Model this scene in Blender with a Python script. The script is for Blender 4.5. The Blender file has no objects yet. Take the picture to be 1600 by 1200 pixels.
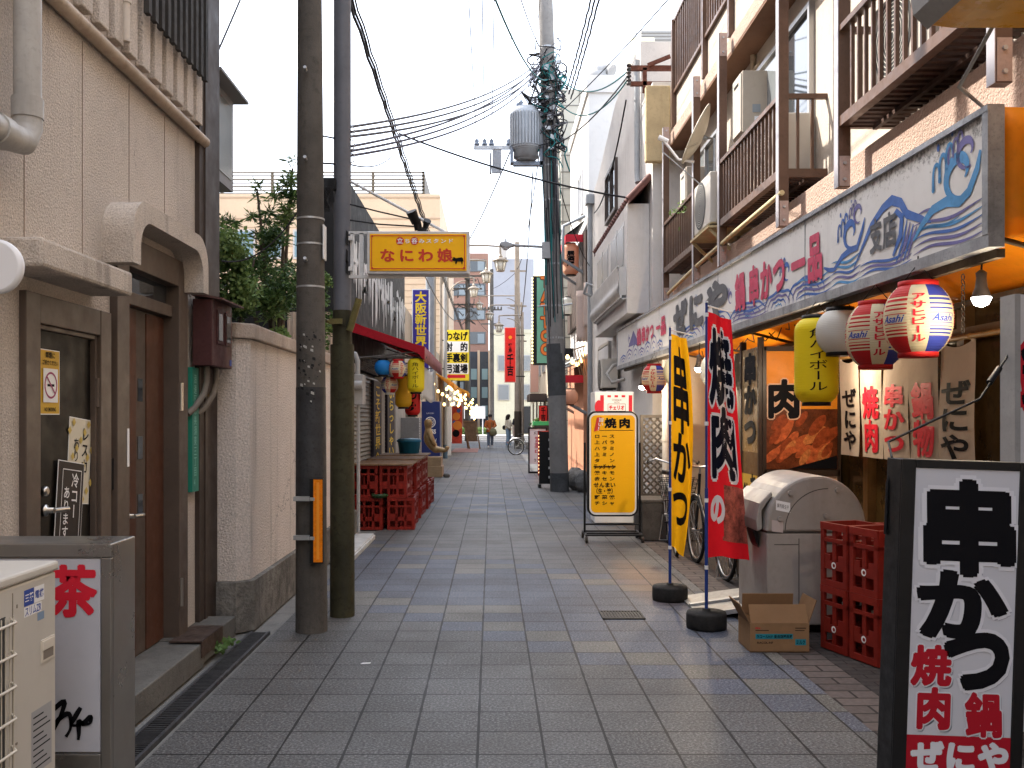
import bpy, bmesh, math, random
from mathutils import Vector, Matrix
random.seed(7)
R = math.radians
SC = bpy.context.scene
COL = SC.collection
# ------------------------------------------------------------------ camera, sky, sun, exposure
EYE, FPX, VX, VY = 1.509, 1450.0, 768.0, 652.0
cam = bpy.data.cameras.new('camera'); co = bpy.data.objects.new('camera', cam); COL.objects.link(co)
co.location = (0, 0, EYE); co.rotation_euler = (R(90), 0, 0)
cam.sensor_width = 36; cam.lens = 36 * FPX / 1600
cam.shift_x = (800 - VX) / 1600; cam.shift_y = (VY - 600) / 1600
cam.clip_start = 0.05; cam.clip_end = 2000
SC.camera = co
SUN = Vector((-0.60, 0.33, 0.73)).normalized()
w = bpy.data.worlds.new('World'); SC.world = w; w.use_nodes = True
nt = w.node_tree; bg = nt.nodes['Background']
sky = nt.nodes.new('ShaderNodeTexSky'); sky.sky_type = 'NISHITA'; sky.sun_disc = False
sky.sun_elevation = math.asin(SUN.z); sky.sun_rotation = math.atan2(SUN.x, SUN.y)
sky.air_density = 1.0; sky.dust_density = 6.0; sky.ozone_density = 1.0
hz = nt.nodes.new('ShaderNodeMix'); hz.data_type = 'RGBA'; hz.inputs[0].default_value = .5; hz.inputs[7].default_value = (6.9, 7.5, 8.5, 1)   # thin bright overcast veil
nt.links.new(sky.outputs[0], hz.inputs[6]); nt.links.new(hz.outputs[2], bg.inputs[0]); bg.inputs[1].default_value = 0.15
sl = bpy.data.lights.new('sun', 'SUN'); sl.energy = 2.7; sl.angle = R(0.5); sl.color = (1, .94, .85)
so = bpy.data.objects.new('sun', sl); COL.objects.link(so); so.location = (-20, 10, 30)
so.rotation_euler = SUN.to_track_quat('Z', 'Y').to_euler()
SC.view_settings.view_transform = 'Standard'; SC.view_settings.look = 'None'
SC.view_settings.exposure = 1.97; SC.view_settings.gamma = 1
SC.cycles.max_bounces = 8; SC.cycles.use_denoising = True

def W(px, py, Y):
    return Vector(((px - VX) * Y / FPX, Y, EYE + (VY - py) * Y / FPX))
# ------------------------------------------------------------------ materials
MC = {}
def lk(t, a, b): t.links.new(a, b)
def mat(name, col, rough=.6, metal=0, var=None, bump=None, streak=None, emit=None, trans=0, spec=.22, dark=None, coat=0, speck=None, crack=None):
    """var=(scale, amount) tonal noise; bump=(scale, strength); streak=(amount, colour) vertical run-off stains"""
    if name in MC: return MC[name]
    m = bpy.data.materials.new(name); m.use_nodes = True; t = m.node_tree
    b = t.nodes['Principled BSDF']; out = t.nodes['Material Output']
    c4 = tuple(col) + (1,)
    b.inputs['Base Color'].default_value = c4; b.inputs['Roughness'].default_value = rough
    b.inputs['Metallic'].default_value = metal; b.inputs['Specular IOR Level'].default_value = spec
    b.inputs['Coat Weight'].default_value = coat
    last = None
    if var or bump or streak:
        tc = t.nodes.new('ShaderNodeTexCoord')
    def noise(scale, detail=6, mp=None):
        n = t.nodes.new('ShaderNodeTexNoise'); n.inputs['Scale'].default_value = scale; n.inputs['Detail'].default_value = detail
        n.inputs['Roughness'].default_value = .62
        if mp:
            q = t.nodes.new('ShaderNodeMapping'); q.inputs['Scale'].default_value = mp; lk(t, tc.outputs['Object'], q.inputs[0]); lk(t, q.outputs[0], n.inputs[0])
        else: lk(t, tc.outputs['Object'], n.inputs[0])
        return n
    def mixc(fac, a, bcol):
        x = t.nodes.new('ShaderNodeMix'); x.data_type = 'RGBA'
        lk(t, fac, x.inputs[0])
        if isinstance(a, tuple): x.inputs[6].default_value = a
        else: lk(t, a, x.inputs[6])
        x.inputs[7].default_value = bcol
        return x.outputs[2]
    def ramp(src, lo, hi):
        r = t.nodes.new('ShaderNodeMapRange'); r.inputs[1].default_value = lo; r.inputs[2].default_value = hi; r.clamp = True
        lk(t, src, r.inputs[0]); return r.outputs[0]
    cur = c4
    if var:
        sc, am = var
        n = noise(sc); f = ramp(n.outputs[0], .3, .7)
        cur = mixc(f, tuple(max(0, x * (1 - am)) for x in col) + (1,), tuple(min(1, x * (1 + am)) for x in col) + (1,))
        n2 = noise(sc * 9.3, 4); f2 = ramp(n2.outputs[0], .52, .8)
        cur = mixc(f2, cur, tuple(x * (1 - am * 1.3 if am < .7 else .1) for x in col) + (1,))
    if speck:
        n = noise(speck[0], 3); cur = mixc(ramp(n.outputs[0], .5, .72), cur, tuple(min(1, x * (1 + speck[1])) for x in col) + (1,))
        cur = mixc(ramp(n.outputs[0], .48, .3), cur, tuple(x * (1 - speck[1]) for x in col) + (1,))
    if crack:   # hairline cracks and patched spots
        nd = noise(2.5, 4); va = t.nodes.new('ShaderNodeVectorMath'); va.operation = 'MULTIPLY_ADD'; lk(t, nd.outputs['Color'], va.inputs[0]); va.inputs[1].default_value = (.5, .5, .5); lk(t, tc.outputs['Object'], va.inputs[2])
        vo = t.nodes.new('ShaderNodeTexVoronoi'); vo.feature = 'DISTANCE_TO_EDGE'; vo.inputs['Scale'].default_value = .85; lk(t, va.outputs[0], vo.inputs[0])
        ln = ramp(vo.outputs['Distance'], .0045, .0015); mk = ramp(noise(.7, 3).outputs[0], .5, .58)
        q = t.nodes.new('ShaderNodeMath'); q.operation = 'MULTIPLY'; lk(t, ln, q.inputs[0]); lk(t, mk, q.inputs[1]); cur = mixc(q.outputs[0], cur, tuple(x * crack for x in col) + (1,))
        q = t.nodes.new('ShaderNodeMath'); q.operation = 'MULTIPLY'; lk(t, ramp(noise(1.9, 6).outputs[0], .62, .7), q.inputs[0]); q.inputs[1].default_value = .3; cur = mixc(q.outputs[0], cur, tuple(x * .62 for x in col) + (1,))
    if streak:
        am, sc_ = streak
        n = noise(1.0, 5, (7, 7, .55)); f = ramp(n.outputs[0], .56, .78)
        q = t.nodes.new('ShaderNodeMath'); q.operation = 'MULTIPLY'; lk(t, f, q.inputs[0]); q.inputs[1].default_value = am
        cur = mixc(q.outputs[0], cur, tuple(sc_) + (1,))
    if cur is not c4: lk(t, cur, b.inputs['Base Color'])
    if var:
        n = noise(var[0] * 3.1); r = ramp(n.outputs[0], .3, .7)
        x = t.nodes.new('ShaderNodeMapRange'); x.inputs[3].default_value = max(.03, rough - .12); x.inputs[4].default_value = min(1, rough + .12)
        lk(t, r, x.inputs[0]); lk(t, x.outputs[0], b.inputs['Roughness'])
    if bump:
        n = noise(bump[0], 5); bp = t.nodes.new('ShaderNodeBump'); bp.inputs['Strength'].default_value = bump[1]
        bp.inputs['Distance'].default_value = bump[2] if len(bump) > 2 else .01
        lk(t, n.outputs[0], bp.inputs['Height']); lk(t, bp.outputs[0], b.inputs['Normal'])
    if emit:
        b.inputs['Emission Color'].default_value = tuple(emit[0]) + (1,); b.inputs['Emission Strength'].default_value = emit[1]
    if trans:
        tr = t.nodes.new('ShaderNodeBsdfTranslucent'); tr.inputs[0].default_value = c4
        if cur is not c4: lk(t, cur, tr.inputs[0])
        mx = t.nodes.new('ShaderNodeMixShader'); mx.inputs[0].default_value = trans
        lk(t, b.outputs[0], mx.inputs[1]); lk(t, tr.outputs[0], mx.inputs[2]); lk(t, mx.outputs[0], out.inputs[0])
    MC[name] = m
    return m
def glass(name, col=(.05, .06, .07), rough=.05):
    m = mat(name, col, rough, 0, spec=.9); return m
# ------------------------------------------------------------------ mesh builder
OFF = {}
class MB:
    def __init__(s): s.v = []; s.f = []; s.mi = []; s.sm = []
    def add(s, vs, fs, m=0, sm=False):
        k = len(s.v); s.v += [tuple(v) for v in vs]
        for f in fs: s.f.append(tuple(i + k for i in f)); s.mi.append(m); s.sm.append(sm)
    def box(s, x0, x1, y0, y1, z0, z1, m=0):
        x0, x1 = min(x0, x1), max(x0, x1); y0, y1 = min(y0, y1), max(y0, y1); z0, z1 = min(z0, z1), max(z0, z1)
        s.add([(x0, y0, z0), (x1, y0, z0), (x1, y1, z0), (x0, y1, z0), (x0, y0, z1), (x1, y0, z1), (x1, y1, z1), (x0, y1, z1)],
              [(3, 2, 1, 0), (4, 5, 6, 7), (0, 1, 5, 4), (1, 2, 6, 5), (2, 3, 7, 6), (3, 0, 4, 7)], m); return s
    def obox(s, c, ax, ay, az, hx, hy, hz, m=0):
        c = Vector(c); ax = Vector(ax).normalized() * hx; ay = Vector(ay).normalized() * hy; az = Vector(az).normalized() * hz
        q = [c - ax - ay - az, c + ax - ay - az, c + ax + ay - az, c - ax + ay - az, c - ax - ay + az, c + ax - ay + az, c + ax + ay + az, c - ax + ay + az]
        s.add(q, [(3, 2, 1, 0), (4, 5, 6, 7), (0, 1, 5, 4), (1, 2, 6, 5), (2, 3, 7, 6), (3, 0, 4, 7)], m); return s
    def bar(s, p0, p1, wd, ht, m=0, up=(0, 0, 1)):
        p0 = Vector(p0); p1 = Vector(p1); d = p1 - p0; u = Vector(up)
        side = d.cross(u)
        if side.length < 1e-6: side = d.cross(Vector((1, 0, 0)))
        u2 = side.cross(d)
        return s.obox((p0 + p1) / 2, d, side, u2, d.length / 2, wd / 2, ht / 2, m)
    def tube(s, pts, r, n=8, m=0, caps=True, sm=True):
        pts = [Vector(p) for p in pts]; rs = r if isinstance(r, (list, tuple)) else [r] * len(pts)
        vs = []; fs = []; prev = None
        for i, p in enumerate(pts):
            d = (pts[min(i + 1, len(pts) - 1)] - pts[max(i - 1, 0)])
            d = d.normalized() if d.length > 1e-9 else Vector((0, 0, 1))
            if prev is None:
                a = d.cross(Vector((0, 0, 1)));
                if a.length < 1e-3: a = d.cross(Vector((0, 1, 0)))
            else: a = prev - d * prev.dot(d)
            if a.length < 1e-6: a = d.cross(Vector((1, 0, 0)))
            a.normalize(); prev = a; b = d.cross(a)
            for k in range(n):
                t = 2 * math.pi * k / n; vs.append(p + (a * math.cos(t) + b * math.sin(t)) * rs[i])
        for i in range(len(pts) - 1):
            for k in range(n): fs.append((i * n + k, i * n + (k + 1) % n, (i + 1) * n + (k + 1) % n, (i + 1) * n + k))
        s.add(vs, fs, m, sm)
        if caps:
            s.add(vs[:n], [tuple(range(n))[::-1]], m); s.add(vs[-n:], [tuple(range(n))], m)
        return s
    def lathe(s, prof, c, n=24, m=0, sm=True, mf=None):
        """prof: (radius, z) list; c: base centre; mf(i, k) gives a face's material"""
        c = Vector(c); vs = []
        for r, z in prof:
            for k in range(n):
                t = 2 * math.pi * k / n; vs.append(c + Vector((r * math.cos(t), r * math.sin(t), z)))
        base = len(s.v); s.v += [tuple(v) for v in vs]
        for i in range(len(prof) - 1):
            for k in range(n):
                s.f.append(tuple(base + q for q in (i * n + k, i * n + (k + 1) % n, (i + 1) * n + (k + 1) % n, (i + 1) * n + k)))
                s.mi.append(mf(i, k) if mf else m); s.sm.append(sm)
        s.f.append(tuple(base + q for q in range(n))[::-1]); s.mi.append(mf(0, 0) if mf else m); s.sm.append(False)
        s.f.append(tuple(base + (len(prof) - 1) * n + q for q in range(n))); s.mi.append(mf(len(prof) - 2, 0) if mf else m); s.sm.append(False)
        return s
    def prism(s, poly, fn, d0, d1, m=0):
        """poly: 2-D outline; fn(a, b, d) -> world; extruded from d0 to d1"""
        n = len(poly); vs = [fn(a, b, d0) for a, b in poly] + [fn(a, b, d1) for a, b in poly]
        s.add(vs, [tuple(range(n))[::-1], tuple(range(n, 2 * n))] + [(i, (i + 1) % n, n + (i + 1) % n, n + i) for i in range(n)], m); return s
    def quad(s, a, b, c, d, m=0): s.add([a, b, c, d], [(0, 1, 2, 3)], m); return s
    def grid(s, fn, nu, nv, m=0, sm=True, mf=None):
        vs = [fn(i / nu, j / nv) for j in range(nv + 1) for i in range(nu + 1)]; k = len(s.v); s.v += [tuple(v) for v in vs]
        for j in range(nv):
            for i in range(nu):
                a = k + j * (nu + 1) + i; s.f.append((a, a + 1, a + nu + 2, a + nu + 1)); s.mi.append(mf((i + .5) / nu, (j + .5) / nv) if mf else m); s.sm.append(sm)
        return s
    def ribbon(s, pts, wd, fn, m=0):
        """flat stroke of width wd (number or list) along 2-D pts, mapped by fn(u, v)"""
        n = len(pts); ws = wd if isinstance(wd, (list, tuple)) else [wd] * n; vs = []
        for i, (u, v) in enumerate(pts):
            a = pts[max(0, i - 1)]; b = pts[min(n - 1, i + 1)]; dx, dy = b[0] - a[0], b[1] - a[1]; l = math.hypot(dx, dy) or 1
            nx, ny = -dy / l * ws[i] / 2, dx / l * ws[i] / 2
            vs += [fn(u + nx, v + ny), fn(u - nx, v - ny)]
        s.add(vs, [(2 * i, 2 * i + 1, 2 * i + 3, 2 * i + 2) for i in range(n - 1)], m); return s
    def build(s, name, mats, parent=None, origin=None, bevel=0, label=None, cat=None, group=None, kind=None, solid=0):
        off = OFF[parent.name] if parent else Vector(origin or (0, 0, 0))
        me = bpy.data.meshes.new(name); me.from_pydata([Vector(v) - off for v in s.v], [], s.f)
        for m in (mats if isinstance(mats, (list, tuple)) else [mats]): me.materials.append(m)
        me.polygons.foreach_set('material_index', s.mi); me.polygons.foreach_set('use_smooth', s.sm); me.update()
        o = bpy.data.objects.new(name, me); COL.objects.link(o); OFF[o.name] = off
        if parent: o.parent = parent
        else: o.location = off
        if bevel:
            b = o.modifiers.new('bevel', 'BEVEL'); b.width = bevel; b.segments = 2; b.limit_method = 'ANGLE'; b.angle_limit = R(40)
        if solid:
            b = o.modifiers.new('solid', 'SOLIDIFY'); b.thickness = solid; b.offset = 0
        tag(o, label, cat, group, kind); return o
def build_each(mb, name, mats, parent, **k):
    """one object per separate piece of the builder's mesh"""
    par = list(range(len(mb.v))); key = {}
    def find(a):
        while par[a] != a: par[a] = par[par[a]]; a = par[a]
        return a
    for i, v in enumerate(mb.v):
        q = tuple(round(c, 5) for c in v)
        if q in key: par[find(i)] = find(key[q])
        else: key[q] = i
    for f in mb.f:
        for a in f[1:]: par[find(a)] = find(f[0])
    gr = {}
    for j, f in enumerate(mb.f): gr.setdefault(find(f[0]), []).append(j)
    for fs in gr.values():
        n = MB(); mp = {}
        for j in fs:
            g = []
            for a in mb.f[j]:
                if a not in mp: mp[a] = len(n.v); n.v.append(mb.v[a])
                g.append(mp[a])
            n.f.append(tuple(g)); n.mi.append(mb.mi[j]); n.sm.append(mb.sm[j])
        n.build(name, mats, parent, **k)
def tag(o, label=None, cat=None, group=None, kind=None):
    for k, v in (('label', label), ('category', cat), ('group', group), ('kind', kind)):
        if v: o[k] = v
    return o
def TH(name, label, cat, loc, group=None):
    o = bpy.data.objects.new(name, None); COL.objects.link(o); o.location = loc; o.empty_display_size = .1
    OFF[o.name] = Vector(loc); return tag(o, label, cat, group)
def dup(o, loc=None, rotz=None, label=None, group=None, scale=None, parent=None):
    c = o.copy(); COL.objects.link(c)
    if parent: c.parent = parent
    for ch in o.children: dup(ch, parent=c)
    if loc is not None: c.location = loc
    if rotz is not None: c.rotation_euler = (0, 0, rotz)
    if label: c['label'] = label
    if group: c['group'] = group
    if scale: c.scale = (scale,) * 3
    return c
# ------------------------------------------------------------------ lettering
GC = {}
_fc = bpy.data.curves.new('lettering', 'FONT'); _fo = bpy.data.objects.new('lettering', _fc); COL.objects.link(_fo); _fc.resolution_u = 4
def glyph(body, bold=0, cut=0):
    k = (body, round(bold, 4), cut)
    if k in GC: return GC[k]
    _fc.body = body; _fc.offset = bold; bpy.context.view_layer.update()
    me = bpy.data.meshes.new_from_object(_fo.evaluated_get(bpy.context.evaluated_depsgraph_get()))
    if cut:
        bm = bmesh.new(); bm.from_mesh(me)
        for ax in (0, 1):
            for i in range(-2, cut * 2 + 2):
                no = Vector((1, 0, 0)) if ax == 0 else Vector((0, 1, 0)); g = bm.verts[:] + bm.edges[:] + bm.faces[:]
                bmesh.ops.bisect_plane(bm, geom=g, plane_co=no * (i / cut), plane_no=no)
        bm.to_mesh(me); bm.free()
    r = ([(v.co.x, v.co.y) for v in me.vertices], [tuple(p.vertices) for p in me.polygons]); bpy.data.meshes.remove(me)
    GC[k] = r; return r
def text(mb, body, fn, u0, v0, u1, v1, m=0, bold=.02, cut=0, vert=False, shear=0, fit=False, fill=.96, out=None, lift=0):
    """lettering in the rectangle (u0,v0)-(u1,v1); fn(u, v, lift) -> world.  vert: one glyph under another.  out=(material, width): outline"""
    if out:
        text(mb, body, fn, u0, v0, u1, v1, out[0], bold + out[1], cut, vert, shear, fit, fill, None, lift - .5)
    n = len(body)
    def put(ch, a0, b0, a1, b1, box=None):
        if bold > .031:
            rr = bold - .01; k = 10 if bold > .06 else 7
            for i in range(k + 1):
                q = 2 * math.pi * i / k; put1(ch, a0, b0, a1, b1, box, .01, *((0, 0) if i == k else (rr * math.cos(q), rr * math.sin(q))), lift + .03 * i)
        else: put1(ch, a0, b0, a1, b1, box, bold, 0, 0, lift)
    def put1(ch, a0, b0, a1, b1, box, bd, ox, oy, lift):
        vs, fs = glyph(ch, bd, cut)
        if not vs: return
        if box: x0, x1, y0, y1 = box
        else: x0, x1, y0, y1 = 0.02, .98, -.1, .87
        cx, cy = (a0 + a1) / 2, (b0 + b1) / 2; o = []
        for x, y in vs:
            p = (x + ox - x0) / (x1 - x0) - .5; q = (y + oy - y0) / (y1 - y0) - .5
            if vert and ch in 'ー（）(〜': p, q = q, -p
            o.append(fn(cx + p * (a1 - a0) * fill + shear * q * (a1 - a0), cy + q * (b1 - b0) * fill, lift))
        mb.add(o, fs, m)
    if fit:
        vs0, _ = glyph(body, 0, 0)
        xs = [p[0] for p in vs0]; ys = [p[1] for p in vs0]
        put(body, u0, v0, u1, v1, (min(xs), max(xs), min(ys), max(ys)))
    elif vert:
        for i, ch in enumerate(body):
            if ch != ' ': put(ch, u0, v1 + (v0 - v1) * (i + 1) / n, u1, v1 + (v0 - v1) * i / n)
    else:
        for i, ch in enumerate(body):
            if ch != ' ': put(ch, u0 + (u1 - u0) * i / n, v0, u0 + (u1 - u0) * (i + 1) / n, v1)
def smooth(pts, k=5):
    o = []
    for i in range(len(pts) - 1):
        p0, p1, p2, p3 = pts[max(0, i - 1)], pts[i], pts[i + 1], pts[min(len(pts) - 1, i + 2)]
        for q in range(k):
            t = q / k; o.append(tuple(.5 * (2 * b + (c - a) * t + (2 * a - 5 * b + 4 * c - d) * t * t + (3 * b - a - 3 * c + d) * t ** 3) for a, b, c, d in zip(p0, p1, p2, p3)))
    return o + [tuple(pts[-1])]
def front(X0, Z0, Y, sx=1, up=1, d=.003):
    """board facing the camera side (-Y): u to the right, v up, lift towards the viewer"""
    return lambda u, v, l=1: (X0 + u * sx, Y - d * (1 + l * .5), Z0 + v * up)
def faceX(X, Y0, Z0, sgn, d=.003):
    """board facing sgn*X; u runs along +Y when sgn=+1 (left wall) and -Y when sgn=-1 (right wall), so writing reads correctly from the street"""
    return lambda u, v, l=1: (X + sgn * d * (1 + l * .5), Y0 + sgn * u, Z0 + v)
# ------------------------------------------------------------------ shared materials
WHITE = mat('white_paint', (.75, .75, .75), .4, var=(6, .06))
BLACK = mat('black_paint', (.008, .008, .009), .5, spec=.25)
INK = mat('black_ink', (.004, .004, .006), .7, spec=.12)
INKW = mat('white_ink', (.78, .78, .78), .6)
REDI = mat('red_ink', (.55, .012, .03), .6, spec=.25)
BLUEI = mat('blue_ink', (.03, .07, .33), .6)
YELI = mat('yellow_ink', (.8, .55, .03), .6)
STEEL = mat('stainless_steel', (.25, .245, .235), .32, 1, var=(5, .15))
GALV = mat('galvanised_steel', (.42, .43, .44), .5, .7, var=(14, .2))
ALU = mat('aluminium_frame', (.42, .42, .42), .4, .8)
GREYP = mat('grey_paint', (.3, .3, .3), .5, var=(5, .12))
PVC = mat('grey_pvc_pipe', (.36, .345, .325), .45, var=(5, .14), streak=(.5, (.15, .12, .1)))
CABLE = mat('black_cable', (.01, .01, .012), .6, spec=.25)
RUST = mat('rusty_steel', (.12, .045, .03), .8, var=(9, .5), bump=(60, .4))
CONC = mat('old_concrete', (.12, .115, .105), .85, var=(3, .3), bump=(90, .5, .008), streak=(.6, (.07, .065, .06)))
CONCD = mat('dark_concrete', (.11, .105, .095), .88, var=(4, .4), bump=(80, .6, .01))
BROWNM = mat('brown_painted_metal', (.085, .062, .049), .5, var=(3, .12), streak=(.3, (.06, .043, .034)), spec=.35)
GLASSD = glass('dark_window_glass', (.03, .035, .04), .04)
GLASSL = glass('pale_window_glass', (.2, .22, .23), .12)
WOOD = mat('old_wood', (.2, .12, .07), .75, var=(10, .35), bump=(40, .3))
# ================================================================== SETTING
STUCCO = mat('brown_stucco', (.6, .525, .46), .9, var=(1.3, .1), bump=(85, 1, .02), streak=(.55, (.25, .205, .165)), speck=(105, .26), crack=.35)
STUCCO2 = mat('grimy_stucco', (.47, .41, .355), .92, var=(2.2, .2), bump=(95, .8, .01), streak=(.75, (.1, .088, .075)), speck=(120, .28))
PINKST = mat('pinkish_roughcast', (.68, .605, .55), .92, var=(1.5, .1), bump=(60, 1, .024), streak=(.65, (.25, .22, .19)), speck=(75, .26), crack=.35)
def paving():
    m = bpy.data.materials.new('street_paving'); m.use_nodes = True; t = m.node_tree; b = t.nodes['Principled BSDF']
    N = t.nodes.new
    tc = N('ShaderNodeTexCoord'); sp = N('ShaderNodeSeparateXYZ'); lk(t, tc.outputs['Object'], sp.inputs[0])
    def mt(op, a, bb=None, c=None):
        n = N('ShaderNodeMath'); n.operation = op
        for i, x in enumerate((a, bb, c)):
            if x is None: continue
            if isinstance(x, (int, float)): n.inputs[i].default_value = x
            else: lk(t, x, n.inputs[i])
        return n.outputs[0]
    u = mt('DIVIDE', mt('ADD', sp.outputs[0], .063), .3); v = mt('DIVIDE', mt('SUBTRACT', sp.outputs[1], 4.154), .3)
    iu, iv = mt('FLOOR', u), mt('FLOOR', v); fu, fv = mt('FRACT', u), mt('FRACT', v)
    eu = mt('MINIMUM', fu, mt('SUBTRACT', 1, fu)); ev = mt('MINIMUM', fv, mt('SUBTRACT', 1, fv))
    jn = N('ShaderNodeTexNoise'); jn.inputs['Scale'].default_value = 6; lk(t, tc.outputs['Object'], jn.inputs[0])
    jw = mt('MULTIPLY_ADD', jn.outputs[0], .03, .003)
    joint = mt('MAXIMUM', mt('LESS_THAN', eu, mt('MULTIPLY', jw, 1.15)), mt('LESS_THAN', ev, mt('MULTIPLY', jw, 1.0)))
    cb = N('ShaderNodeCombineXYZ'); lk(t, iu, cb.inputs[0]); lk(t, iv, cb.inputs[1])
    wn = N('ShaderNodeTexWhiteNoise'); wn.noise_dimensions = '2D'; lk(t, cb.outputs[0], wn.inputs[0])
    s = mt('FLOORED_MODULO', mt('SUBTRACT', mt('ADD', iu, iv), 7), 27)
    beige = mt('MAXIMUM', mt('COMPARE', s, 1, .1), mt('COMPARE', s, 10, .1))
    blue = mt('SUBTRACT', mt('LESS_THAN', s, 11.5), beige)
    odd = mt('MULTIPLY', mt('GREATER_THAN', wn.outputs[0], .955), mt('LESS_THAN', s, 13)); blue = mt('MULTIPLY', blue, mt('SUBTRACT', 1, odd)); beige = mt('MAXIMUM', beige, odd)
    def mx(f, a, c):
        x = N('ShaderNodeMix'); x.data_type = 'RGBA'
        if isinstance(f, (int, float)): x.inputs[0].default_value = f
        else: lk(t, f, x.inputs[0])
        for i, q in ((6, a), (7, c)):
            if isinstance(q, tuple): x.inputs[i].default_value = q + (1,)
            else: lk(t, q, x.inputs[i])
        return x.outputs[2]
    c = mx(blue, (.078, .077, .0765), (.06, .07, .098)); c = mx(beige, c, (.104, .099, .087))
    # each stone its own tone
    hv = N('ShaderNodeHueSaturation'); lk(t, c, hv.inputs['Color']); lk(t, mt('MULTIPLY_ADD', wn.outputs[0], .34, .8), hv.inputs['Value']); c = hv.outputs[0]
    # granite speckle
    g = N('ShaderNodeTexNoise'); g.inputs['Scale'].default_value = 72; g.inputs['Detail'].default_value = 3; g.inputs['Roughness'].default_value = .8; lk(t, tc.outputs['Object'], g.inputs[0])
    r = N('ShaderNodeMapRange'); r.inputs[1].default_value = .5; r.inputs[2].default_value = .64; lk(t, g.outputs[0], r.inputs[0])
    c = mx(mt('MULTIPLY', r.outputs[0], .6), c, (.26, .257, .252))
    r2 = N('ShaderNodeMapRange'); r2.inputs[1].default_value = .46; r2.inputs[2].default_value = .32; lk(t, g.outputs[0], r2.inputs[0])
    c = mx(mt('MULTIPLY', r2.outputs[0], .85), c, (.012, .012, .013))
    # worn grime in drifting patches and dark scuffs
    d = N('ShaderNodeTexNoise'); d.inputs['Scale'].default_value = 1.1; d.inputs['Detail'].default_value = 7; d.inputs['Roughness'].default_value = .65; lk(t, tc.outputs['Object'], d.inputs[0])
    r3 = N('ShaderNodeMapRange'); r3.inputs[1].default_value = .45; r3.inputs[2].default_value = .75; lk(t, d.outputs[0], r3.inputs[0])
    c = mx(mt('MULTIPLY', r3.outputs[0], .55), c, (.06, .056, .052))
    # old chewing-gum spots and dark drips
    vo = N('ShaderNodeTexVoronoi'); vo.inputs['Scale'].default_value = 1.7; vo.inputs['Randomness'].default_value = 1; lk(t, tc.outputs['Object'], vo.inputs[0])
    sv = N('ShaderNodeSeparateColor'); lk(t, vo.outputs['Color'], sv.inputs[0])
    gs = mt('LESS_THAN', vo.outputs['Distance'], mt('MULTIPLY_ADD', sv.outputs[0], .035, .008)); c = mx(mt('MULTIPLY', gs, .6), c, (.03, .029, .028))
    vo2 = N('ShaderNodeTexVoronoi'); vo2.inputs['Scale'].default_value = 2.6; lk(t, tc.outputs['Object'], vo2.inputs[0]); sv2 = N('ShaderNodeSeparateColor'); lk(t, vo2.outputs['Color'], sv2.inputs[0])
    g2 = mt('LESS_THAN', vo2.outputs['Distance'], mt('MULTIPLY', mt('SUBTRACT', sv2.outputs[1], .6), .07)); c = mx(mt('MULTIPLY', g2, .5), c, (.26, .255, .25))
    # rust-coloured spill by the flags
    dx = mt('SUBTRACT', sp.outputs[0], 1.42); dy = mt('SUBTRACT', sp.outputs[1], 8.6); rr = mt('ADD', mt('MULTIPLY', mt('MULTIPLY', dx, dx), 9), mt('MULTIPLY', mt('MULTIPLY', dy, dy), .55))
    rm = N('ShaderNodeMapRange'); rm.inputs[1].default_value = 1.0; rm.inputs[2].default_value = 0; lk(t, mt('ADD', rr, mt('SUBTRACT', d.outputs[0], .5)), rm.inputs[0])
    c = mx(mt('MULTIPLY', mt('MULTIPLY', rm.outputs[0], g.outputs[0]), .9), c, (.2, .1, .045))
    c = mx(mt('MULTIPLY', joint, .95), c, (.009, .0085, .008))
    lk(t, c, b.inputs['Base Color'])
    rg = mt('MULTIPLY_ADD', d.outputs[0], .34, .42); lk(t, rg, b.inputs['Roughness']); b.inputs['Specular IOR Level'].default_value = .2
    h = mt('SUBTRACT', mt('MULTIPLY', g.outputs[0], .25), joint); bp = N('ShaderNodeBump'); bp.inputs['Strength'].default_value = .5; bp.inputs['Distance'].default_value = .004
    lk(t, h, bp.inputs['Height']); lk(t, bp.outputs[0], b.inputs['Normal'])
    return m
PAVE = paving()
def brickpave(name, c1, c2, sx, rot=0):
    m = bpy.data.materials.new(name); m.use_nodes = True; t = m.node_tree; b = t.nodes['Principled BSDF']; b.inputs['Roughness'].default_value = .8; b.inputs['Specular IOR Level'].default_value = .2
    tc = t.nodes.new('ShaderNodeTexCoord'); mp = t.nodes.new('ShaderNodeMapping'); mp.inputs['Rotation'].default_value = rot if isinstance(rot, tuple) else (0, 0, rot); lk(t, tc.outputs['Object'], mp.inputs[0])
    br = t.nodes.new('ShaderNodeTexBrick'); br.inputs['Scale'].default_value = sx; br.inputs['Color1'].default_value = c1 + (1,); br.inputs['Color2'].default_value = c2 + (1,)
    br.inputs['Mortar'].default_value = tuple(x * .25 for x in c1) + (1,); br.inputs['Mortar Size'].default_value = .015; lk(t, mp.outputs[0], br.inputs[0])
    n = t.nodes.new('ShaderNodeTexNoise'); n.inputs['Scale'].default_value = 30; n.inputs['Detail'].default_value = 6; lk(t, tc.outputs['Object'], n.inputs[0])
    x = t.nodes.new('ShaderNodeMix'); x.data_type = 'RGBA'; x.blend_type = 'MULTIPLY'; x.inputs[0].default_value = .55; lk(t, br.outputs[0], x.inputs[6]); lk(t, n.outputs[0], x.inputs[7]); lk(t, x.outputs[2], b.inputs['Base Color'])
    return m
ASPH = mat('asphalt', (.055, .055, .057), .85, var=(1.5, .3), bump=(150, .5))
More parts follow.
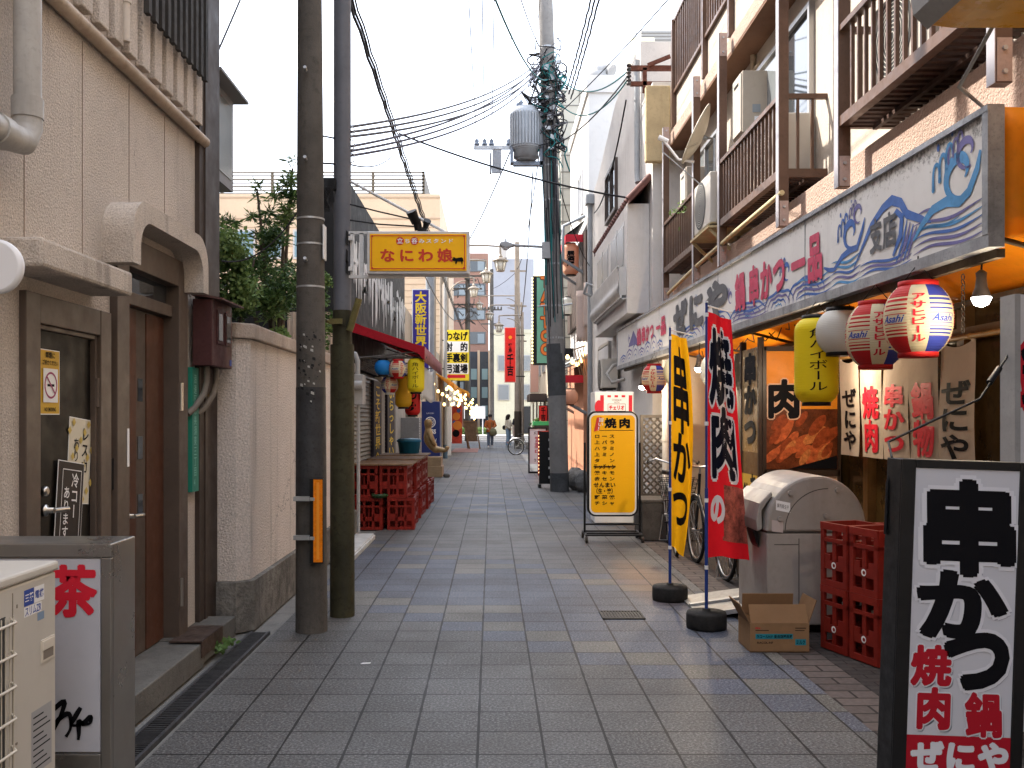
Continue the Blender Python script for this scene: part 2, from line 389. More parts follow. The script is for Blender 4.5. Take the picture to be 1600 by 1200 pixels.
m = MB(); m.add([(-300, -60, -.012), (300, -60, -.012), (300, 700, -.012), (-300, 700, -.012)], [(0, 1, 2, 3)]); m.build('ground', mat('ground_concrete', (.17, .165, .155), .9, var=(.8, .25), bump=(60, .4)), kind='structure')
m = MB(); m.add([(-1.52, .2, 0), (1.83, .2, 0), (1.83, 56.5, 0), (-1.52, 56.5, 0)], [(0, 1, 2, 3)]); m.build('street_pavement', PAVE, kind='structure')
m = MB(); m.add([(1.83, .2, -.004), (2.1, .2, -.004), (2.1, 56, -.004), (1.83, 56, -.004)], [(0, 1, 2, 3)]); m.build('gutter_path', brickpave('pale_brick_edging', (.15, .122, .11), (.11, .09, .082), 1.9), kind='structure')
m = MB(); m.add([(2.1, .2, -.006), (3.2, .2, -.006), (3.2, 56, -.006), (2.1, 56, -.006)], [(0, 1, 2, 3)]); m.build('shopfront_path', brickpave('dark_brick_floor', (.07, .06, .056), (.05, .043, .041), 3.2), kind='structure')
m = MB(); m.add([(-120, 57.5, 0), (120, 57.5, 0), (120, 70, 0), (-120, 70, 0)], [(0, 1, 2, 3)]); m.build('crossing_road', ASPH, kind='structure')
m = MB(); m.box(-120, 120, 56.7, 57.3, -.01, .006); m.box(-120, 120, 70.0, 74.5, -.01, .12); m.build('far_pavement', mat('pale_pavement', (.42, .4, .37), .85, var=(1, .12)), kind='structure')
m = MB(); m.box(-120, 120, 58.0, 58.16, 0, .004); m.box(-120, 120, 63.8, 63.95, 0, .004); m.box(-120, 120, 69.3, 69.46, 0, .004); m.build('road_markings', WHITE, kind='structure')
# gutter grate along the left kerb
m = MB(); x0, x1 = -1.69, -1.55
m.box(x0, x0 + .018, 2.2, 6.5, -.02, .012); m.box(x1 - .018, x1, 2.2, 6.5, -.02, .012)
m.box(x0, x1, 2.2, 6.5, -.06, -.009, 1)
y = 2.2
while y < 6.49: m.box(x0 + .018, x1 - .018, y, y + .009, -.005, .010, 0); y += .027
m.build('drain_grate', [mat('grate_steel', (.09, .09, .095), .5, .7, var=(12, .3)), BLACK], label='long narrow steel drain grate beside the concrete doorstep', cat='drain grate')
m = MB(); gx0, gx1, gy0, gy1 = .83, 1.15, 6.92, 7.2
m.box(gx0, gx1, gy0, gy1, -.01, .004, 1)
for i in range(14):
    xx = gx0 + .01 + i * (gx1 - gx0 - .02) / 13; m.box(xx - .006, xx + .006, gy0 + .01, gy1 - .01, .0045, .009)
m.box(gx0, gx1, gy0, gy0 + .014, .0045, .01); m.box(gx0, gx1, gy1 - .014, gy1, .0045, .01); m.box(gx0, gx0 + .014, gy0, gy1, .0046, .01); m.box(gx1 - .014, gx1, gy0, gy1, .0046, .01)
m.build('drain_cover', [mat('cast_iron', (.06, .056, .05), .7, .3, var=(20, .3)), BLACK], label='small square iron drain cover in the blue paving near the flags', cat='drain cover')
m = MB(); m.prism([(0, 0), (.055, .01), (.06, .028), (.01, .022)], lambda a, b, d: (-.80 + a, 5.67 + b, d), .001, .004); m.build('paper_scrap', WHITE, label='tiny white scrap of paper lying on the grey paving', cat='litter')

# ------------------------------------------------------------------ LEFT: stuccoed building with two doors
XL = -1.95
B = TH('stucco_building', 'brown stucco building with two doors and ribbed upper storey, filling the left edge', 'building', (XL, 3, 0))
m = MB()
m.box(-9, -2.14, -14, 6.06, 0, 8.4)  # length behind the camera is unseen, added to darken the foreground
D1a, D1b, D1t = 3.93, 4.60, 1.985; D2a, D2b, D2t = 4.94, 5.72, 2.44
for a, b_, z0, z1 in ((-14, D1a, 0, 8.4), (D1a, D1b, D1t, 8.4), (D1b, D2a, 0, 8.4), (D2a, D2b, D2t, 8.4), (D2b, 6.1, 0, 8.4)):
    m.box(-2.14, XL, a, b_, z0, z1)
m.build('wall', STUCCO, B)
m = MB()
for y in (3.3, 3.87, 4.42, 4.99, 5.53): m.box(XL - .01, XL + .0025, y - .002, y + .002, 2.25 if y < 4.6 else 2.66, 3.3)
build_each(m, 'wall_seam', mat('seam_shadow_gap', (.27, .21, .165), .9), B)
m = MB(); y = .21
while y < 6.05:
    m.box(XL, XL + .045, y, y + .115, 3.43, 8.2); y += .187
m.build('rib_panel', STUCCO, B, bevel=.006)
m = MB(); m.tube([(XL + .035, .2, 3.345), (XL + .035, 6.2, 3.345)], .036, 12); m.build('gutter', mat('dirty_beige_gutter', (.38, .3, .23), .6, var=(4, .2), streak=(.6, (.16, .1, .06))), B)
m = MB()
for i in range(11):
    y = 5.0 + i * .1; m.box(XL + .075, XL + .105, y, y + .045, 3.69, 6.5)
m.box(XL, XL + .075, 5.0, 6.04, 4.6, 4.66); m.box(XL, XL + .075, 5.0, 6.04, 4.02, 4.08)
m.build('louvre_screen', mat('weathered_dark_bars', (.035, .032, .03), .7, var=(6, .3)), B)
m = MB(); m.box(-2.3, XL + .03, 6.102, 6.55, 0, 8.3); m.box(XL + .03, XL + .04, 6.2, 6.25, 0, 8.3); m.build('corner_column', mat('brown_cladding', (.05, .036, .03), .55, var=(2, .15)), B)
# bay windows behind the corner column
for z0, z1 in ((3.3, 4.02),):
    m = MB(); m.box(-2.9, -2.06, 6.75, 7.4, z0, z1); m.prism([(0, 0), (.95, 0), (.95, .02), (0, .12)], lambda a, b, d: (-2.9 + a, d, z1 + b + .0), 6.7, 7.46, 0)
    p = m.build('bay_window', mat('grey_bay_frame', (.2, .2, .21), .5), B)
    m = MB(); m.box(-2.062, -2.055, 6.82, 7.34, z0 + .08, z1 - .06); m.box(-2.8, -2.2, 6.74, 6.748, z0 + .08, z1 - .06); m.build('pane', GLASSL, p)
# unseen tall blocks behind the garden, added to keep sun off the right side
m = MB(); m.box(-14, -4.4, 6.06, 14.6, 0, 11.4); m.box(-16, -7.15, 14.6, 24, 0, 15.5); m.box(-18, -8.05, 20.5, 27.2, 0, 20); m.box(-9, -2.32, 6.062, 6.5, 3.5, 8.2); m.build('added_shade_wing', STUCCO, B)
for y in (8, 10, 12):  # windows dressing the added block
    for z in (3.2, 6.2):
        m = MB(); m.box(-4.41, -4.37, y, y + 1.2, z, z + 1.2); p = m.build('window', ALU, B); m = MB(); m.box(-4.372, -4.365, y + .06, y + 1.14, z + .06, z + 1.14); m.build('pane', GLASSD, p)
# doorstep
m = MB(); m.box(XL - .19, -1.74, 2.2, 5.62, 0, .15); m.box(XL - .19, -1.74, 5.62, 6.3, .02, .16)
m.build('doorstep', CONC, B, bevel=.008)
m = MB(); m.box(-1.93, -1.735, 5.55, 5.98, .1605, .168); m.box(-1.738, -1.73, 5.55, 5.98, .07, .168); m.build('step_plate', mat('rusty_plate', (.075, .05, .04), .65, .4, var=(8, .4)), B)
# canopies
m = MB(); m.box(XL - .05, -1.75, 3.62, 4.53, 2.098, 2.215); m.build('door_canopy', STUCCO2, B, bevel=.015)
def hood_path(off):
    pts = []; ya, yb, zt, zb = 4.69 + off, 5.82 - off, 2.575 - off, 2.285; r = .17 - off * .4
    pts.append((ya, zb))
    for i in range(9):
        a = math.pi - i / 8 * math.pi / 2; pts.append((ya + r + r * math.cos(a), zt - r + r * math.sin(a)))
    for i in range(9):
        a = math.pi / 2 - i / 8 * math.pi / 2; pts.append((yb - r + r * math.cos(a), zt - r + r * math.sin(a)))
    pts.append((yb, zb)); return pts
o_, i_ = hood_path(-.05), hood_path(.05); n = len(o_)
m = MB()
for k in range(n - 1):
    q = [o_[k], o_[k + 1], i_[k + 1], i_[k]]
    m.add([(XL, a, b) for a, b in q] + [(-1.79, a, b) for a, b in q], [(4, 5, 6, 7), (0, 1, 5, 4), (2, 3, 7, 6)] + ([(3, 0, 4, 7)] if k == 0 else []) + ([(1, 2, 6, 5)] if k == n - 2 else []))
m.build('arched_hood', STUCCO2, B)
# --- doors
def frame(mb, ya, yb, z0, z1, w, xa, xb):
    mb.box(xa, xb, ya, ya + w, z0, z1); mb.box(xa, xb, yb - w, yb, z0, z1); mb.box(xa, xb - .002, ya + w, yb - w, z1 - w, z1)
m = MB(); frame(m, D1a - .10, D1b + .09, .15, D1t + .05, .125, -2.1, XL + .03); frame(m, D1a + .025, D1b - .035, .15, D1t - .075, .022, -2.1, XL + .012)
F1 = m.build('door_frame', BROWNM, B, bevel=.004)
m = MB(); m.box(-2.0, -1.965, D1a + .047, D1b - .057, .15, D1t - .097); DR1 = m.build('dark_door', mat('dark_brown_door', (.008, .0065, .0055), .5, var=(2, .2), spec=.15), B)
def lever(parent, y, z, x, d=1):
    m = MB(); m.lathe([(.026, 0), (.026, .012), (.012, .016), (.012, .045)], (0, 0, 0), 16)
    m.v = [(x + vz, y + vy, z + vx) for vx, vy, vz in m.v]
    m.tube([(x + .045, y, z), (x + .05, y + d * .02, z), (x + .05, y + d * .12, z - .004)], .011, 8); m.build('handle', mat('brushed_nickel', (.5, .48, .45), .3, 1), parent)
lever(DR1, 4.075, 1.10, -1.965)
m = MB(); m.lathe([(.022, 0), (.022, .02), (.012, .026)], (0, 0, 0), 14); m.v = [(-1.965 + vz, 4.06 + vy, 1.185 + vx) for vx, vy, vz in m.v]; m.build('lock', MC['brushed_nickel'], DR1)
m = MB(); m.tube([(-1.938, 4.556, 1.56), (-1.938, 4.556, 1.70)], .012, 8); m.tube([(-1.938, 4.556, .45), (-1.938, 4.556, .59)], .012, 8); m.build('hinge', BROWNM, DR1)
m = MB(); frame(m, D2a - .2, D2b + .12, .15, D2t + .03, .16, -2.1, XL + .04); m.box(-2.1, XL + .0, D2a - .04, D2b - .04, 2.12, 2.19)
m.build('door_frame', BROWNM, B, bevel=.004)
m = MB(); m.box(-2.03, -1.99, D2a - .04, D2b - .04, 2.19, D2t - .13); m.build('transom_window', GLASSD, B)
def wd_(name, c):
    return mat(name, c, .45, var=(2.2, .25), streak=(.5, tuple(x * .6 for x in c)))
m = MB(); yA, yB = D2a - .04, D2b - .04; m.box(-2.06, -2.02, yA, yB, .15, 2.12, 0)
m.box(-2.021, -2.008, yA, yA + .34, .16, 2.11, 1); m.box(-2.021, -2.008, yA + .50, yB, .16, 2.11, 1)
m.box(-2.021, -2.014, yA + .342, yA + .498, .16, 2.11, 2)
for z in (1.6, 1.27, .94): m.box(-2.02, -2.011, yA + .38, yA + .45, z, z + .13, 3)
DR2 = m.build('wooden_door', [BROWNM, wd_('red_brown_veneer', (.085, .035, .021)), wd_('taupe_veneer', (.085, .063, .05)), GLASSD], B)
lever(DR2, yA + .20, .965, -2.008)
m = MB()
for z in (1.55, .35): m.tube([(-1.905, D2b - .02, z), (-1.905, D2b - .02, z + .17)], .013, 8)
m.build('hinge', MC['brushed_nickel'], DR2)
# --- things hung on the left wall
m = MB(); m.tube([(-1.85, 3.70, 8.2), (-1.85, 3.70, 2.72)], .052, 14); m.tube([(-1.85, 3.70, 2.75), (-1.85, 3.70, 2.66), (-1.85, 3.66, 2.60), (-1.85, 3.55, 2.585), (-1.85, 2.2, 2.585)], .056, 14)
m.tube([(-1.85, 3.70, 2.7), (-1.85, 3.70, 2.78)], .06, 14); m.tube([(-1.85, 3.45, 2.585), (-1.85, 3.53, 2.585)], .063, 14)
m.build('downpipe', PVC, origin=(-1.85, 3.7, 2.5), label='thick grey drainpipe bent into an elbow on the left stucco wall', cat='pipe')
m = MB(); m.tube([(XL + .05, 4.82, 4.5), (XL + .05, 4.82, 3.46)], .022, 10); m.tube([(XL + .05, 4.82, 3.72), (XL + .05, 4.82, 3.66)], .028, 10); m.build('thin_pipe', mat('white_pvc', (.5, .44, .38), .5, var=(4, .1)), origin=(XL, 4.82, 3.4), label='short thin white pipe ending on the ribbed wall above the gutter', cat='pipe')
m = MB(); c = W(-6, 417, 3.35)
prof = [(0.0, -.02), (.088, -.02), (.098, -.01), (.1, 0), (.098, .012), (.088, .02), (0, .022)]
m.lathe(prof[1:-1], (0, 0, 0), 32); m.v = [(c.x + x, c.y + z, c.z + y_) for x, y_, z in m.v]; m.box(XL - .01, c.x - .06, c.y - .012, c.y + .012, c.z - .012, c.z + .012)
m.build('round_sign', mat('milky_acrylic', (.72, .72, .74), .35), origin=(XL, 3.35, 2.0), label='round white sign disc sticking out of the stucco wall beside the canopy', cat='sign')
# meter box
MBX = TH('meter_box', 'dark red steel meter box with two little windows on the wall corner', 'meter box', (-1.9, 6.15, 1.84))
RED0 = mat('oxblood_paint', (.06, .022, .022), .55, var=(5, .3), streak=(.5, (.04, .018, .018)))
m = MB(); m.box(-1.918, -1.79, 5.95, 6.40, 1.84, 2.27); m.build('case', RED0, MBX, bevel=.006)
m = MB(); m.prism([(-1.92, 2.29), (-1.72, 2.262), (-1.72, 2.274), (-1.92, 2.31)], lambda a, b, d: (a, d, b), 5.93, 6.44); m.build('roof', mat('faded_red_roof', (.09, .045, .04), .7, var=(6, .3)), MBX)
for y0 in (6.04, 6.225):
    m = MB(); m.box(-1.789, -1.782, y0, y0 + .13, 1.99, 2.21); p = m.build('window_frame', RED0, MBX); m = MB(); m.box(-1.783, -1.779, y0 + .022, y0 + .108, 2.012, 2.188); m.build('pane', GLASSD, p)
m = MB(); m.box(-1.789, -1.786, 6.34, 6.375, 1.86, 1.90); m.build('sticker', BLUEI, MBX)
m = MB()
for y0 in (6.06, 6.26): m.tube([(-1.86, y0, 1.84), (-1.86, y0, 1.74), (-1.87, y0 - .03, 1.66), (-1.90, y0 - .12, 1.57), (-1.93, y0 - .17, 1.53)], .02, 10)
m.build('conduit', mat('grey_conduit', (.16, .14, .12), .6, var=(8, .2)), MBX)
m = MB(); m.box(-1.948, -1.912, 5.93, 6.06, 1.03, 1.83, 0)
fn = faceX(-1.912, 5.93, 1.03, 1, .0012)
text(m, '浪速区恵美須東三丁目4', fn, .03, .03, .085, .76, 1, 0, vert=True)
m.build('address_plate', [mat('green_enamel', (.02, .2, .14), .35), mat('pale_green_letters', (.3, .6, .5), .5)], origin=(-1.945, 6, 1.03), label='narrow green address plate under the meter box', cat='address plate')
m = MB(); m.box(-1.909, -1.906, 4.86, 4.885, 1.25, 1.45); m.box(-1.95, -1.93, 4.70, 4.77, 1.14, 1.3, 1); m.build('door_stickers', [INKW, BLACK], origin=(-1.93, 4.8, 1.1), label='small black box and pale strip fixed between the two doors', cat='intercom')
# posters on the dark door
def poster(name, label, yc, zc, wdt, hgt, rot, x, back, draw, edge=WHITE):
    m = MB(); ca, sa = math.cos(R(rot)), math.sin(R(rot))
    def fn(u, v, l=1): return (x + .0022 * (l + .6), yc + u * ca - v * sa, zc + u * sa + v * ca)
    h, g = wdt / 2, hgt / 2
    m.add([fn(-h - .004, -g - .004, -1), fn(h + .004, -g - .004, -1), fn(h + .004, g + .004, -1), fn(-h - .004, g + .004, -1)] + [fn(-h - .004, -g - .004, 0), fn(h + .004, -g - .004, 0), fn(h + .004, g + .004, 0), fn(-h - .004, g + .004, 0)],
          [(4, 5, 6, 7), (0, 1, 5, 4), (1, 2, 6, 5), (2, 3, 7, 6), (3, 0, 4, 7)], 1)
    m.add([fn(-h, -g, .3), fn(h, -g, .3), fn(h, g, .3), fn(-h, g, .3)], [(0, 1, 2, 3)], 0)
    mats = [back, edge]; draw(m, lambda u, v, l=1: fn(u, v, l + 1.5), mats); return m.build(name, mats, origin=(x, yc, zc), label=label, cat='poster')
def d_smoke(m, fn, mats):
    mats += [INKW, REDI, INK, mat('purple_ink', (.3, .03, .12), .5)]
    m.add([fn(-.068, -.09, .6), fn(.068, -.09, .6), fn(.068, .06, .6), fn(-.068, .06, .6)], [(0, 1, 2, 3)], 2)
    ring = [(.055 * math.cos(a / 16 * math.pi), -.014 + .055 * math.sin(a / 16 * math.pi)) for a in range(33)]
    m.ribbon(ring, .009, lambda u, v: fn(u, v, 1), 5); m.ribbon([(-.04, .025), (.04, -.053)], .009, lambda u, v: fn(u, v, 1.3), 5)
    m.ribbon([(-.032, -.014), (.032, -.014)], .011, lambda u, v: fn(u, v, .9), 4)
    text(m, '禁煙に', fn, -.045, .105, .045, .135, 4); text(m, 'ご協力ください', fn, -.075, .075, .075, .098, 4)
    text(m, 'NO SMOKING', fn, -.055, -.13, .055, -.112, 4, fit=True)
poster('no_smoking_poster', 'yellow no smoking poster on the dark door', 4.125, 1.665, .18, .28, 0, -1.965, mat('yellow_card', (.55, .33, .02), .5), d_smoke)
def d_res(m, fn, mats):
    mats += [INK, mat('gold_pattern', (.5, .37, .1), .6)]
    for i in range(7):
        for j in range(10):
            if (i * 3 + j * 5) % 4: continue
            u, v = -.12 + i * .04, -.18 + j * .04; m.add([fn(u, v - .02, .5), fn(u + .02, v, .5), fn(u, v + .02, .5), fn(u - .02, v, .5)], [(0, 1, 2, 3)], 3)
    text(m, 'レスカ', fn, .01, -.06, .09, .17, 2, .012, vert=True); text(m, 'あります。', fn, -.075, -.18, -.01, .11, 2, .005, vert=True)
poster('lemonade_poster', 'cream patterned poster with black writing, tilted behind the black poster', 4.42, 1.30, .23, .40, -5, -1.965, mat('cream_paper', (.62, .57, .45), .6), d_res, INKW)
def d_rei(m, fn, mats):
    mats += [INKW]
    for a, b, c_, d in ((-.095, -.165, .095, -.165), (.095, -.165, .095, .165), (.095, .165, -.095, .165), (-.095, .165, -.095, -.165)): m.ribbon([(a, b), (c_, d)], .004, lambda u, v: fn(u, v, 1), 2)
    text(m, '冷コー', fn, .0, -.06, .075, .155, 2, .015, vert=True); text(m, 'あります', fn, -.075, -.15, -.01, .09, 2, .012, vert=True)
poster('iced_coffee_poster', 'small black poster with white writing hung beside the door lever', 4.29, 1.10, .26, .40, -7, -1.952, mat('black_paper', (.02, .015, .015), .5), d_rei, INKW)

# ------------------------------------------------------------------ boundary wall
BW = TH('boundary_wall', 'pinkish roughcast garden wall with coping and dirty concrete base', 'wall', (-1.71, 6.5, 0))
m = MB(); m.prism([(-2.3, 6.5), (-1.79, 6.5), (-1.71, 6.58), (-1.71, 11.55), (-1.9, 11.55), (-1.9, 6.75), (-2.3, 6.75)], lambda a, b, d: (a, b, d), .36, 2.06); m.build('wall', PINKST, BW)
m = MB(); m.prism([(-2.34, 6.46), (-1.775, 6.46), (-1.67, 6.565), (-1.67, 11.57), (-1.94, 11.57), (-1.94, 6.79), (-2.34, 6.79)], lambda a, b, d: (a, b, d), 2.062, 2.17); m.build('coping', mat('weathered_coping', (.4, .33, .28), .9, var=(3, .25), bump=(60, .8, .012), streak=(.6, (.12, .1, .085))), BW, bevel=.01)
m = MB(); m.prism([(-2.34, 6.465), (-1.78, 6.465), (-1.675, 6.57), (-1.675, 11.56), (-1.92, 11.56), (-1.92, 6.77), (-2.34, 6.77)], lambda a, b, d: (a, b, d), 0, .358); m.build('plinth', mat('stained_plinth', (.16, .15, .135), .9, var=(2.5, .5), bump=(50, .9, .014), streak=(.9, (.03, .028, .026)), speck=(14, .35)), BW, bevel=.006)
m = MB(); m.box(-1.70, -1.46, 9.6, 11.5, 0.001, .07); m.box(-1.46, -1.44, 9.6, 11.5, .001, .055); m.build('metal_ramp', mat('worn_white_metal', (.5, .5, .49), .5, var=(5, .2)), label='low pale metal ramp slab against the garden wall', cat='ramp', bevel=.006)
m = MB(); m.box(-1.708, -1.56, 11.25, 11.5, 1.66, 2.03); m.tube([(-1.63, 11.3, 2.03), (-1.63, 11.3, 2.2), (-1.66, 11.3, 2.28), (-1.74, 11.32, 2.3)], .03, 10); m.tube([(-1.63, 11.36, 1.66), (-1.63, 11.36, .1)], .022, 8); m.tube([(-1.69, 11.2, 1.9), (-1.56, 11.2, 1.9)], .05, 12)
m.build('meter_cabinet', GREYP, origin=(-1.63, 11.4, 1.66), label='grey electric meter cabinet with bent conduit at the end of the garden wall', cat='meter box', bevel=.01)
m = MB(); m.tube([(-1.7, 8.2, .5), (-1.7, 8.2, .5 + .03)], .01, 6)
# ------------------------------------------------------------------ trees behind the wall
LEAF = [mat('leaf_dark', (.045, .09, .028), .5, var=(3, .4), trans=.25), mat('leaf_mid', (.1, .17, .05), .5, var=(3, .4), trans=.25), mat('leaf_light', (.17, .25, .08), .5, var=(3, .3), trans=.3)]
BARK = mat('bark', (.09, .07, .055), .9, var=(8, .3), bump=(50, .7))
def tree(name, label, base, blobs, nleaf, ls, slim=.45, group=None, trunk=.07, nclump=26):
    t = TH(name, label, 'tree', base, group); rnd = random.Random(hash(label) % 1000 if 0 else len(label) * 7 + int(base[1] * 10)); m = MB(); base = Vector(base)
    top = Vector(blobs[0][0])
    m.tube([base, base.lerp(top, .5) + Vector((.04, .03, 0)), top], [trunk, trunk * .7, trunk * .25], 8)
    for c, r in blobs:
        c = Vector(c); s = base.lerp(top, .55); m.tube([s, s.lerp(c, .6) + Vector((0, 0, .05)), c], [trunk * .5, trunk * .35, .01], 6)
    m.build('trunk', BARK, t)
    m = MB(); tot = sum(r.x * r.y * r.z if isinstance(r, Vector) else r ** 3 for c, r in blobs)
    for c, r in blobs:
        c = Vector(c); rv = r if isinstance(r, Vector) else Vector((r, r, r)); share = rv.x * rv.y * rv.z / tot
        k = max(4, int(nclump * share)); cl = []
        for _ in range(k):
            d = Vector((rnd.gauss(0, 1), rnd.gauss(0, 1), rnd.gauss(0, 1))).normalized() * (rnd.random() ** .4)
            cl.append((c + Vector((d.x * rv.x, d.y * rv.y, d.z * rv.z)), rnd.uniform(.25, .42) * min(rv), rnd.choice((0, 0, 1, 1, 2))))
        for _ in range(int(nleaf * share)):
            cc, cr, mi = rnd.choice(cl)
            d = Vector((rnd.gauss(0, 1), rnd.gauss(0, 1), rnd.gauss(0, 1))).normalized() * (cr * rnd.random() ** .5)
            p = cc + d; a = Vector((rnd.gauss(0, 1), rnd.gauss(0, 1), rnd.gauss(0, .6))).normalized(); b = a.orthogonal(); b.rotate(Matrix.Rotation(rnd.random() * 6.3, 3, a))
            l = ls * rnd.uniform(.6, 1.3); q = b * l * slim
            m.add([p, p + a * l * .5 + q * .5, p + a * l, p + a * l * .5 - q * .5], [(0, 1, 2, 3)], mi if rnd.random() < .75 else rnd.choice((0, 1, 2)))
    m.build('crown', LEAF, t); return t
tree('evergreen_tree', 'dense dark green tree rising over the garden wall, left of the concrete pole', (-2.45, 8.3, 0),
     [((-2.35, 8.2, 2.75), Vector((.55, .6, .55))), ((-2.15, 8.3, 2.35), Vector((.42, .5, .3))), ((-2.8, 8.4, 3.1), Vector((.55, .5, .55))), ((-2.25, 8.8, 3.0), Vector((.35, .4, .35)))], 15000, .045, .55)
tree('podocarpus_tree', 'spiky conifer with upright shoots standing above the dark tree', (-2.2, 9.2, 0),
     [((-2.02, 9.0, 3.3), Vector((.17, .2, .62))), ((-1.95, 9.1, 3.95), Vector((.06, .06, .3))), ((-2.27, 9.1, 3.25), Vector((.13, .15, .45))), ((-2.3, 9.1, 3.75), Vector((.06, .07, .25))), ((-2.15, 9.0, 2.8), Vector((.3, .3, .35))), ((-2.55, 9.0, 3.2), Vector((.16, .16, .4)))], 4200, .1, .12, trunk=.05, nclump=60)
tree('evergreen_tree', 'dark bush seen between the two poles, beside the black shop', (-2.1, 11.0, 0), [((-2.05, 11.0, 2.6), Vector((.25, .4, .5))), ((-2.2, 11.2, 3.1), Vector((.3, .4, .35)))], 4000, .05, .45)
m = MB(); m.box(-1.75, -1.738, 5.9, 5.96, .0, .01)
# weed by the step
m = MB(); rnd = random.Random(3)
for _ in range(60):
    p = Vector((-1.72 + rnd.uniform(-.015, .05), 5.92 + rnd.uniform(-.12, .16), .01 + rnd.random() * .06)); a = Vector((rnd.gauss(0, 1), rnd.gauss(0, 1), rnd.uniform(.2, 1))).normalized(); b = a.orthogonal()
    m.add([p, p + a * .02 + b * .012, p + a * .045, p + a * .02 - b * .012], [(0, 1, 2, 3)], 1)
m.build('weed', LEAF, origin=(-1.7, 5.92, 0), label='small green weed growing at the foot of the doorstep', cat='plant')
# ================================================================== POLES on the left
P1 = TH('concrete_pole', 'thick weathered concrete pole with an orange reflector strip', 'utility pole', (-1.272, 6.56, 0))
PCON = mat('pole_concrete', (.085, .077, .068), .85, var=(2.2, .3), bump=(70, .35), streak=(.7, (.05, .046, .042)))
m = MB(); m.tube([(-1.272, 6.56, -.02), (-1.278, 6.56, 2.2), (-1.285, 6.56, 4.6), (-1.29, 6.56, 8)], [.112, .1, .084, .07], 24); m.build('pole', PCON, P1)
m = MB(); m.tube([(-1.275, 6.56, .95), (-1.277, 6.56, 1.72)], [.1085, .1045], 24, caps=False); m.build('rubber_sleeve', mat('anti_poster_sleeve', (.04, .04, .042), .6, var=(4, .4), bump=(30, .3), streak=(.5, (.12, .12, .12))), P1)
m = MB()
for z in (2.42, 2.72, 2.9): m.tube([(-1.279, 6.56, z), (-1.279, 6.56, z + .012)], .105 - z * .002, 24)
m.tube([(-1.29, 6.45, 3.92), (-1.29, 6.41, 3.93)], .012, 8); m.tube([(-1.29, 6.45, 3.3), (-1.29, 6.41, 3.31)], .012, 8); m.tube([(-1.29, 6.45, 2.6), (-1.29, 6.41, 2.61)], .012, 8)
build_each(m, 'steel_band', GALV, P1)
m = MB(); m.box(-1.182, -1.174, 6.5, 6.6, 2.62, 2.86); m.build('number_plate', WHITE, P1)
m = MB(); m.box(-1.255, -1.16, 6.40, 6.435, .5, 1.085, 0); m.box(-1.228, -1.165, 6.394, 6.4, .51, 1.08, 1); m.box(-1.205, -1.188, 6.391, 6.3935, .53, 1.06, 2)
m.build('reflector', [BLACK, mat('orange_reflector', (.8, .22, .012), .25, var=(40, .15)), mat('bright_orange', (.85, .32, .03), .3)], P1)
m = MB()
for z in (.66, .93): m.box(-1.37, -1.235, 6.41, 6.45, z, z + .03); m.box(-1.25, -1.22, 6.385, 6.41, z + .004, z + .026)
m.build('bracket', GALV, P1)
m = MB(); rnd = random.Random(5)
for _ in range(46):
    a = rnd.uniform(-2.3, -.7); z = rnd.uniform(1.6, 2.1); s = rnd.uniform(.004, .014); r = .106
    p = lambda da, dz: (-1.277 + r * math.cos(a + da), 6.56 + r * math.sin(a + da), z + dz)
    m.add([p(-s * 9, 0), p(s * 7, -s * .6), p(s * 6, s), p(-s * 8, s * 1.3)], [(0, 1, 2, 3)], rnd.choice((0, 0, 1)))
m.build('poster_remnant', [mat('black_smudge', (.02, .02, .02), .8), mat('paper_remnant', (.4, .39, .36), .8)], P1)

P2 = TH('steel_pole', 'slim grey steel pole with a mossy green lower half', 'pole', (-1.135, 7.06, 0))
m = MB(); m.tube([(-1.135, 7.06, -.02), (-1.135, 7.06, 2.06)], [.094, .09], 24); m.tube([(-1.135, 7.06, 2.06), (-1.135, 7.06, 2.32)], .073, 24)
m.tube([(-1.135, 7.06, 2.2), (-1.135, 7.06, 2.26)], .08, 24)
m.build('lower_pole', mat('mossy_olive_paint', (.042, .039, .021), .7, var=(3, .45), bump=(30, .35), streak=(.9, (.03, .029, .022))), P2)
m = MB(); m.tube([(-1.135, 7.06, 2.321), (-1.135, 7.06, 8)], [.067, .063], 24); m.build('upper_pole', mat('blue_grey_pole_paint', (.12, .125, .145), .5, var=(2.5, .15), streak=(.4, (.11, .1, .1))), P2)
m = MB(); m.tube([(-1.07, 6.99, 2.16), (-.995, 6.97, 2.40)], .026, 10); m.box(-1.22, -1.12, 6.96, 7.0, 2.21, 2.25); m.tube([(-1.21, 6.98, 2.23), (-1.24, 6.96, 2.23)], .016, 8); m.build('flag_holder', mat('olive_bracket', (.13, .11, .04), .6, var=(10, .3)), P2)
m = MB(); m.tube([(-1.18, 7.0, 3.42), (-1.3, 6.9, 3.4), (-1.34, 6.85, 3.2), (-1.3, 6.9, 3.0)], .008, 6); m.tube([(-1.19, 7.02, 3.62), (-1.25, 6.9, 3.6), (-1.33, 6.75, 3.4), (-1.34, 6.7, 3.1)], .007, 6)
for k in range(5): m.tube([(-1.24 + .012 * k, 6.96, 3.24), (-1.275 + .01 * k, 6.94, 3.14), (-1.25 + .01 * k, 6.94, 3.05), (-1.215 + .008 * k, 6.96, 3.13), (-1.24 + .012 * k, 6.96, 3.24)], .005, 5)
m.box(-1.23, -1.17, 6.96, 7.02, 3.22, 3.3); m.build('cable_coil', CABLE, P2)
m = MB()
for z0, w_ in ((2.82, .02), (2.68, .016), (2.6, .02)):
    m.add([(-1.10 + x, 6.9895, z0 + z) for x, z in ((0, 0), (w_, -.02), (w_ + .004, .08), (.004, .1))], [(0, 1, 2, 3)])
m.build('tape_remnant', MC['black_smudge'], P2)

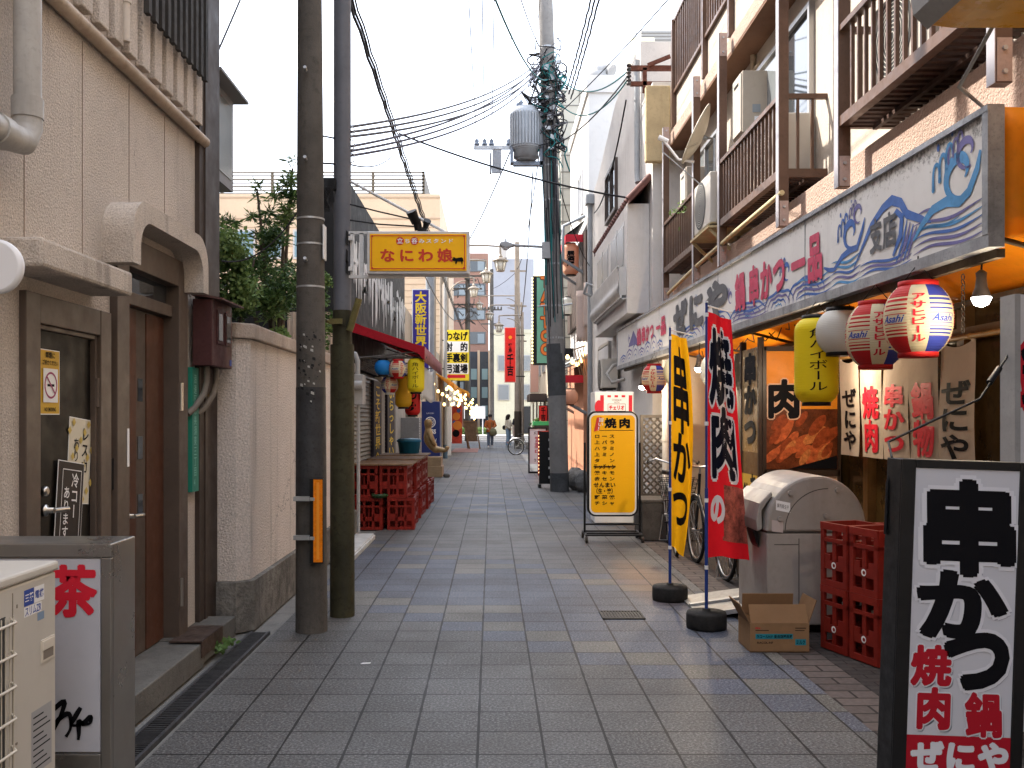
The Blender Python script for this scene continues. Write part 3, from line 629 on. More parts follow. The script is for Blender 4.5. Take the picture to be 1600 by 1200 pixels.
# ---- yellow hanging sign
SG = TH('hanging_sign', 'yellow sign with red lettering in a white frame hung from the grey steel pole', 'sign', (-.6, 7.0, 2.57))
x0, x1, z0, z1 = -1.055, -.165, 2.585, 2.905; xs = -.90
YBOARD = mat('yellow_sign_face', (.9, .47, .004), .5, var=(3, .06), spec=.2)
m = MB(); m.box(xs - .035, x1, 6.96, 7.12, z0, z1); m.build('case', mat('white_sign_case', (.55, .55, .56), .4, var=(5, .1)), SG, bevel=.006)
m = MB(); m.box(xs - .012, x1 - .022, 6.951, 6.959, z0 + .022, z1 - .022)
fn = front(xs - .012, z0 + .022, 6.951); wS, hS = x1 - .022 - xs + .012, z1 - z0 - .044
def rect(mb, fn, a, b, c, d, t, mi, lift=1):
    f = lambda u, v: fn(u, v, lift)
    mb.ribbon([(a, b + t / 2), (c, b + t / 2)], t, f, mi); mb.ribbon([(a, d - t / 2), (c, d - t / 2)], t, f, mi); mb.ribbon([(a + t / 2, b + t), (a + t / 2, d - t)], t, f, mi); mb.ribbon([(c - t / 2, b + t), (c - t / 2, d - t)], t, f, mi)
def disc(mb, fn, u, v, r, mi, lift=1, n=20, sx=1):
    mb.add([fn(u + sx * r * math.cos(2 * math.pi * k / n), v + r * math.sin(2 * math.pi * k / n), lift) for k in range(n)], [tuple(range(n))], mi)
rect(m, fn, .012, .012, wS - .012, hS - .012, .006, 1)
for a in (.018, wS - .018):
    for b in (.018, hS - .018): disc(m, fn, a, b, .009, 1, 1.4)
text(m, 'なにわ娘', fn, .06, .05, wS - .09, .18, 1, .035, fill=.78, shear=-.05)
t_ = '立ち呑みスタンド'
for i, ch in enumerate(t_):
    a = .2 + i * .054; big = ch in '立呑'
    if big: disc(m, fn, a + .027, .222, .03, 1, 1)
    text(m, ch, fn, a, .2 if not big else .196, a + .054, .244 if not big else .25, 2, .02, lift=2, fill=.8)
bull = [(0, .03), (.01, .05), (.02, .05), (.03, .043), (.075, .05), (.085, .04), (.088, .02), (.08, .018), (.08, .0), (.072, 0), (.07, .018), (.04, .018), (.035, 0), (.026, 0), (.026, .02), (.012, .022)]
m.add([fn(wS - .11 + a, .05 + b, 2.2) for a, b in bull], [tuple(range(len(bull)))], 3)
m.build('face', [YBOARD, mat('sign_red', (.55, .045, .02), .5), INKW, INK], SG)
m = MB()
for z in (z0 + .0, z1 + .012): m.box(-1.08, x1 - .18 if z > 2.7 else x1 - .5, 7.02, 7.05, z - .022, z - .001)
m.box(-1.068, -1.045, 7.02, 7.05, z0, z1); m.box(-1.0, -.97, 7.02, 7.05, z0, z1); m.box(-1.09, -1.05, 6.99, 7.1, z0 + .03, z0 + .06); m.box(-1.09, -1.05, 6.99, 7.1, z1 - .06, z1 - .03)
m.tube([(-1.07, 7.05, 3.3), (-.35, 7.05, 2.915)], .011, 8); m.build('bracket', mat('white_bracket', (.6, .6, .6), .45, var=(8, .15)), SG)
SP = TH('spotlight', 'black spotlight standing on top of the yellow hanging sign', 'spotlight', (-.57, 7.06, 2.92))
m = MB(); m.tube([(-.55, 7.0, 2.92), (-.565, 6.98, 3.0)], .03, 10); m.tube([(-.568, 6.98, 2.97), (-.60, 6.94, 3.05)], [.032, .042], 14); m.box(-.56, -.49, 6.98, 7.08, 2.916, 2.94); m.tube([(-.5, 7.0, 2.94), (-.48, 6.96, 2.985)], [.02, .03], 10); m.build('lamp_head', BLACK, SP)
m = MB(); m.tube([(-1.07, 7.02, 3.12), (-.85, 7.0, 3.06), (-.6, 6.98, 3.0)], .006, 6); m.tube([(-1.07, 7.02, 3.0), (-.85, 7.0, 2.965), (-.55, 6.99, 2.945)], .006, 6); m.build('cord', CABLE, SP)

# ================================================================== LEFT: black shop with drips
BS = TH('black_shop', 'black painted shop front with white dripping paint lettering', 'building', (-1.9, 16, 0))
BLK = mat('black_boarding', (.014, .0138, .014), .65, var=(2, .3), bump=(14, .15), streak=(.4, (.06, .058, .055)))
m = MB(); m.box(-2.5, -1.9, 12.2, 20.3, 2.2, 4.66); m.box(-9, -2.5, 12.8, 20.3, 0, 3.2); m.box(-2.5, -1.9, 12.3, 12.8, 0, 2.2); m.box(-2.5, -2.0, 12.8, 20.3, 0, 2.2); m.box(-1.95, -1.86, 12.35, 12.55, 0, 2.2, 1); m.box(-2, -1.88, 15.9, 16.35, 0, 2.2, 1); m.box(-2, -1.88, 18.2, 20.3, 0, 2.2, 1)
m.build('wall', [BLK, mat('dirty_cream_trim', (.42, .38, .33), .7, var=(4, .2))], BS)
m = MB(); rnd = random.Random(11); fn = faceX(-1.9, 12.4, 2.75, 1, .006)
y = .35
while y < 7.6:
    wd = rnd.uniform(.22, .5); top = rnd.uniform(.95, 1.45); bot = rnd.uniform(.2, .55)
    k = rnd.randint(2, 4)
    for j in range(k):
        u = y + wd * j / k; b = bot + rnd.uniform(-.15, .35); q = rnd.uniform(.09, .17)
        m.ribbon([(u + rnd.uniform(-.03, .03), top + rnd.uniform(-.2, .1)), (u, top - .35), (u + .01, (top + b) / 2), (u + .01, b + .1), (u + .01, b)], [q * .8, q * 1.3, q, q * .5, .01], lambda a, c: fn(a, c, 1 + j * .12))
    if rnd.random() < .8:
        v = rnd.uniform(.75, top); m.ribbon([(y - .05, v), (y + wd * .6, v + .05), (y + wd + .02, v - .03)], [.1, .15, .08], lambda a, c: fn(a, c, 1.9))
    y += wd + rnd.uniform(.08, .2)
m.build('dripping_lettering', mat('white_drip_paint', (.6, .6, .58), .6, var=(9, .15)), BS)
SHUT = mat('roller_shutter', (.2, .19, .17), .5, .2, var=(4, .15))
def shutter(parent, x, y0, y1, z0, z1, sgn=1):
    m = MB(); z = z0
    while z < z1 - .01: m.add([(x, y0, z), (x, y1, z), (x, y1, z + .012), (x, y0, z + .012), (x + sgn * .018, y0, z + .03), (x + sgn * .018, y1, z + .03), (x, y0, z + .065), (x, y1, z + .065)], [(0, 1, 2, 3), (3, 2, 5, 4), (4, 5, 7, 6)]); z += .065
    return m.build('shutter', SHUT, parent)
shutter(BS, -1.93, 12.8, 15.85, 0, 2.15); shutter(BS, -1.93, 16.4, 18.15, 0, 2.15)
m = MB(); z = 1.55
m.box(-2.6, -1.93, 11.9, 12.0, 1.2, 2.86)
x = -2.6
while x < -1.95: m.tube([(x, 11.9, 1.2), (x, 11.9, 2.86)], .018, 6); x += .06
m.build('corrugated_fence', mat('cream_corrugated_sheet', (.5, .39, .3), .6, var=(3, .12), streak=(.3, (.3, .2, .13))), origin=(-2.2, 11.95, 1.2), label='narrow cream corrugated sheet standing behind the two poles', cat='fence')
AW = TH('red_awning', 'red fabric awning sloping out over the stacked crates', 'awning', (-1.4, 14.6, 2.4))
REDF = mat('red_awning_fabric', (.42, .012, .025), .7, var=(3, .15), trans=.35)
m = MB(); m.grid(lambda u, v: (-1.89 + .99 * u, 12.5 + 4.2 * v, 2.80 - .34 * u - .03 * math.sin(u * 3.14) * (1 + .3 * math.sin(v * 40))), 8, 40); m.build('canopy', REDF, AW, solid=.006)
m = MB(); m.grid(lambda u, v: (-.9 + .01 * math.sin(u * 60), 12.5 + 4.2 * u, 2.455 - .2 * v), 40, 2); m.build('valance', mat('faded_pink_valance', (.38, .16, .16), .75, var=(4, .2), trans=.2), AW, solid=.005)
m = MB(); m.add([(-1.89, 12.5, 2.79), (-.9, 12.5, 2.45), (-.9, 12.5, 2.27), (-1.0, 12.5, 2.38), (-1.89, 12.5, 2.66)], [(4, 3, 2, 1, 0)]); m.build('side_valance', REDF, AW, solid=.005)
m = MB()
for y in (12.54, 14.6, 16.66): m.tube([(-1.89, y, 2.74), (-.92, y, 2.41)], .013, 8); m.tube([(-1.89, y, 2.3), (-.95, y, 2.4)], .01, 8)
m.tube([(-1.88, 12.6, 2.32), (-.88, 12.6, 2.32)], .016, 8); m.tube([(-.92, 12.5, 2.41), (-.92, 16.7, 2.41)], .014, 8)
for k in range(9): x = -1.8 + k * .03; m.tube([(x, 12.6, 2.32), (x - .05, 12.62, 2.24 + .02 * (k % 3)), (x + .1, 12.64, 2.16), (x + .25, 12.6, 2.3)], .006, 5)
m.build('awning_frame', mat('dark_steel_tube', (.12, .11, .1), .5, .6, var=(8, .3)), AW)
m = MB()
for y0, y1, tx in ((14.75, 15.75, 'こそ新世界へ！'), (16.7, 17.9, 'いらっしゃい！')):
    m = MB(); m.box(-1.92, -1.87, y0, y1, .5, 2.1); fn = faceX(-1.87, y0, .5, 1, .005); text(m, tx, fn, .15, .06, y1 - y0 - .15, 1.55, 1, .02, vert=True)
    m.build('vertical_banner', [mat('navy_banner', (.02, .018, .03), .6), YELI], origin=(-1.87, y0, .5), label=('dark vertical banner with yellow letters left of the pale shutter pillar' if y0 < 15 else 'dark vertical banner with yellow letters right of the pale shutter pillar'), cat='banner')

# ------------------------------------------------------------------ crates
CRED = mat('red_crate_plastic', (.2, .014, .009), .45, var=(4, .2), streak=(.3, (.13, .015, .012)))
def crate_mesh(sx, sy, sz, logo=True):
    m = MB(); t = .012; hx, hy = sx / 2, sy / 2
    def wall(fn, L, mi=0):
        def b(a0, a1, z0, z1, d0=0, d1=t): m.prism([(a0, z0), (a1, z0), (a1, z1), (a0, z1)], fn, d0, d1)
        b(-L, L, sz - .045, sz, -.008); b(-L, L, 0, .04, -.004); b(-L, L, sz * .70, sz * .76, -.004); b(-L, L, sz * .27, sz * .40)
        p = .035
        b(-L, -L + p, .04, sz - .045, -.004); b(L - p, L, .04, sz - .045, -.004)
        k = 3 if L > .17 else 2
        for i in range(1, k): x = -L + 2 * L * i / k; b(x - .016, x + .016, .04, sz - .045)
        b(-L + p, -L + 2 * L * .34, sz * .40, sz * .5); b(L - 2 * L * .34, L - p, sz * .40, sz * .5)
    wall(lambda a, z, d: (a, -hy + d, z), hx); wall(lambda a, z, d: (-a, hy - d, z), hx)
    wall(lambda a, z, d: (hx - d, a, z), hy - .002); wall(lambda a, z, d: (-hx + d, -a, z), hy - .002)
    m.box(-hx + .01, hx - .01, -hy + .01, hy - .01, .015, .03)
    m.box(-.006, .006, -hy + .012, hy - .012, .03, sz * .66); m.box(-hx + .012, hx - .012, -.006, .006, .03, sz * .66)
    if logo:
        for s in (-1, 1):
            f = lambda u, v, l=1: (s * (hx + .0015), s * u, v); disc(m, f, 0, sz * .34, .022, 1); disc(m, lambda u, v, l=1: (s * (hx + .003), s * u, v), 0.004, sz * .34, .012, 0)
    return m
crA = crate_mesh(.36, .46, .43).build('beer_crate', [CRED, INKW], label='red plastic crate stacked under the table boards along the shuttered front', cat='crate', group='red crates under the table boards')
first = True; rnd = random.Random(4)
for (y, xs_, tiers) in ((12.66, (-1.63, -1.24), 2), (13.18, (-1.66, -1.26), 2), (14.1, (-1.65, -1.25), 2), (14.62, (-1.66, -1.25), 2), (15.5, (-1.64, -1.24), 2), (16.02, (-1.64, -1.25), 2), (16.5, (-1.22,), 1)):
    for x in xs_:
        for k in range(tiers):
            o = crA if first else dup(crA); first = False
            o.location = (x + rnd.uniform(-.02, .02) - (.06 if k else 0), y + rnd.uniform(-.02, .02), .002 + k * .432); o.rotation_euler = (0, 0, R(rnd.uniform(-4, 4)))
for i, (y0, y1, lb) in enumerate(((12.36, 13.42, 'nearest the camera'), (13.85, 14.86, 'middle one of the row'), (15.25, 16.25, 'farthest of the row'))):
    m = MB(); m.box(-1.86, -1.06, y0, y1, .868, .888); m.box(-1.86, -1.06, y0 + .35, y0 + .355, .886, .8885, 1); m.build('table_board', [WOOD, BLACK], origin=(-1.46, y0, .868), label='wooden board laid on red crates as a table top, ' + lb, cat='table top', bevel=.004)
m = MB(); m.lathe([(.1, 0), (.12, .03), (.115, .05)], (-1.5, 12.43, .434), 16); m.v = m.v; m.build('green_bottle_tray', mat('dark_green_glass', (.02, .05, .02), .3), origin=(-1.5, 12.43, .434), label='dark green tray tucked between the nearest red crates', cat='tray')
TB = TH('blue_tub', 'blue plastic tub with a white lid on the farthest table board', 'tub', (-1.45, 16.0, .889))
m = MB(); m.lathe([(.17, 0), (.2, .2), (.215, .2), (.215, .225), (.2, .225)], (-1.42, 16.0, .889), 24); m.build('tub', mat('blue_plastic', (.02, .16, .3), .4), TB)
m = MB(); m.lathe([(.205, .226), (.19, .25), (.02, .26)], (-1.42, 16.0, .889), 24); m.build('lid', mat('pale_lid', (.1, .25, .38), .4), TB)
m = MB(); m.box(-1.95, -1.5, 19.2, 19.9, .65, 1.5); m.box(-1.93, -1.52, 19.2, 19.9, 0, .649); 
for z in [1.46 - .05 * k for k in range(14)]: m.box(-1.5, -1.485, 19.22, 19.25, z, z + .025, 1)
m.build('metal_cabinet', [mat('grey_cabinet', (.2, .19, .18), .5, var=(3, .15)), WHITE], origin=(-1.6, 19.5, 0), label='grey metal cabinet behind the blue tub', cat='cabinet', bevel=.005)

# ------------------------------------------------------------------ lanterns
CREAM = mat('cream_paper_lantern', (.72, .66, .45), .6, trans=.35)
LRED = mat('lantern_red', (.5, .02, .02), .5, trans=.3); LBLU = mat('lantern_blue', (.04, .06, .36), .5, trans=.3); LYEL = mat('lantern_yellow', (.78, .64, .02), .5, trans=.35)
LWHT = mat('lantern_white', (.74, .74, .7), .55, trans=.4); LSKY = mat('lantern_sky_blue', (.02, .22, .6), .5, trans=.3); LSAL = mat('lantern_salmon', (.75, .42, .28), .55, trans=.35); LGOL = mat('lantern_amber', (.65, .38, .02), .5, trans=.35)
def lantern(label, c, r, h, kind, cap, rot=0, group=None, nseg=48, cord=.1, wire=None, name='paper_lantern', ribs=26):
    """c: centre; kind: 'beer' striped, or a plain material"""
    t = TH(name, label, 'lantern', c, group); c = Vector(c); N = ribs * 3
    def rad(v):
        x = abs(2 * v - 1)
        if kind == 'beer' or h < 2.4 * r: s = math.sqrt(max(0, 1 - (x * .86) ** 2.3))
        else: s = 1 if x < .7 else math.sqrt(max(0, 1 - ((x - .7) / .38) ** 2.0))
        return r * max(.3, s)
    prof = [(rad(i / N) + (.0022 if i % 3 == 1 else 0) * min(1, r * 6), -h / 2 + h * i / N) for i in range(N + 1)]
    def sector(k):
        a = (k + .5) / nseg * 360 % 90
        return -1 if a < 37 else (0 if ((k + .5) / nseg * 360 % 180) < 90 else 1)
    def mf(i, k):
        if kind != 'beer': return 0
        v = i / N; s = sector(k)
        if s < 0: return 0
        col = 1 if s == 0 else 2
        if v > .83 or v < .2: return col
        if .55 < v: q = (v - .55) / .28 * 4.5; return col if (q % 1) < .2 + .11 * q else 0
        if v < .42: q = (.42 - v) / .22 * 4.5; return col if (q % 1) < .2 + .11 * q else 0
        return 0
    m = MB(); m.lathe(prof, c, nseg, mf=mf)
    def on(az):
        def f(u, v, l=1):
            vv = (v + h / 2) / h; rr = rad(vv) + .0035; a = az + u / r; return (c.x + rr * math.cos(a), c.y + rr * math.sin(a), c.z + v)
        return f
    mats = [CREAM, LRED, LBLU] if kind == 'beer' else [kind]
    if kind == 'beer':
        if wire != 'nolabel':
            mats += [REDI, BLUEI]
            for q in range(4):
                a = R(18.5 + 90 * q); text(m, 'アサヒビール', on(a), -r * .24, -h * .36, r * .24, h * .36, 3, .03, vert=True, cut=3)
                text(m, 'Asahi', on(R(63.5 + 90 * q)), -r * .38, -h * .065, r * .38, h * .045, 4, .02, fit=True, cut=4, shear=.12)
    b = m.build('shade', mats, t)
    m = MB(); rt = rad(1) * 1.08; m.lathe([(rt, h / 2 - .012), (rt, h / 2 + .022), (rt * .9, h / 2 + .022)], c, 24); m.build('rim', cap, t); m = MB(); m.lathe([(rt * .9, -h / 2 - .022), (rt, -h / 2 - .022), (rt, -h / 2 + .012)], c, 24); m.build('rim', cap, t)
    m = MB(); m.tube([c + Vector((-rt * .8, 0, h / 2 + .02)), c + Vector((0, 0, h / 2 + .02 + cord)), c + Vector((rt * .8, 0, h / 2 + .02))], .003, 5); m.tube([c + Vector((0, 0, h / 2 + .02 + cord)), c + Vector((0, 0, h / 2 + cord + .06))], .004, 5); m.build('hanger', CABLE, t)
    t.rotation_euler = (0, 0, R(rot)); return t, on, b
def letter_lantern(label, c, r, h, shade, cap, body, ink, wfrac=.5, hfrac=.8, bold=.01, az=-90, **k):
    t = lantern(label, c, r, h, shade, cap, **k)[0]; c = Vector(c); m = MB(); rr = r + .004
    fn = lambda u, v, l=1: (c.x + rr * math.cos(R(az) + u / r), c.y + rr * math.sin(R(az) + u / r), c.z + v)
    text(m, body, fn, -r * wfrac, -h * hfrac / 2, r * wfrac, h * hfrac / 2, 0, bold, vert=True, cut=3); m.build('lettering', ink, t); return t
lantern('small plain sky blue lantern under the red awning', (-1.475, 12.62, 2.185), .115, .2, LSKY, BLACK, nseg=32, ribs=12)
lantern('red white and blue beer lantern just right of the blue one under the awning', (-1.27, 12.6, 2.165), .125, .22, 'beer', LRED, rot=12, ribs=14)
lantern('pale striped beer lantern, lowest under the red awning', (-1.405, 12.8, 1.955), .12, .22, 'beer', LWHT, rot=63, ribs=14)
letter_lantern('yellow long lantern with thin black writing under the awning corner', (-1.03, 12.65, 2.08), .115, .46, LYEL, BLACK, '角ハイボール', INK, .42, .75, 0, ribs=20)
lantern('amber long lantern without writing behind the beer lanterns', (-1.24, 13.05, 1.87), .115, .44, LGOL, BLACK, ribs=18)
letter_lantern('red long lantern with black brush writing low under the awning', (-1.13, 13.3, 1.75), .11, .42, LRED, BLACK, 'のみ', INK, .7, .8, .03, ribs=18)
m = MB(); m.grid(lambda u, v: (-1.0 + .14 * u + .0 * v, 13.2 + .5 * u, 2.2 - .45 * v + .03 * math.sin(u * 6)), 8, 8); m.build('hanging_cloth', mat('grey_white_cloth', (.5, .5, .5), .8, var=(5, .1)), origin=(-1, 13.4, 2), label='pale cloth hanging beside the yellow lantern under the awning', cat='cloth', solid=.004)

# ================================================================== LEFT, farther shops
CRM = mat('cream_render', (.5, .43, .33), .85, var=(1.2, .12), bump=(30, .3), streak=(.4, (.25, .2, .15)))
GRW = mat('grey_render', (.33, .32, .3), .85, var=(1.2, .12), bump=(30, .3), streak=(.5, (.16, .15, .14)))
m = MB(); m.box(-9, -1.95, 20.32, 27.4, 0, 4.0); L3 = m.build('low_shop', CRM, origin=(-2, 23, 0), label='low cream shop building behind the seated statue', cat='building')
m = MB(); m.box(-1.95, -1.9, 20.6, 23.2, .1, 2.3); m.build('door', mat('dark_timber', (.05, .035, .025), .6, var=(4, .3)), L3)
m = MB(); m.box(-9, -2.0, 27.5, 43.8, 0, 3.9); L4 = m.build('low_shop', GRW, origin=(-2, 35, 0), label='low grey shop row with orange awnings and string lights', cat='building')
for y in (29, 33, 37, 40.5):
    m = MB(); m.box(-2.0, -1.96, y, y + 2.2, .1, 2.4); m.build('shop_window', mat('warm_shop_window', (.12, .07, .035), .4, var=(2, .5)), L4)
m = MB(); m.box(-20, -2.45, 44, 60, 0, 12.1); BB = m.build('beige_building', mat('beige_panel_wall', (.56, .42, .29), .7, var=(.5, .08)), origin=(-8, 44, 0), label='large beige building with a louvred roof screen, filling the back left', cat='building')
m = MB()
for k in range(26): m.box(-20, -2.46, 43.985, 43.999, 3 + k * .3, 3.035 + k * .3)
for z in (10.9, 11.9): m.box(-20, -2.43, 43.97, 43.999, z, z + .06)
m.build('cladding_joint', mat('beige_joint', (.4, .29, .2), .8), BB)
m = MB(); z = 12.1
while z < 13.15: m.box(-13, -3.2, 44.1, 44.14, z, z + .07); z += .17
for x in (-12.9, -10.5, -8.2, -5.7, -3.3): m.box(x, x + .12, 44.14, 44.3, 12.1, 13.2)
m.box(-3.3, -3.2, 44.1, 50, 12.1, 13.2)
m.build('roof_screen', mat('beige_louvre', (.13, .105, .075), .6), BB)
for x in (-12.2, -10.9, -9.4, -7.6):
    m = MB(); m.box(x, x + 1.0, 43.93, 43.98, 9.0, 10.4); p = m.build('window', ALU, BB); m = MB(); m.box(x + .08, x + .92, 43.9, 43.93, 9.1, 10.3); m.build('pane', mat('bluish_glass', (.16, .24, .28), .15), p)
# vertical shop signs
def signboard(name, label, x0, x1, z0, z1, Y, face, frame_, draw=None, dep=.12, br=None, inset=.025, mats=()):
    t = TH(name, label, 'sign', ((x0 + x1) / 2, Y, z0)); m = MB(); m.box(x0, x1, Y + .006, Y + dep, z0, z1); m.build('case', frame_, t, bevel=.005)
    m = MB(); m.box(x0 + inset, x1 - inset, Y - .002, Y + .0055, z0 + inset, z1 - inset); fn = front(x0 + inset, z0 + inset, Y - .002, d=.006)
    ms = [face] + list(mats)
    if draw: draw(m, fn, x1 - x0 - 2 * inset, z1 - z0 - 2 * inset)
    m.build('face', ms, t)
    if br:
        m = MB()
        for b in br: m.bar(*b)
        m.build('bracket', BLACK, t)
    return t
signboard('vertical_sign', 'blue vertical sign with yellow characters in a white frame', -1.93, -1.5, 2.62, 4.62, 22.5, mat('blue_sign_face', (.045, .03, .25), .4), WHITE, lambda m, f, w_, h: text(m, '大阪新世界横丁', f, .05, .03, w_ - .05, h - .03, 1, .035, vert=True), mats=[YELI], br=[((-1.95, 22.6, 3.0), (-1.8, 22.6, 3.0), .04, .04), ((-1.95, 22.6, 4.3), (-1.8, 22.6, 4.3), .04, .04)])
def d_yw(m, f, w_, h):
    hs = h / 4.55
    for i, (tx, c) in enumerate((('わなげ', 0), ('射 的', 2), ('手裏剣', 0), ('弓道場', 2))):
        b = h - hs * (i + 1)
        if c: m.add([f(0, b, 0), f(w_, b, 0), f(w_, b + hs, 0), f(0, b + hs, 0)], [(0, 1, 2, 3)], 2)
        text(m, tx, f, .03, b + .03, w_ - .03, b + hs - .03, 1, .035, lift=2)
    m.add([f(a, b, 1) for a, b in ((.06, .14), (.2, .05), (.2, .08), (w_ - .12, .08), (w_ - .12, .2), (.2, .2), (.2, .23))], [tuple(range(7))], 3)
signboard('game_sign', 'yellow and white sign with a red arrow beyond the red awning', -1.85, -.87, 2.93, 4.9, 36, mat('yellow_lit_face', (.8, .62, .03), .4), mat('yellow_edge', (.6, .5, .04), .5), d_yw, mats=[INK, INKW, REDI], br=[((-2.0, 36.1, 3.4), (-1.8, 36.1, 3.4), .05, .05), ((-2.0, 36.1, 4.5), (-1.8, 36.1, 4.5), .05, .05)])
m = MB(); m.tube([(-1.69, 34, 0), (-1.69, 34, 6.8)], [.075, .06], 14); m.tube([(-1.69, 34, 0), (-1.69, 34, .5)], .085, 14, 1); m.build('slim_post', [mat('pale_grey_pole', (.3, .3, .3), .5, var=(3, .15)), mat('blue_grey_base', (.08, .13, .18), .6)], origin=(-1.69, 34, 0), label='slim pale grey post in front of the yellow and white sign', cat='post')
m = MB(); m.tube([(-1.82, 27.46, 0), (-1.82, 27.46, 6.2)], .13, 12); m.build('slim_post', mat('blue_grey_column', (.2, .22, .25), .5, var=(3, .15)), origin=(-1.82, 27.46, 0), label='thicker blue grey post beside the blue vertical sign', cat='post')
# vending machine with navy side panel
VM = TH('vending_machine', 'navy drinks machine with BOSS lettering behind the seated statue', 'vending machine', (-1.72, 26.2, 0))
m = MB(); m.box(-1.98, -1.44, 25.9, 26.7, .02, 1.95); m.build('body', mat('navy_enamel', (.02, .035, .14), .35), VM, bevel=.01)
m = MB(); fn = front(-1.98, .02, 25.898, d=.006)
ring = [(.27 + .14 * math.cos(a / 12 * math.pi), 1.35 + .14 * math.sin(a / 12 * math.pi)) for a in range(25)]; m.ribbon(ring, .025, lambda u, v: fn(u, v, 1)); ring = [(.27 + .1 * math.cos(a / 12 * math.pi), 1.35 + .1 * math.sin(a / 12 * math.pi)) for a in range(25)]; m.ribbon(ring, .012, lambda u, v: fn(u, v, 1))
prof = [(.2, 1.28), (.33, 1.28), (.34, 1.36), (.3, 1.42), (.22, 1.42), (.2, 1.37), (.17, 1.34), (.2, 1.33)]; m.add([fn(a, b, 1) for a, b in prof], [tuple(range(len(prof)))])
text(m, 'BOSS', fn, .12, 1.03, .43, 1.15, 0, .04, fit=True); m.ribbon([(.25, .6), (.33, .85), (.36, .9), (.3, .7), (.42, .85), (.44, .9), (.38, .6)], .02, lambda u, v: fn(u, v, 1)); text(m, 'SUNTORY', fn, .16, 1.58, .38, 1.62, 0, .0, fit=True)
m.add([fn(a, b, 1) for a, b in ((.3, .25), (.42, .2), (.46, .27), (.4, .23), (.3, .29))], [(0, 1, 2, 3, 4)], 1); m.build('lettering', [INKW, REDI], VM)
# string lights and orange awnings
BULB = mat('lit_bulb', (1, .85, .5), .3, emit=((1, .58, .17), 2.4))
for i, (y0, y1, xo) in enumerate(((29.5, 33.4, -1.2), (34.5, 39, -1.25), (39.5, 43, -1.0))):
    t = TH('shop_awning', ('orange awning nearest the slim post', 'orange awning in the middle of the far shop row', 'orange awning at the far end of the shop row')[i], 'awning', (-1.6, y0, 2.5))
    m = MB(); m.grid(lambda u, v: (-1.99 + (xo + 1.99) * u, y0 + (y1 - y0) * v, 3.05 - .45 * u), 4, 8); m.build('canopy', mat('orange_canvas', (.7, .33, .05), .7, var=(3, .15), trans=.4), t, solid=.01)
    m = MB(); m.grid(lambda u, v: (xo, y0 + (y1 - y0) * u, 2.6 - .22 * v), 8, 2); m.grid(lambda u, v: (-1.99 + (xo + 1.99) * u, y0, 3.05 - .45 * u - .2 * v * u), 4, 2); m.build('valance', MC['orange_canvas'], t, solid=.008)
def string_lights(label, pts, n):
    t = TH('string_lights', label, 'string lights', pts[0]); m = MB(); m.tube(pts, .008, 5); m.build('cord', CABLE, t); b0 = None
    for k in range(n):
        s = k / max(1, n - 1) * (len(pts) - 1); i = min(int(s), len(pts) - 2); p = Vector(pts[i]).lerp(Vector(pts[i + 1]), s - i) - Vector((0, 0, .06))
        if not b0:
            mm = MB(); mm.lathe([(.01, -.06), (.038, -.04), (.047, -.005), (.03, .035), (.012, .05)], pts[0], 10); b0 = mm.build('bulb', BULB, t); b = b0
        else: b = dup(b0, parent=t)
        b.location = p - Vector(pts[0])
string_lights('string of warm lit bulbs under the near orange awning', [(-1.95, 29.2, 2.85), (-1.6, 29.4, 2.25), (-1.25, 29.6, 2.7), (-1.55, 30.4, 2.0), (-1.1, 31, 2.5), (-1.4, 32, 1.95), (-1.1, 33, 2.35)], 17)
string_lights('longer string of warm lit bulbs hung along the far orange awnings', [(-1.6, 34.2, 2.7), (-1.15, 35, 2.35), (-1.3, 36, 2.0), (-1.05, 37.5, 2.5), (-1.1, 39, 1.9), (-.8, 40, 2.35), (-.95, 41, 1.7), (-.65, 42, 2.15), (-.8, 43, 1.5)], 30)
m = MB(); m.box(-1.75, -.6, 39.8, 45.0, .004, .012); m.build('entrance_mat', mat('reddish_mat', (.3, .17, .15), .9, var=(5, .3)), label='faded reddish mat on the ground under the bulbs', cat='mat')
PB = TH('menu_board', 'brown wooden folding board standing by the far bulbs', 'signboard', (-1.1, 44.5, 0))
m = MB(); m.bar((-1.05, 44.4, 0), (-1.35, 44.4, 1.35), .06, .06); m.bar((-.55, 44.4, 0), (-.75, 44.4, 1.3), .06, .06); m.bar((-1.35, 44.4, 1.32), (-.75, 44.4, 1.32), .06, .06); m.bar((-1.13, 44.7, 0), (-1.3, 44.4, 1.3), .05, .05); m.build('frame', WOOD, PB)
m = MB(); m.prism([(-1.12, .35), (-.65, .35), (-.78, 1.28), (-1.32, 1.28)], lambda a, b, d: (a, d, b), 44.41, 44.43); m.build('panel', mat('brown_panel', (.16, .1, .06), .7, var=(5, .3)), PB)
m = MB(); m.box(-1.75, -1.3, 41.0, 41.06, .35, 2.0, 0); fn = front(-1.75, .35, 41.0, d=.006)
for a, b, r, c in ((.2, 1.2, .17, 1), (.25, .8, .2, 1), (.18, .45, .16, 2), (.3, 1.45, .09, 3), (.1, .95, .07, 3)): disc(m, fn, a, b, r, c, 1 + r)
m.build('poster_panel', [mat('red_poster', (.5, .06, .04), .5, var=(6, .4)), mat('orange_blot', (.7, .25, .05), .5), INK, mat('blue_blot', (.05, .12, .4), .5)], origin=(-1.5, 41, .35), label='colourful red poster panel beside the wooden folding board', cat='poster')
m = MB(); m.box(-1.68, -1.5, 34.4, 34.44, .1, 1.9); m.build('white_curtain', WHITE, origin=(-1.6, 34.4, .1), label='narrow white sheet hanging just behind the slim post', cat='sheet')

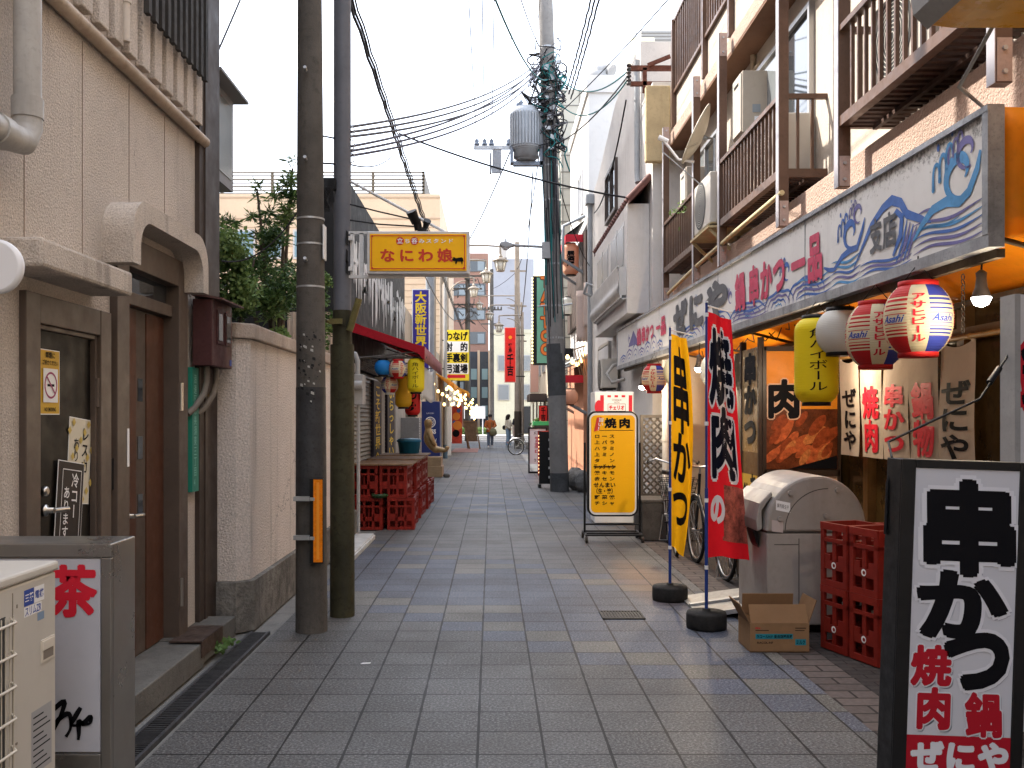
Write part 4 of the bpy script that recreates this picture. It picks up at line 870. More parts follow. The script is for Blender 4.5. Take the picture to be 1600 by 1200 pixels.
# statue: a generic seated figure on a two-step plinth
def skin(name, nodes, edges, m, parent=None, sub=2, root=0, origin=None, **k):
    off = OFF[parent.name] if parent else Vector(origin or (0, 0, 0)); names = list(nodes)
    me = bpy.data.meshes.new(name); me.from_pydata([Vector(nodes[q][0]) - off for q in names], [(names.index(a), names.index(b)) for a, b in edges], [])
    o = bpy.data.objects.new(name, me); COL.objects.link(o); OFF[o.name] = off
    s = o.modifiers.new('skin', 'SKIN'); s.use_smooth_shade = True
    for i, q in enumerate(names):
        r = nodes[q][1]; r = r if isinstance(r, tuple) else (r, r); v = me.skin_vertices[0].data[i]; v.radius = r; v.use_root = (i == root)
    if sub: o.modifiers.new('sub', 'SUBSURF').render_levels = sub; o.modifiers['sub'].levels = 1
    me.materials.append(m)
    if parent: o.parent = parent
    else: o.location = off
    return tag(o, **k)
GOLD = mat('gilded_statue', (.26, .17, .075), .45, .3, var=(8, .3))
c = Vector((-1.62, 23.7, .56)); V = lambda x, y, z: tuple(c + Vector((x, y, z)))
nd = {'hip': (V(0, 0, .14), .17), 'belly': (V(.01, -.02, .34), .17), 'chest': (V(0, 0, .54), .13), 'neck': (V(0, 0, .66), .07), 'head': (V(.01, -.02, .78), .13), 'crown': (V(.0, 0, .92), .10)}
ed = [('hip', 'belly'), ('belly', 'chest'), ('chest', 'neck'), ('neck', 'head'), ('head', 'crown')]
for s, n_ in ((-1, 'l'), (1, 'r')):
    nd.update({n_ + 'th': (V(.2, s * .12, .12), .09), n_ + 'kn': (V(.34, s * .16, .12), .075), n_ + 'an': (V(.46, s * .17, .1), .06), n_ + 'ft': (V(.5, s * .17, .22), .05), n_ + 'sh': (V(.04, s * .16, .56), .07), n_ + 'el': (V(.1, s * .23, .36), .05), n_ + 'ha': (V(.2, s * .19, .22), .045)})
    ed += [('hip', n_ + 'th'), (n_ + 'th', n_ + 'kn'), (n_ + 'kn', n_ + 'an'), (n_ + 'an', n_ + 'ft'), ('chest', n_ + 'sh'), (n_ + 'sh', n_ + 'el'), (n_ + 'el', n_ + 'ha')]
skin('seated_statue', nd, ed, GOLD, origin=(-1.62, 23.7, .5), label='golden seated figure statue with feet stuck out toward the street', cat='statue')
m = MB(); m.box(-1.95, -1.24, 23.3, 24.1, 0, .28); m.box(-1.92, -1.27, 23.33, 24.07, .281, .5); m.build('statue_plinth', mat('tan_plinth', (.3, .2, .11), .6, var=(4, .2)), origin=(-1.6, 23.7, 0), label='tan two step plinth under the golden statue', cat='plinth', bevel=.01)
m = MB(); m.lathe([(.07, 0), (.09, .06), (.05, .1)], (-1.13, 23.3, 0.0), 10); m.build('small_stone', CONC, origin=(-1.13, 23.3, 0), label='small pale stone on the ground beside the statue plinth', cat='stone')
# ================================================================== RIGHT: apartment block over the shop
APT = TH('apartment_block', 'sunlit cream apartment block with brown balconies over the skewer shop', 'building', (2.77, 8, 0))
CRW = mat('cream_wall', (.5, .44, .37), .85, var=(1.2, .1), bump=(60, .45, .01), streak=(.25, (.33, .27, .21)))
PKF = mat('pink_rough_fascia', (.46, .33, .265), .95, var=(1.5, .12), bump=(45, 1, .018), streak=(.35, (.26, .18, .13)))
m = MB(); m.box(2.77, 10, -14, 13.2, 3.02, 9.5); m.box(3.1, 10, -14, 13.2, 0, 3.02); m.box(-12, 12, -24, -20, 0, 13); m.box(2.56, 3.1, 12.6, 13.2, 0, 3.02); m.build('wall', CRW, APT)  # unseen stretch and cross-street block behind the camera, added to cut skylight
m = MB(); m.box(2.55, 2.77, 1.5, 13.05, 2.9, 3.35); m.box(2.5, 2.77, 1.5, 13.2, 5.32, 5.49); m.build('fascia', PKF, APT, bevel=.01)
m = MB(); m.box(2.505, 2.768, 1.5, 13.19, 5.30, 5.318); m.build('soffit', mat('brown_soffit', (.2, .11, .07), .8, var=(1.5, .12)), APT)
m = MB(); m.box(2.54, 2.768, 1.5, 12.8, 5.495, 5.96); m.build('parapet', CRW, APT)
m = MB(); BRP = mat('brown_balcony_paint', (.115, .066, .045), .4, var=(4, .2), streak=(.35, (.07, .045, .035)))
m.box(2.5, 2.545, 1.5, 12.8, 5.96, 6.0); m.box(2.5, 2.545, 1.5, 12.8, 6.94, 6.98)
y = 1.6
while y < 12.8: m.box(2.51, 2.535, y, y + .025, 6.0, 6.94); y += .115
for y in (4.4, 6.4, 7.7, 9.7, 10.9, 12.75): m.box(2.48, 2.55, y, y + .07, 5.5, 6.98)
m.box(2.5, 2.77, 12.76, 12.8, 6.94, 6.98); m.build('upper_railing', BRP, APT)
def window(parent, x, y0, y1, z0, z1, sgn=-1, curtain=None):
    m = MB(); f = .045; X = lambda d: x + sgn * d
    for a, b, c, d in ((y0, y1, z0, z0 + f), (y0, y1, z1 - f, z1), (y0, y0 + f, z0 + f, z1 - f), (y1 - f, y1, z0 + f, z1 - f)): m.box(X(0), X(.05), a, b, c, d)
    ym = (y0 + y1) / 2; m.box(X(0), X(.04), ym - .025, ym + .025, z0 + f, z1 - f)
    p = m.build('window', ALU, parent); m = MB(); m.box(X(.002), X(.016), y0 + f, ym - .025, z0 + f, z1 - f); m.box(X(.002), X(.022), ym + .025, y1 - f, z0 + f, z1 - f, 1); m.build('pane', [GLASSD, curtain or GLASSL], p)
for y0, y1, z0, z1 in ((4.6, 6.2, 3.62, 5.1), (7.95, 9.6, 3.62, 5.08), (11.2, 12.6, 3.62, 5.0), (4.6, 6.2, 6.1, 7.9), (7.9, 9.6, 6.1, 7.9), (11, 12.6, 6.1, 7.9), (2.0, 3.6, 3.6, 5.1)): window(APT, 2.77, y0, y1, z0, z1)
m = MB()
for y, z1 in ((7.2, 5.3), (7.3, 5.1), (10.35, 5.2)): m.tube([(2.74, y, 3.35), (2.74, y + .02, 4.3), (2.73, y, z1)], .035, 8)
m.tube([(2.735, 9.75, 4.85), (2.735, 9.75, 5.05), (2.735, 9.62, 5.12), (2.735, 9.45, 5.12)], .022, 8); m.tube([(2.74, 9.72, 5.3), (2.74, 9.72, 4.0)], .03, 8); m.build('wall_pipe', mat('beige_pipe_wrap', (.45, .37, .27), .7, var=(8, .15)), APT)
def balcony(y0, y1, label, side=False):
    t = TH('balcony', label, 'balcony', (2.42, (y0 + y1) / 2, 3.08)); xb = 2.40
    for y in (y0, y1):
        m = MB(); m.box(xb - .035, xb + .045, y - .035, y + .035, 3.08, 5.5); m.box(xb - .04, xb - .036, y - .037, y + .037, 3.08, 5.5, 1)  # thin street-side strip coloured pale to imitate sunlight on the post
        p = m.build('post', [BRP, mat('painted_sunlit_edge', (.4, .38, .4), .4, .3)], t)
        for za, zb_, zs in ((3.085, 3.29, (3.13, 3.24)), (5.26, 5.5, (5.3, 5.45))):
          m = MB(); m.box(xb - .03, xb + .042, y - .0405, y - .036, za, zb_)
          for z in zs: m.tube([(xb + .005, y - .036, z), (xb + .005, y - .052, z)], .012, 6, 1)
          m.build('bracket', [mat('pinkish_bracket', (.42, .32, .28), .6, var=(9, .2)), GALV], p)
    m = MB(); m.box(xb - .03, xb + .03, y0 + .035, y1 - .035, 4.14, 4.18); m.box(xb - .03, xb + .03, y0 + .035, y1 - .035, 3.49, 3.56)
    for y in (y0, y1): m.box(xb + .03, 2.77, y - .02, y + .02, 4.14, 4.18); m.box(xb + .03, 2.77, y - .02, y + .02, 3.49, 3.56)
    y = y0 + .1
    while y < y1 - .08: m.box(xb - .012, xb + .012, y - .011, y + .011, 3.56, 4.14); y += .112
    for y in (y0, y1):
        for x in (xb + .13, xb + .25): m.box(x - .011, x + .011, y - .011, y + .011, 3.56, 4.14)
    m.build('railing', BRP, t)
    m = MB(); y = y0 + .05
    while y < y1 - .04: m.box(xb + .03, 2.765, y - .02, y + .02, 3.50, 3.525); y += .085
    m.box(xb + .2, xb + .23, y0 + .03, y1 - .03, 3.47, 3.498); m.build('floor_slats', mat('dark_slats', (.07, .04, .03), .6, var=(6, .3)), t)
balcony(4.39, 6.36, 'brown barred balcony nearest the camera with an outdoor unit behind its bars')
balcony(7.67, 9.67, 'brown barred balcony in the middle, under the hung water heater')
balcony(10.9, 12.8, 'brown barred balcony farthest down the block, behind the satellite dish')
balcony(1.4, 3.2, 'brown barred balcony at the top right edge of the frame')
BOXW = mat('appliance_sunlit_side', (.5, .46, .4), .45, var=(2, .06)); BOXB = mat('appliance_shaded_side', (.42, .36, .29), .5, var=(2, .08))  # sunlit and shaded sides of one casing put into two colours
def heater(label, y, z, h=.62):
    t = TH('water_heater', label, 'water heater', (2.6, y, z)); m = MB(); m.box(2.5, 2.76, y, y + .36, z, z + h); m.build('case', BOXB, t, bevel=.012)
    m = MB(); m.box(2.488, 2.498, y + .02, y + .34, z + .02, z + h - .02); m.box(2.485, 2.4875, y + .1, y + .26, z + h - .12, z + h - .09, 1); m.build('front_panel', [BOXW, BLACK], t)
    m = MB(); m.box(2.60, 2.68, y - .004, y - .001, z + .2, z + .28); m.box(2.62, 2.7, y - .004, y - .001, z + .1, z + .16, 1); build_each(m, 'label_plate', [mat('grey_label', (.25, .28, .3), .5), WHITE], t)
    m = MB()
    for k in range(4): m.tube([(2.56 + k * .05, y + .1 + k * .05, z), (2.56 + k * .05, y + .1 + k * .05, z - .12), (2.7, y + .15 + k * .03, z - .3)], .014, 6)
    m.build('pipe', mat('pipe_wrap_dark', (.2, .17, .14), .7), t)
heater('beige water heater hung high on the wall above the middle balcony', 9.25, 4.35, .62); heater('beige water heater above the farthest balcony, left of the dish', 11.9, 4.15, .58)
def acunit(label, cx, cy, cz, rot=0, w_=.78, d=.29, h=.58, base=True):
    t = TH('ac_unit', label, 'air conditioner', (cx, cy, cz)); m = MB(); m.box(cx - w_ / 2, cx + w_ / 2, cy - d / 2, cy + d / 2, cz + .03, cz + h); m.build('case', mat('ivory_ac', (.5, .47, .42), .45, var=(2, .06), streak=(.2, (.4, .36, .3))), t, bevel=.012)
    m = MB(); X = cx - w_ * .1; Z = cz + h * .53; y = cy - d / 2 - .003
    for k in range(9):
        r = .03 + k * .025; m.ribbon([(X + r * math.cos(a * math.pi / 12), Z + r * math.sin(a * math.pi / 12)) for a in range(25)], .006, lambda u, v: (u, y - .004, v), 0)
    m.lathe([(.262, 0), (.262, .002)], (0, 0, 0), 28, 1); q = len(m.v) - 56
    m.v[q:] = [(X + a, y + .0005 - c_, Z + b) for a, b, c_ in m.v[q:]]; m.build('fan_grille', [mat('grille_white', (.5, .48, .43), .5), mat('fan_dark', (.05, .05, .05), .6)], t)
    m = MB(); m.box(cx - w_ / 2 + .08, cx - w_ / 2 + .2, cy - d / 2 + .02, cy + d / 2 - .02, cz, cz + .029); m.box(cx + w_ / 2 - .2, cx + w_ / 2 - .08, cy - d / 2 + .02, cy + d / 2 - .02, cz, cz + .029); m.build('foot', BLACK, t)
    return t
def rotz(t, a): t.rotation_euler = (0, 0, R(a)); return t
rotz(acunit('white outdoor unit behind the bars of the nearest balcony', 2.6, 5.6, 3.53), -90)
rotz(acunit('beige outdoor unit on the near end of the middle balcony', 2.6, 8.3, 3.53), -90)
t = acunit('white outdoor unit on a shelf hung between two balconies', 2.48, 10.3, 3.56); rotz(t, -90)
m = MB(); m.box(2.3, 2.77, 9.85, 10.75, 3.525, 3.55); m.bar((2.32, 9.9, 3.52), (2.55, 9.9, 3.3), .03, .03); m.bar((2.32, 10.7, 3.52), (2.55, 10.7, 3.3), .03, .03); m.build('wall_shelf', mat('yellowed_shelf', (.5, .4, .22), .6, var=(6, .2)), origin=(2.5, 10.3, 3.53), label='yellowed bracket shelf under the hanging outdoor unit', cat='shelf')
m = MB(); m.tube([(2.38, 7.6, 3.35), (2.39, 9.0, 3.33), (2.4, 10.8, 3.28), (2.43, 13.0, 3.2), (2.43, 13.1, 2.8)], .022, 8); m.build('loose_pipe', mat('cream_hose', (.55, .45, .25), .55, var=(6, .15)), origin=(2.4, 9, 3.3), label='cream hose running along under the balconies', cat='pipe')
# satellite dish
DI = TH('satellite_dish', 'cream satellite dish seen edge on between the balconies', 'satellite dish', (2.45, 10.6, 4.6))
dc = Vector((2.36, 10.72, 4.78)); dn = Vector((-.88, .17, .44)).normalized(); da = dn.orthogonal().normalized(); db = dn.cross(da)
m = MB(); m.grid(lambda u, v: dc + (da * math.cos(u * 6.2832) + db * math.sin(u * 6.2832)) * (.36 * v) + dn * (.09 * v * v - .09), 36, 8); m.build('dish', mat('cream_dish', (.48, .43, .35), .5, var=(4, .1), streak=(.3, (.35, .3, .22))), DI, solid=.012)
m = MB(); e = dc + dn * .42 - Vector((0, 0, .22)); m.tube([dc - Vector((0, 0, .33)) + dn * .02, dc - Vector((0, 0, .38)) + dn * .22, e], .016, 8); m.tube([e + dn * .05, e - dn * .07], [.032, .026], 12); m.build('feed_arm', WHITE, DI)
m = MB(); m.tube([dc - dn * .02, dc - dn * .14], .03, 8); m.tube([dc - dn * .12, (2.55, 10.62, 4.7), (2.55, 10.62, 3.9), (2.76, 10.62, 3.8)], .018, 8); m.tube([e, e - Vector((0, 0, .15)), (2.4, 10.7, 4.2), (2.6, 10.6, 4.3)], .008, 6); m.build('mount', GALV, DI)
PL = TH('potted_plant', 'thin leafy plant on the farthest balcony railing', 'plant', (2.5, 11.6, 3.55))
m = MB(); rnd = random.Random(2); m.tube([(2.46, 11.6, 3.7), (2.42, 11.55, 4.05), (2.36, 11.5, 4.2)], .008, 5, 0)
for _ in range(26):
    p = Vector((2.36, 11.5, 4.1)) + Vector((rnd.gauss(0, .06), rnd.gauss(0, .09), rnd.gauss(0, .06))); a = Vector((rnd.gauss(0, 1), rnd.gauss(0, 1), rnd.gauss(0, 1))).normalized(); b = a.orthogonal(); m.add([p, p + a * .035 + b * .015, p + a * .08, p + a * .035 - b * .015], [(0, 1, 2, 3)], 2)
m.build('leaves', LEAF, PL); m = MB(); m.lathe([(.05, 0), (.07, .14), (.06, .14)], (2.47, 11.6, 3.56), 14); m.build('pot', mat('terracotta', (.35, .14, .08), .8), PL)

# ================================================================== RIGHT: wave signboard
WS = TH('wave_signboard', 'long white signboard painted with blue waves over the skewer shop', 'sign', (2.2, 9, 2.3))
A_, B_ = Vector((2.29, 4.3)), Vector((2.08, 15.3)); LS = (A_ - B_).length; dS = (A_ - B_) / LS; nS = Vector((dS.y, -dS.x));
if nS.x > 0: nS = -nS
ZB, ZT = 2.32, 2.945; HS = ZT - ZB
def sg(u, v, l=1):
    p = B_ + dS * u + nS * (.0025 * l); return (p.x, p.y, ZB + v)
def usg(px):
    d = px - VX; k = (2.29 * FPX - 4.3 * d) / (11 * d + .21 * FPX); return LS * (1 - k)
def obs(mb, u0, u1, v0, v1, d0, d1, mi=0): mb.prism([(u0, v0), (u1, v0), (u1, v1), (u0, v1)], lambda a, b, d: sg(a, b, d / .0025), d0, d1, mi)
def moldy():
    m = mat('sign_board_face', (.64, .63, .62), .45, var=(1.2, .06), streak=(.25, (.3, .29, .28))); t = m.node_tree; b = t.nodes['Principled BSDF']; src = b.inputs['Base Color'].links[0].from_socket
    tc = t.nodes.new('ShaderNodeTexCoord'); sp = t.nodes.new('ShaderNodeSeparateXYZ'); lk(t, tc.outputs['Object'], sp.inputs[0])
    n = t.nodes.new('ShaderNodeTexNoise'); n.inputs['Scale'].default_value = 28; n.inputs['Detail'].default_value = 8; n.inputs['Roughness'].default_value = .75; lk(t, tc.outputs['Object'], n.inputs[0])
    g = t.nodes.new('ShaderNodeMapRange'); g.inputs[1].default_value = .3; g.inputs[2].default_value = .66; g.inputs[3].default_value = -.32; g.inputs[4].default_value = .13; lk(t, sp.outputs[2], g.inputs[0])
    g2 = t.nodes.new('ShaderNodeMapRange'); g2.inputs[1].default_value = -.5; g2.inputs[2].default_value = -4.5; g2.inputs[3].default_value = -.1; g2.inputs[4].default_value = .04; lk(t, sp.outputs[1], g2.inputs[0])
    ad = t.nodes.new('ShaderNodeMath'); lk(t, n.outputs[0], ad.inputs[0]); lk(t, g.outputs[0], ad.inputs[1]); ad2 = t.nodes.new('ShaderNodeMath'); lk(t, ad.outputs[0], ad2.inputs[0]); lk(t, g2.outputs[0], ad2.inputs[1])
    r = t.nodes.new('ShaderNodeMapRange'); r.inputs[1].default_value = .52; r.inputs[2].default_value = .66; r.inputs[4].default_value = .85; lk(t, ad2.outputs[0], r.inputs[0])
    x = t.nodes.new('ShaderNodeMix'); x.data_type = 'RGBA'; lk(t, r.outputs[0], x.inputs[0]); lk(t, src, x.inputs[6]); x.inputs[7].default_value = (.07, .066, .06, 1); lk(t, x.outputs[2], b.inputs['Base Color']); return m
m = MB(); obs(m, 0, LS, .03, HS - .03, -.05, 0)
FACE = m.build('face', moldy(), WS)
m = MB(); obs(m, -.01, LS + .05, HS - .03, HS, -.06, .02); obs(m, -.01, LS + .05, -.03, .03, -.06, .015); obs(m, -.02, .01, .03, HS - .03, -.055, .014); obs(m, LS, LS + .05, .03, HS - .03, -.06, .018)
for px in (1030, 1122, 1258): obs(m, usg(px) - .006, usg(px) + .006, .03, HS - .03, 0, .003)
m.build('frame', mat('grimy_aluminium', (.33, .34, .36), .5, .5, var=(6, .35), streak=(.7, (.06, .06, .055))), WS)
m = MB()
WB = [mat('wave_blue', (.045, .12, .38), .55, var=(3, .2)), mat('wave_purple', (.13, .12, .3), .55, var=(3, .2)), mat('wave_light_blue', (.07, .25, .5), .55, var=(3, .2)), mat('faded_red_letters', (.5, .05, .11), .55, var=(9, .2)), mat('grey_black_letters', (.085, .088, .1), .55, var=(9, .25))]
def hump(u0, w_, h, base=.035, n=4, ci=0):
    for k in range(n):
        f = 1 - k / n; pts = []; q = 22
        for i in range(q + 1):
            a = math.pi * i / q; pts.append((u0 - math.cos(a) * w_ * .5 * f * (1 + .12 * math.sin(a)), base + h * f * math.sin(a) ** .8 + .006 * math.sin(i * 1.3)))
        ws = [.003 + (.017 * f + .004) * math.sin(math.pi * i / q) ** .7 for i in range(q + 1)]
        m.ribbon(pts, ws, lambda u, v: sg(u, min(v, HS - .035), 1 + .05 * k), (ci, 1, 0, 2, 0)[k % 5])
def curl(u0, v0, s, ci=2, flip=1):
    """breaking crest: a thick spiral with three foam fingers and drops"""
    pts = [(u0 + flip * s * (math.cos(a) * (.22 + .26 * (a / 5.2))), v0 + s * .8 * math.sin(a) * (.22 + .26 * (a / 5.2))) for a in [i * .22 for i in range(-3, 24)]]
    m.ribbon(pts, [s * (.03 + .16 * math.sin(math.pi * min(1, i / 26))) for i in range(len(pts))], lambda u, v: sg(u, v, 1.6), ci)
    for k in range(3):
        x = u0 - flip * s * (.28 + .2 * k); y = v0 + s * (.34 - .1 * k)
        arc = [(x + flip * s * .1 * math.cos(a), y + s * .17 * math.sin(a)) for a in [i * math.pi / 8 for i in range(9)]]
        m.ribbon(arc + [(arc[-1][0], y - s * .2)], [s * .07] * 9 + [s * .09], lambda u, v: sg(u, v, 1.7), ci)
        disc(m, lambda u, v, l=1: sg(u, v, 1.7), arc[-1][0], y - s * .2, s * .048, ci, sx=1)
    disc(m, lambda u, v, l=1: sg(u, v, 1.7), u0 - flip * s * .62, v0 + s * .55, s * .06, 0, sx=.7)
def swash(u0, u1, v0, v1, n=4, ci=0, amp=.03):
    for k in range(n):
        q = 20; pts = [(u0 + (u1 - u0) * i / q, v0 + (v1 - v0) * k / max(1, n - 1) + amp * math.sin(i / q * 6.3 + k * .25) * (1 - .3 * i / q)) for i in range(q + 1)]
        m.ribbon(pts, [.003 + .015 * math.sin(math.pi * i / q) for i in range(q + 1)], lambda u, v: sg(u, v, 1.2), (ci, 1, 0, 2)[k % 4])
# right (near) end: the great wave
e = usg(1500); curl(usg(1500), .38, .33, 2); curl(usg(1512), .47, .22, 1)
m.ribbon([(usg(1428), .14), (usg(1440), .2), (usg(1458), .26), (usg(1480), .27), (usg(1500), .24), (usg(1515), .27), (usg(1528), .36), (usg(1533), .44)], [.02, .035, .05, .055, .05, .05, .045, .02], lambda u, v: sg(u, v, 1.5), 2)
swash(usg(1428), usg(1540), .06, .2, 5, 1, .02); swash(usg(1432), usg(1500), .17, .26, 2, 2, .015)
m.ribbon([(usg(1335), .12), (usg(1350), .24), (usg(1362), .33), (usg(1380), .4), (usg(1394), .42), (usg(1408), .38), (usg(1418), .3), (usg(1440), .24), (usg(1456), .2)], [.01, .03, .045, .05, .06, .055, .05, .04, .01], lambda u, v: sg(u, v, 1.4), 0)
m.ribbon([(usg(1390), .3), (usg(1402), .34), (usg(1410), .3), (usg(1408), .2), (usg(1396), .1)], [.02, .04, .05, .05, .02], lambda u, v: sg(u, v, 1.5), 0)
for k in range(4): m.ribbon([(usg(1418 + k * 5), .27 - k * .02), (usg(1412 + k * 5), .16), (usg(1400 + k * 6), .05)], [.008, .03, .008], lambda u, v: sg(u, v, 1.3), k % 2)
curl(usg(1330), .35, .26, 0); curl(usg(1342), .45, .17, 1)
m.ribbon([(usg(1288), .2), (usg(1296), .17), (usg(1304), .16), (usg(1316), .22), (usg(1328), .24), (usg(1340), .24), (usg(1348), .33), (usg(1352), .4)], [.015, .03, .03, .04, .045, .04, .035, .01], lambda u, v: sg(u, v, 1.5), 0)
swash(usg(1300), usg(1345), .05, .19, 5, 2, .018); swash(usg(1345), usg(1425), .045, .1, 3, 0, .02)
# middle run
for a, b, h in ((1232, 1288, .15), (1195, 1240, .13), (1140, 1196, .14), (1098, 1142, .18), (1060, 1100, .15)): hump((usg(a) + usg(b)) / 2, usg(b) - usg(a), h, n=4)
curl(usg(1230), .3, .2, 0); curl(usg(1142), .3, .16, 1); curl(usg(1090), .42, .14, 0)
swash(usg(1245), usg(1300), .05, .16, 4, 0, .02); swash(usg(1142), usg(1200), .05, .12, 3, 1, .02)
# far section
for k in range(7): a = 970 + k * 9.5; hump(usg(a + 4), usg(a + 9.5) - usg(a), .13 + .05 * (k % 3), n=3, ci=k % 2)
curl(usg(984), .36, .17, 1)
# peak behind the far lettering
m.add([sg(usg(982), .26, 1.2), sg(usg(990), .48, 1.2), sg(usg(998), .26, 1.2)], [(0, 1, 2)], 1)
def chs(tx, pxs, v0, v1, mi, bold=.05, out=None, slant=-.06):
    for ch, (a, b) in zip(tx, pxs): text(m, ch, lambda u, v, l=1: sg(u, v, l), usg(a), v0, usg(b), v1, mi, bold, lift=3, out=out, shear=slant, fill=1)
m_red, m_blk = 3, 4
chs('鍋串かつ一品', [(996, 1002), (1003, 1009), (1010, 1015), (1016, 1022), (1026, 1032), (1033, 1041)], .22, .46, m_red, .05)
chs('ぜにや', [(1054, 1074), (1077, 1100), (1104, 1138)], .13, .53, m_blk, .07)
chs('鍋串かつ一品', [(1150, 1165), (1171, 1187), (1189, 1207), (1209, 1228), (1238, 1259), (1263, 1286)], .14, .47, m_red, .05)
chs('支店', [(1361, 1379), (1381, 1402)], .16, .36, m_blk, .035)
m.build('wave_painting', WB, FACE)
# tarpaulin canopy behind the sign
TA = TH('tarp_canopy', 'orange tarpaulin roof on steel bars behind the wave signboard', 'canopy', (2.6, 9, 2.3))
TARP = mat('orange_tarpaulin', (.92, .4, .02), .5, var=(2, .1), trans=.5)
m = MB(); m.grid(lambda u, v: (2.34 - .2 * v + (2.97 - 2.34 + .2 * v) * u, 4.3 + 10.7 * v, 2.41 - .17 * u + .05 * math.sin(u * 3.14) * (1 + .3 * math.sin(v * 60))), 8, 60); m.build('tarp', TARP, TA, solid=.004)
m = MB(); m.grid(lambda u, v: (2.36 + .72 * u, 4.28 + .01 * math.sin(u * 20), 2.34 + .60 * v), 8, 6); m.build('side_curtain', TARP, TA, solid=.004)
m = MB(); m.grid(lambda u, v: (3.02 + .012 * math.sin(u * 70) * (1 - v * .5), 9.25 + 3.3 * u, 1.0 + 1.22 * v), 60, 6); m.build('back_curtain', TARP, TA, solid=.004)
m = MB(); STR = mat('canopy_steel', (.1, .075, .05), .6, .4, var=(8, .3))
for k in range(8): y = 4.4 + k * 1.5; x = 2.36 - .19 * (y - 4.3) / 11; m.tube([(x, y, 2.37), (2.98, y, 2.2)], .014, 6)
m.bar((2.36, 4.3, 2.27), (2.16, 15, 2.27), .04, .04); m.bar((2.9, 4.3, 2.2), (2.8, 12.5, 2.2), .03, .03)
m.build('frame', STR, TA)
m = MB(); m.tube([(2.5, 7.4, 2.32), (2.6, 7.2, 2.1), (2.75, 7.0, 2.12), (2.8, 6.9, 2.23)], .008, 5)
for k in range(14): y = 6.6 + k * .35; m.tube([(2.45 + .05 * (k % 3), y, 2.28), (2.52, y + .2, 2.19 + .02 * (k % 4)), (2.5 + .04 * (k % 2), y + .36, 2.27)], .005, 5)
m.build('loose_wires', CABLE, TA)
# projecting yellow sign at the top right
m = MB(); hh = [(1.71, 3.03), (1.66, 3.08), (1.64, 3.2), (1.64, 3.8), (2.7, 3.8), (2.7, 3.02), (1.79, 3.02)]
m.prism(hh, lambda a, b, d: (a, d, b), 3.3, 3.62)
PS = m.build('projecting_sign', mat('yellow_lacquer', (.62, .3, .02), .3, var=(3, .12), streak=(.3, (.3, .16, .02))), origin=(2.2, 3.45, 2.9), label='yellow box sign jutting in at the top right corner', cat='sign', bevel=.02)
m = MB(); m.prism([(1.705, 3.025), (1.65, 3.08), (1.63, 3.2), (1.63, 3.8), (1.64, 3.8), (1.64, 3.2), (1.66, 3.08), (1.71, 3.03)], lambda a, b, d: (a, d, b), 3.29, 3.63); m.tube([(1.98, 3.6, 3.09), (1.94, 3.85, 2.88), (2.4, 4.5, 3.0)], .009, 6); m.build('end_cap', GREYP, PS)

# ================================================================== RIGHT: shop front under the canopy
SF = TH('skewer_shopfront', 'dim glazed shop front with wooden frames under the orange canopy', 'shop front', (3.07, 6, 0))
FW = mat('varnished_frame', (.12, .06, .02), .4, var=(4, .25))
m = MB()
for y in (3.3, 4.7, 5.9, 7.4, 8.9): m.box(2.98, 3.09, y - .045, y + .045, 0, 2.42)
for z in (0, 2.0, 2.36): m.box(2.985, 3.09, 3.3, 12.5, z, z + .075)
m.build('frame', FW, SF)
m = MB(); m.box(3.05, 3.07, 3.3, 9, .075, 2.36); m.build('pane', mat('dim_interior_glass', (.06, .035, .012), .15, var=(1.2, .5)), SF)
m = MB(); m.box(3.02, 3.045, 4.75, 5.3, 1.70, 1.715); m.build('tube_lamp', mat('warm_tube', (1, .6, .2), .4, emit=((1, .5, .12), 5)), SF)
MENU = mat('amber_paper', (.62, .36, .1), .7, var=(4, .15))
for y0, y1, z0, z1, lb in ((4.78, 4.98, 1.0, 1.62, 'lower'), (4.70, 4.9, 1.68, 2.0, 'upper')):
    m = MB(); m.box(2.96, 2.972, y0, y1, z0, z1); fn = faceX(2.96, y1, z0, -1, .002)
    text(m, '御品書', fn, .03, z1 - z0 - .08, .15, z1 - z0 - .03, 1, .02)
    for k in range(6): m.ribbon([(.06, (z1 - z0) * (.75 - .11 * k)), (.15, (z1 - z0) * (.75 - .11 * k))], .006, lambda u, v: fn(u, v, 1), 1)
    m.build('wall_menu', [MENU, INK], origin=(2.965, y0, z0), label='%s amber paper menu stuck on the glass by the white side sign' % lb, cat='menu')
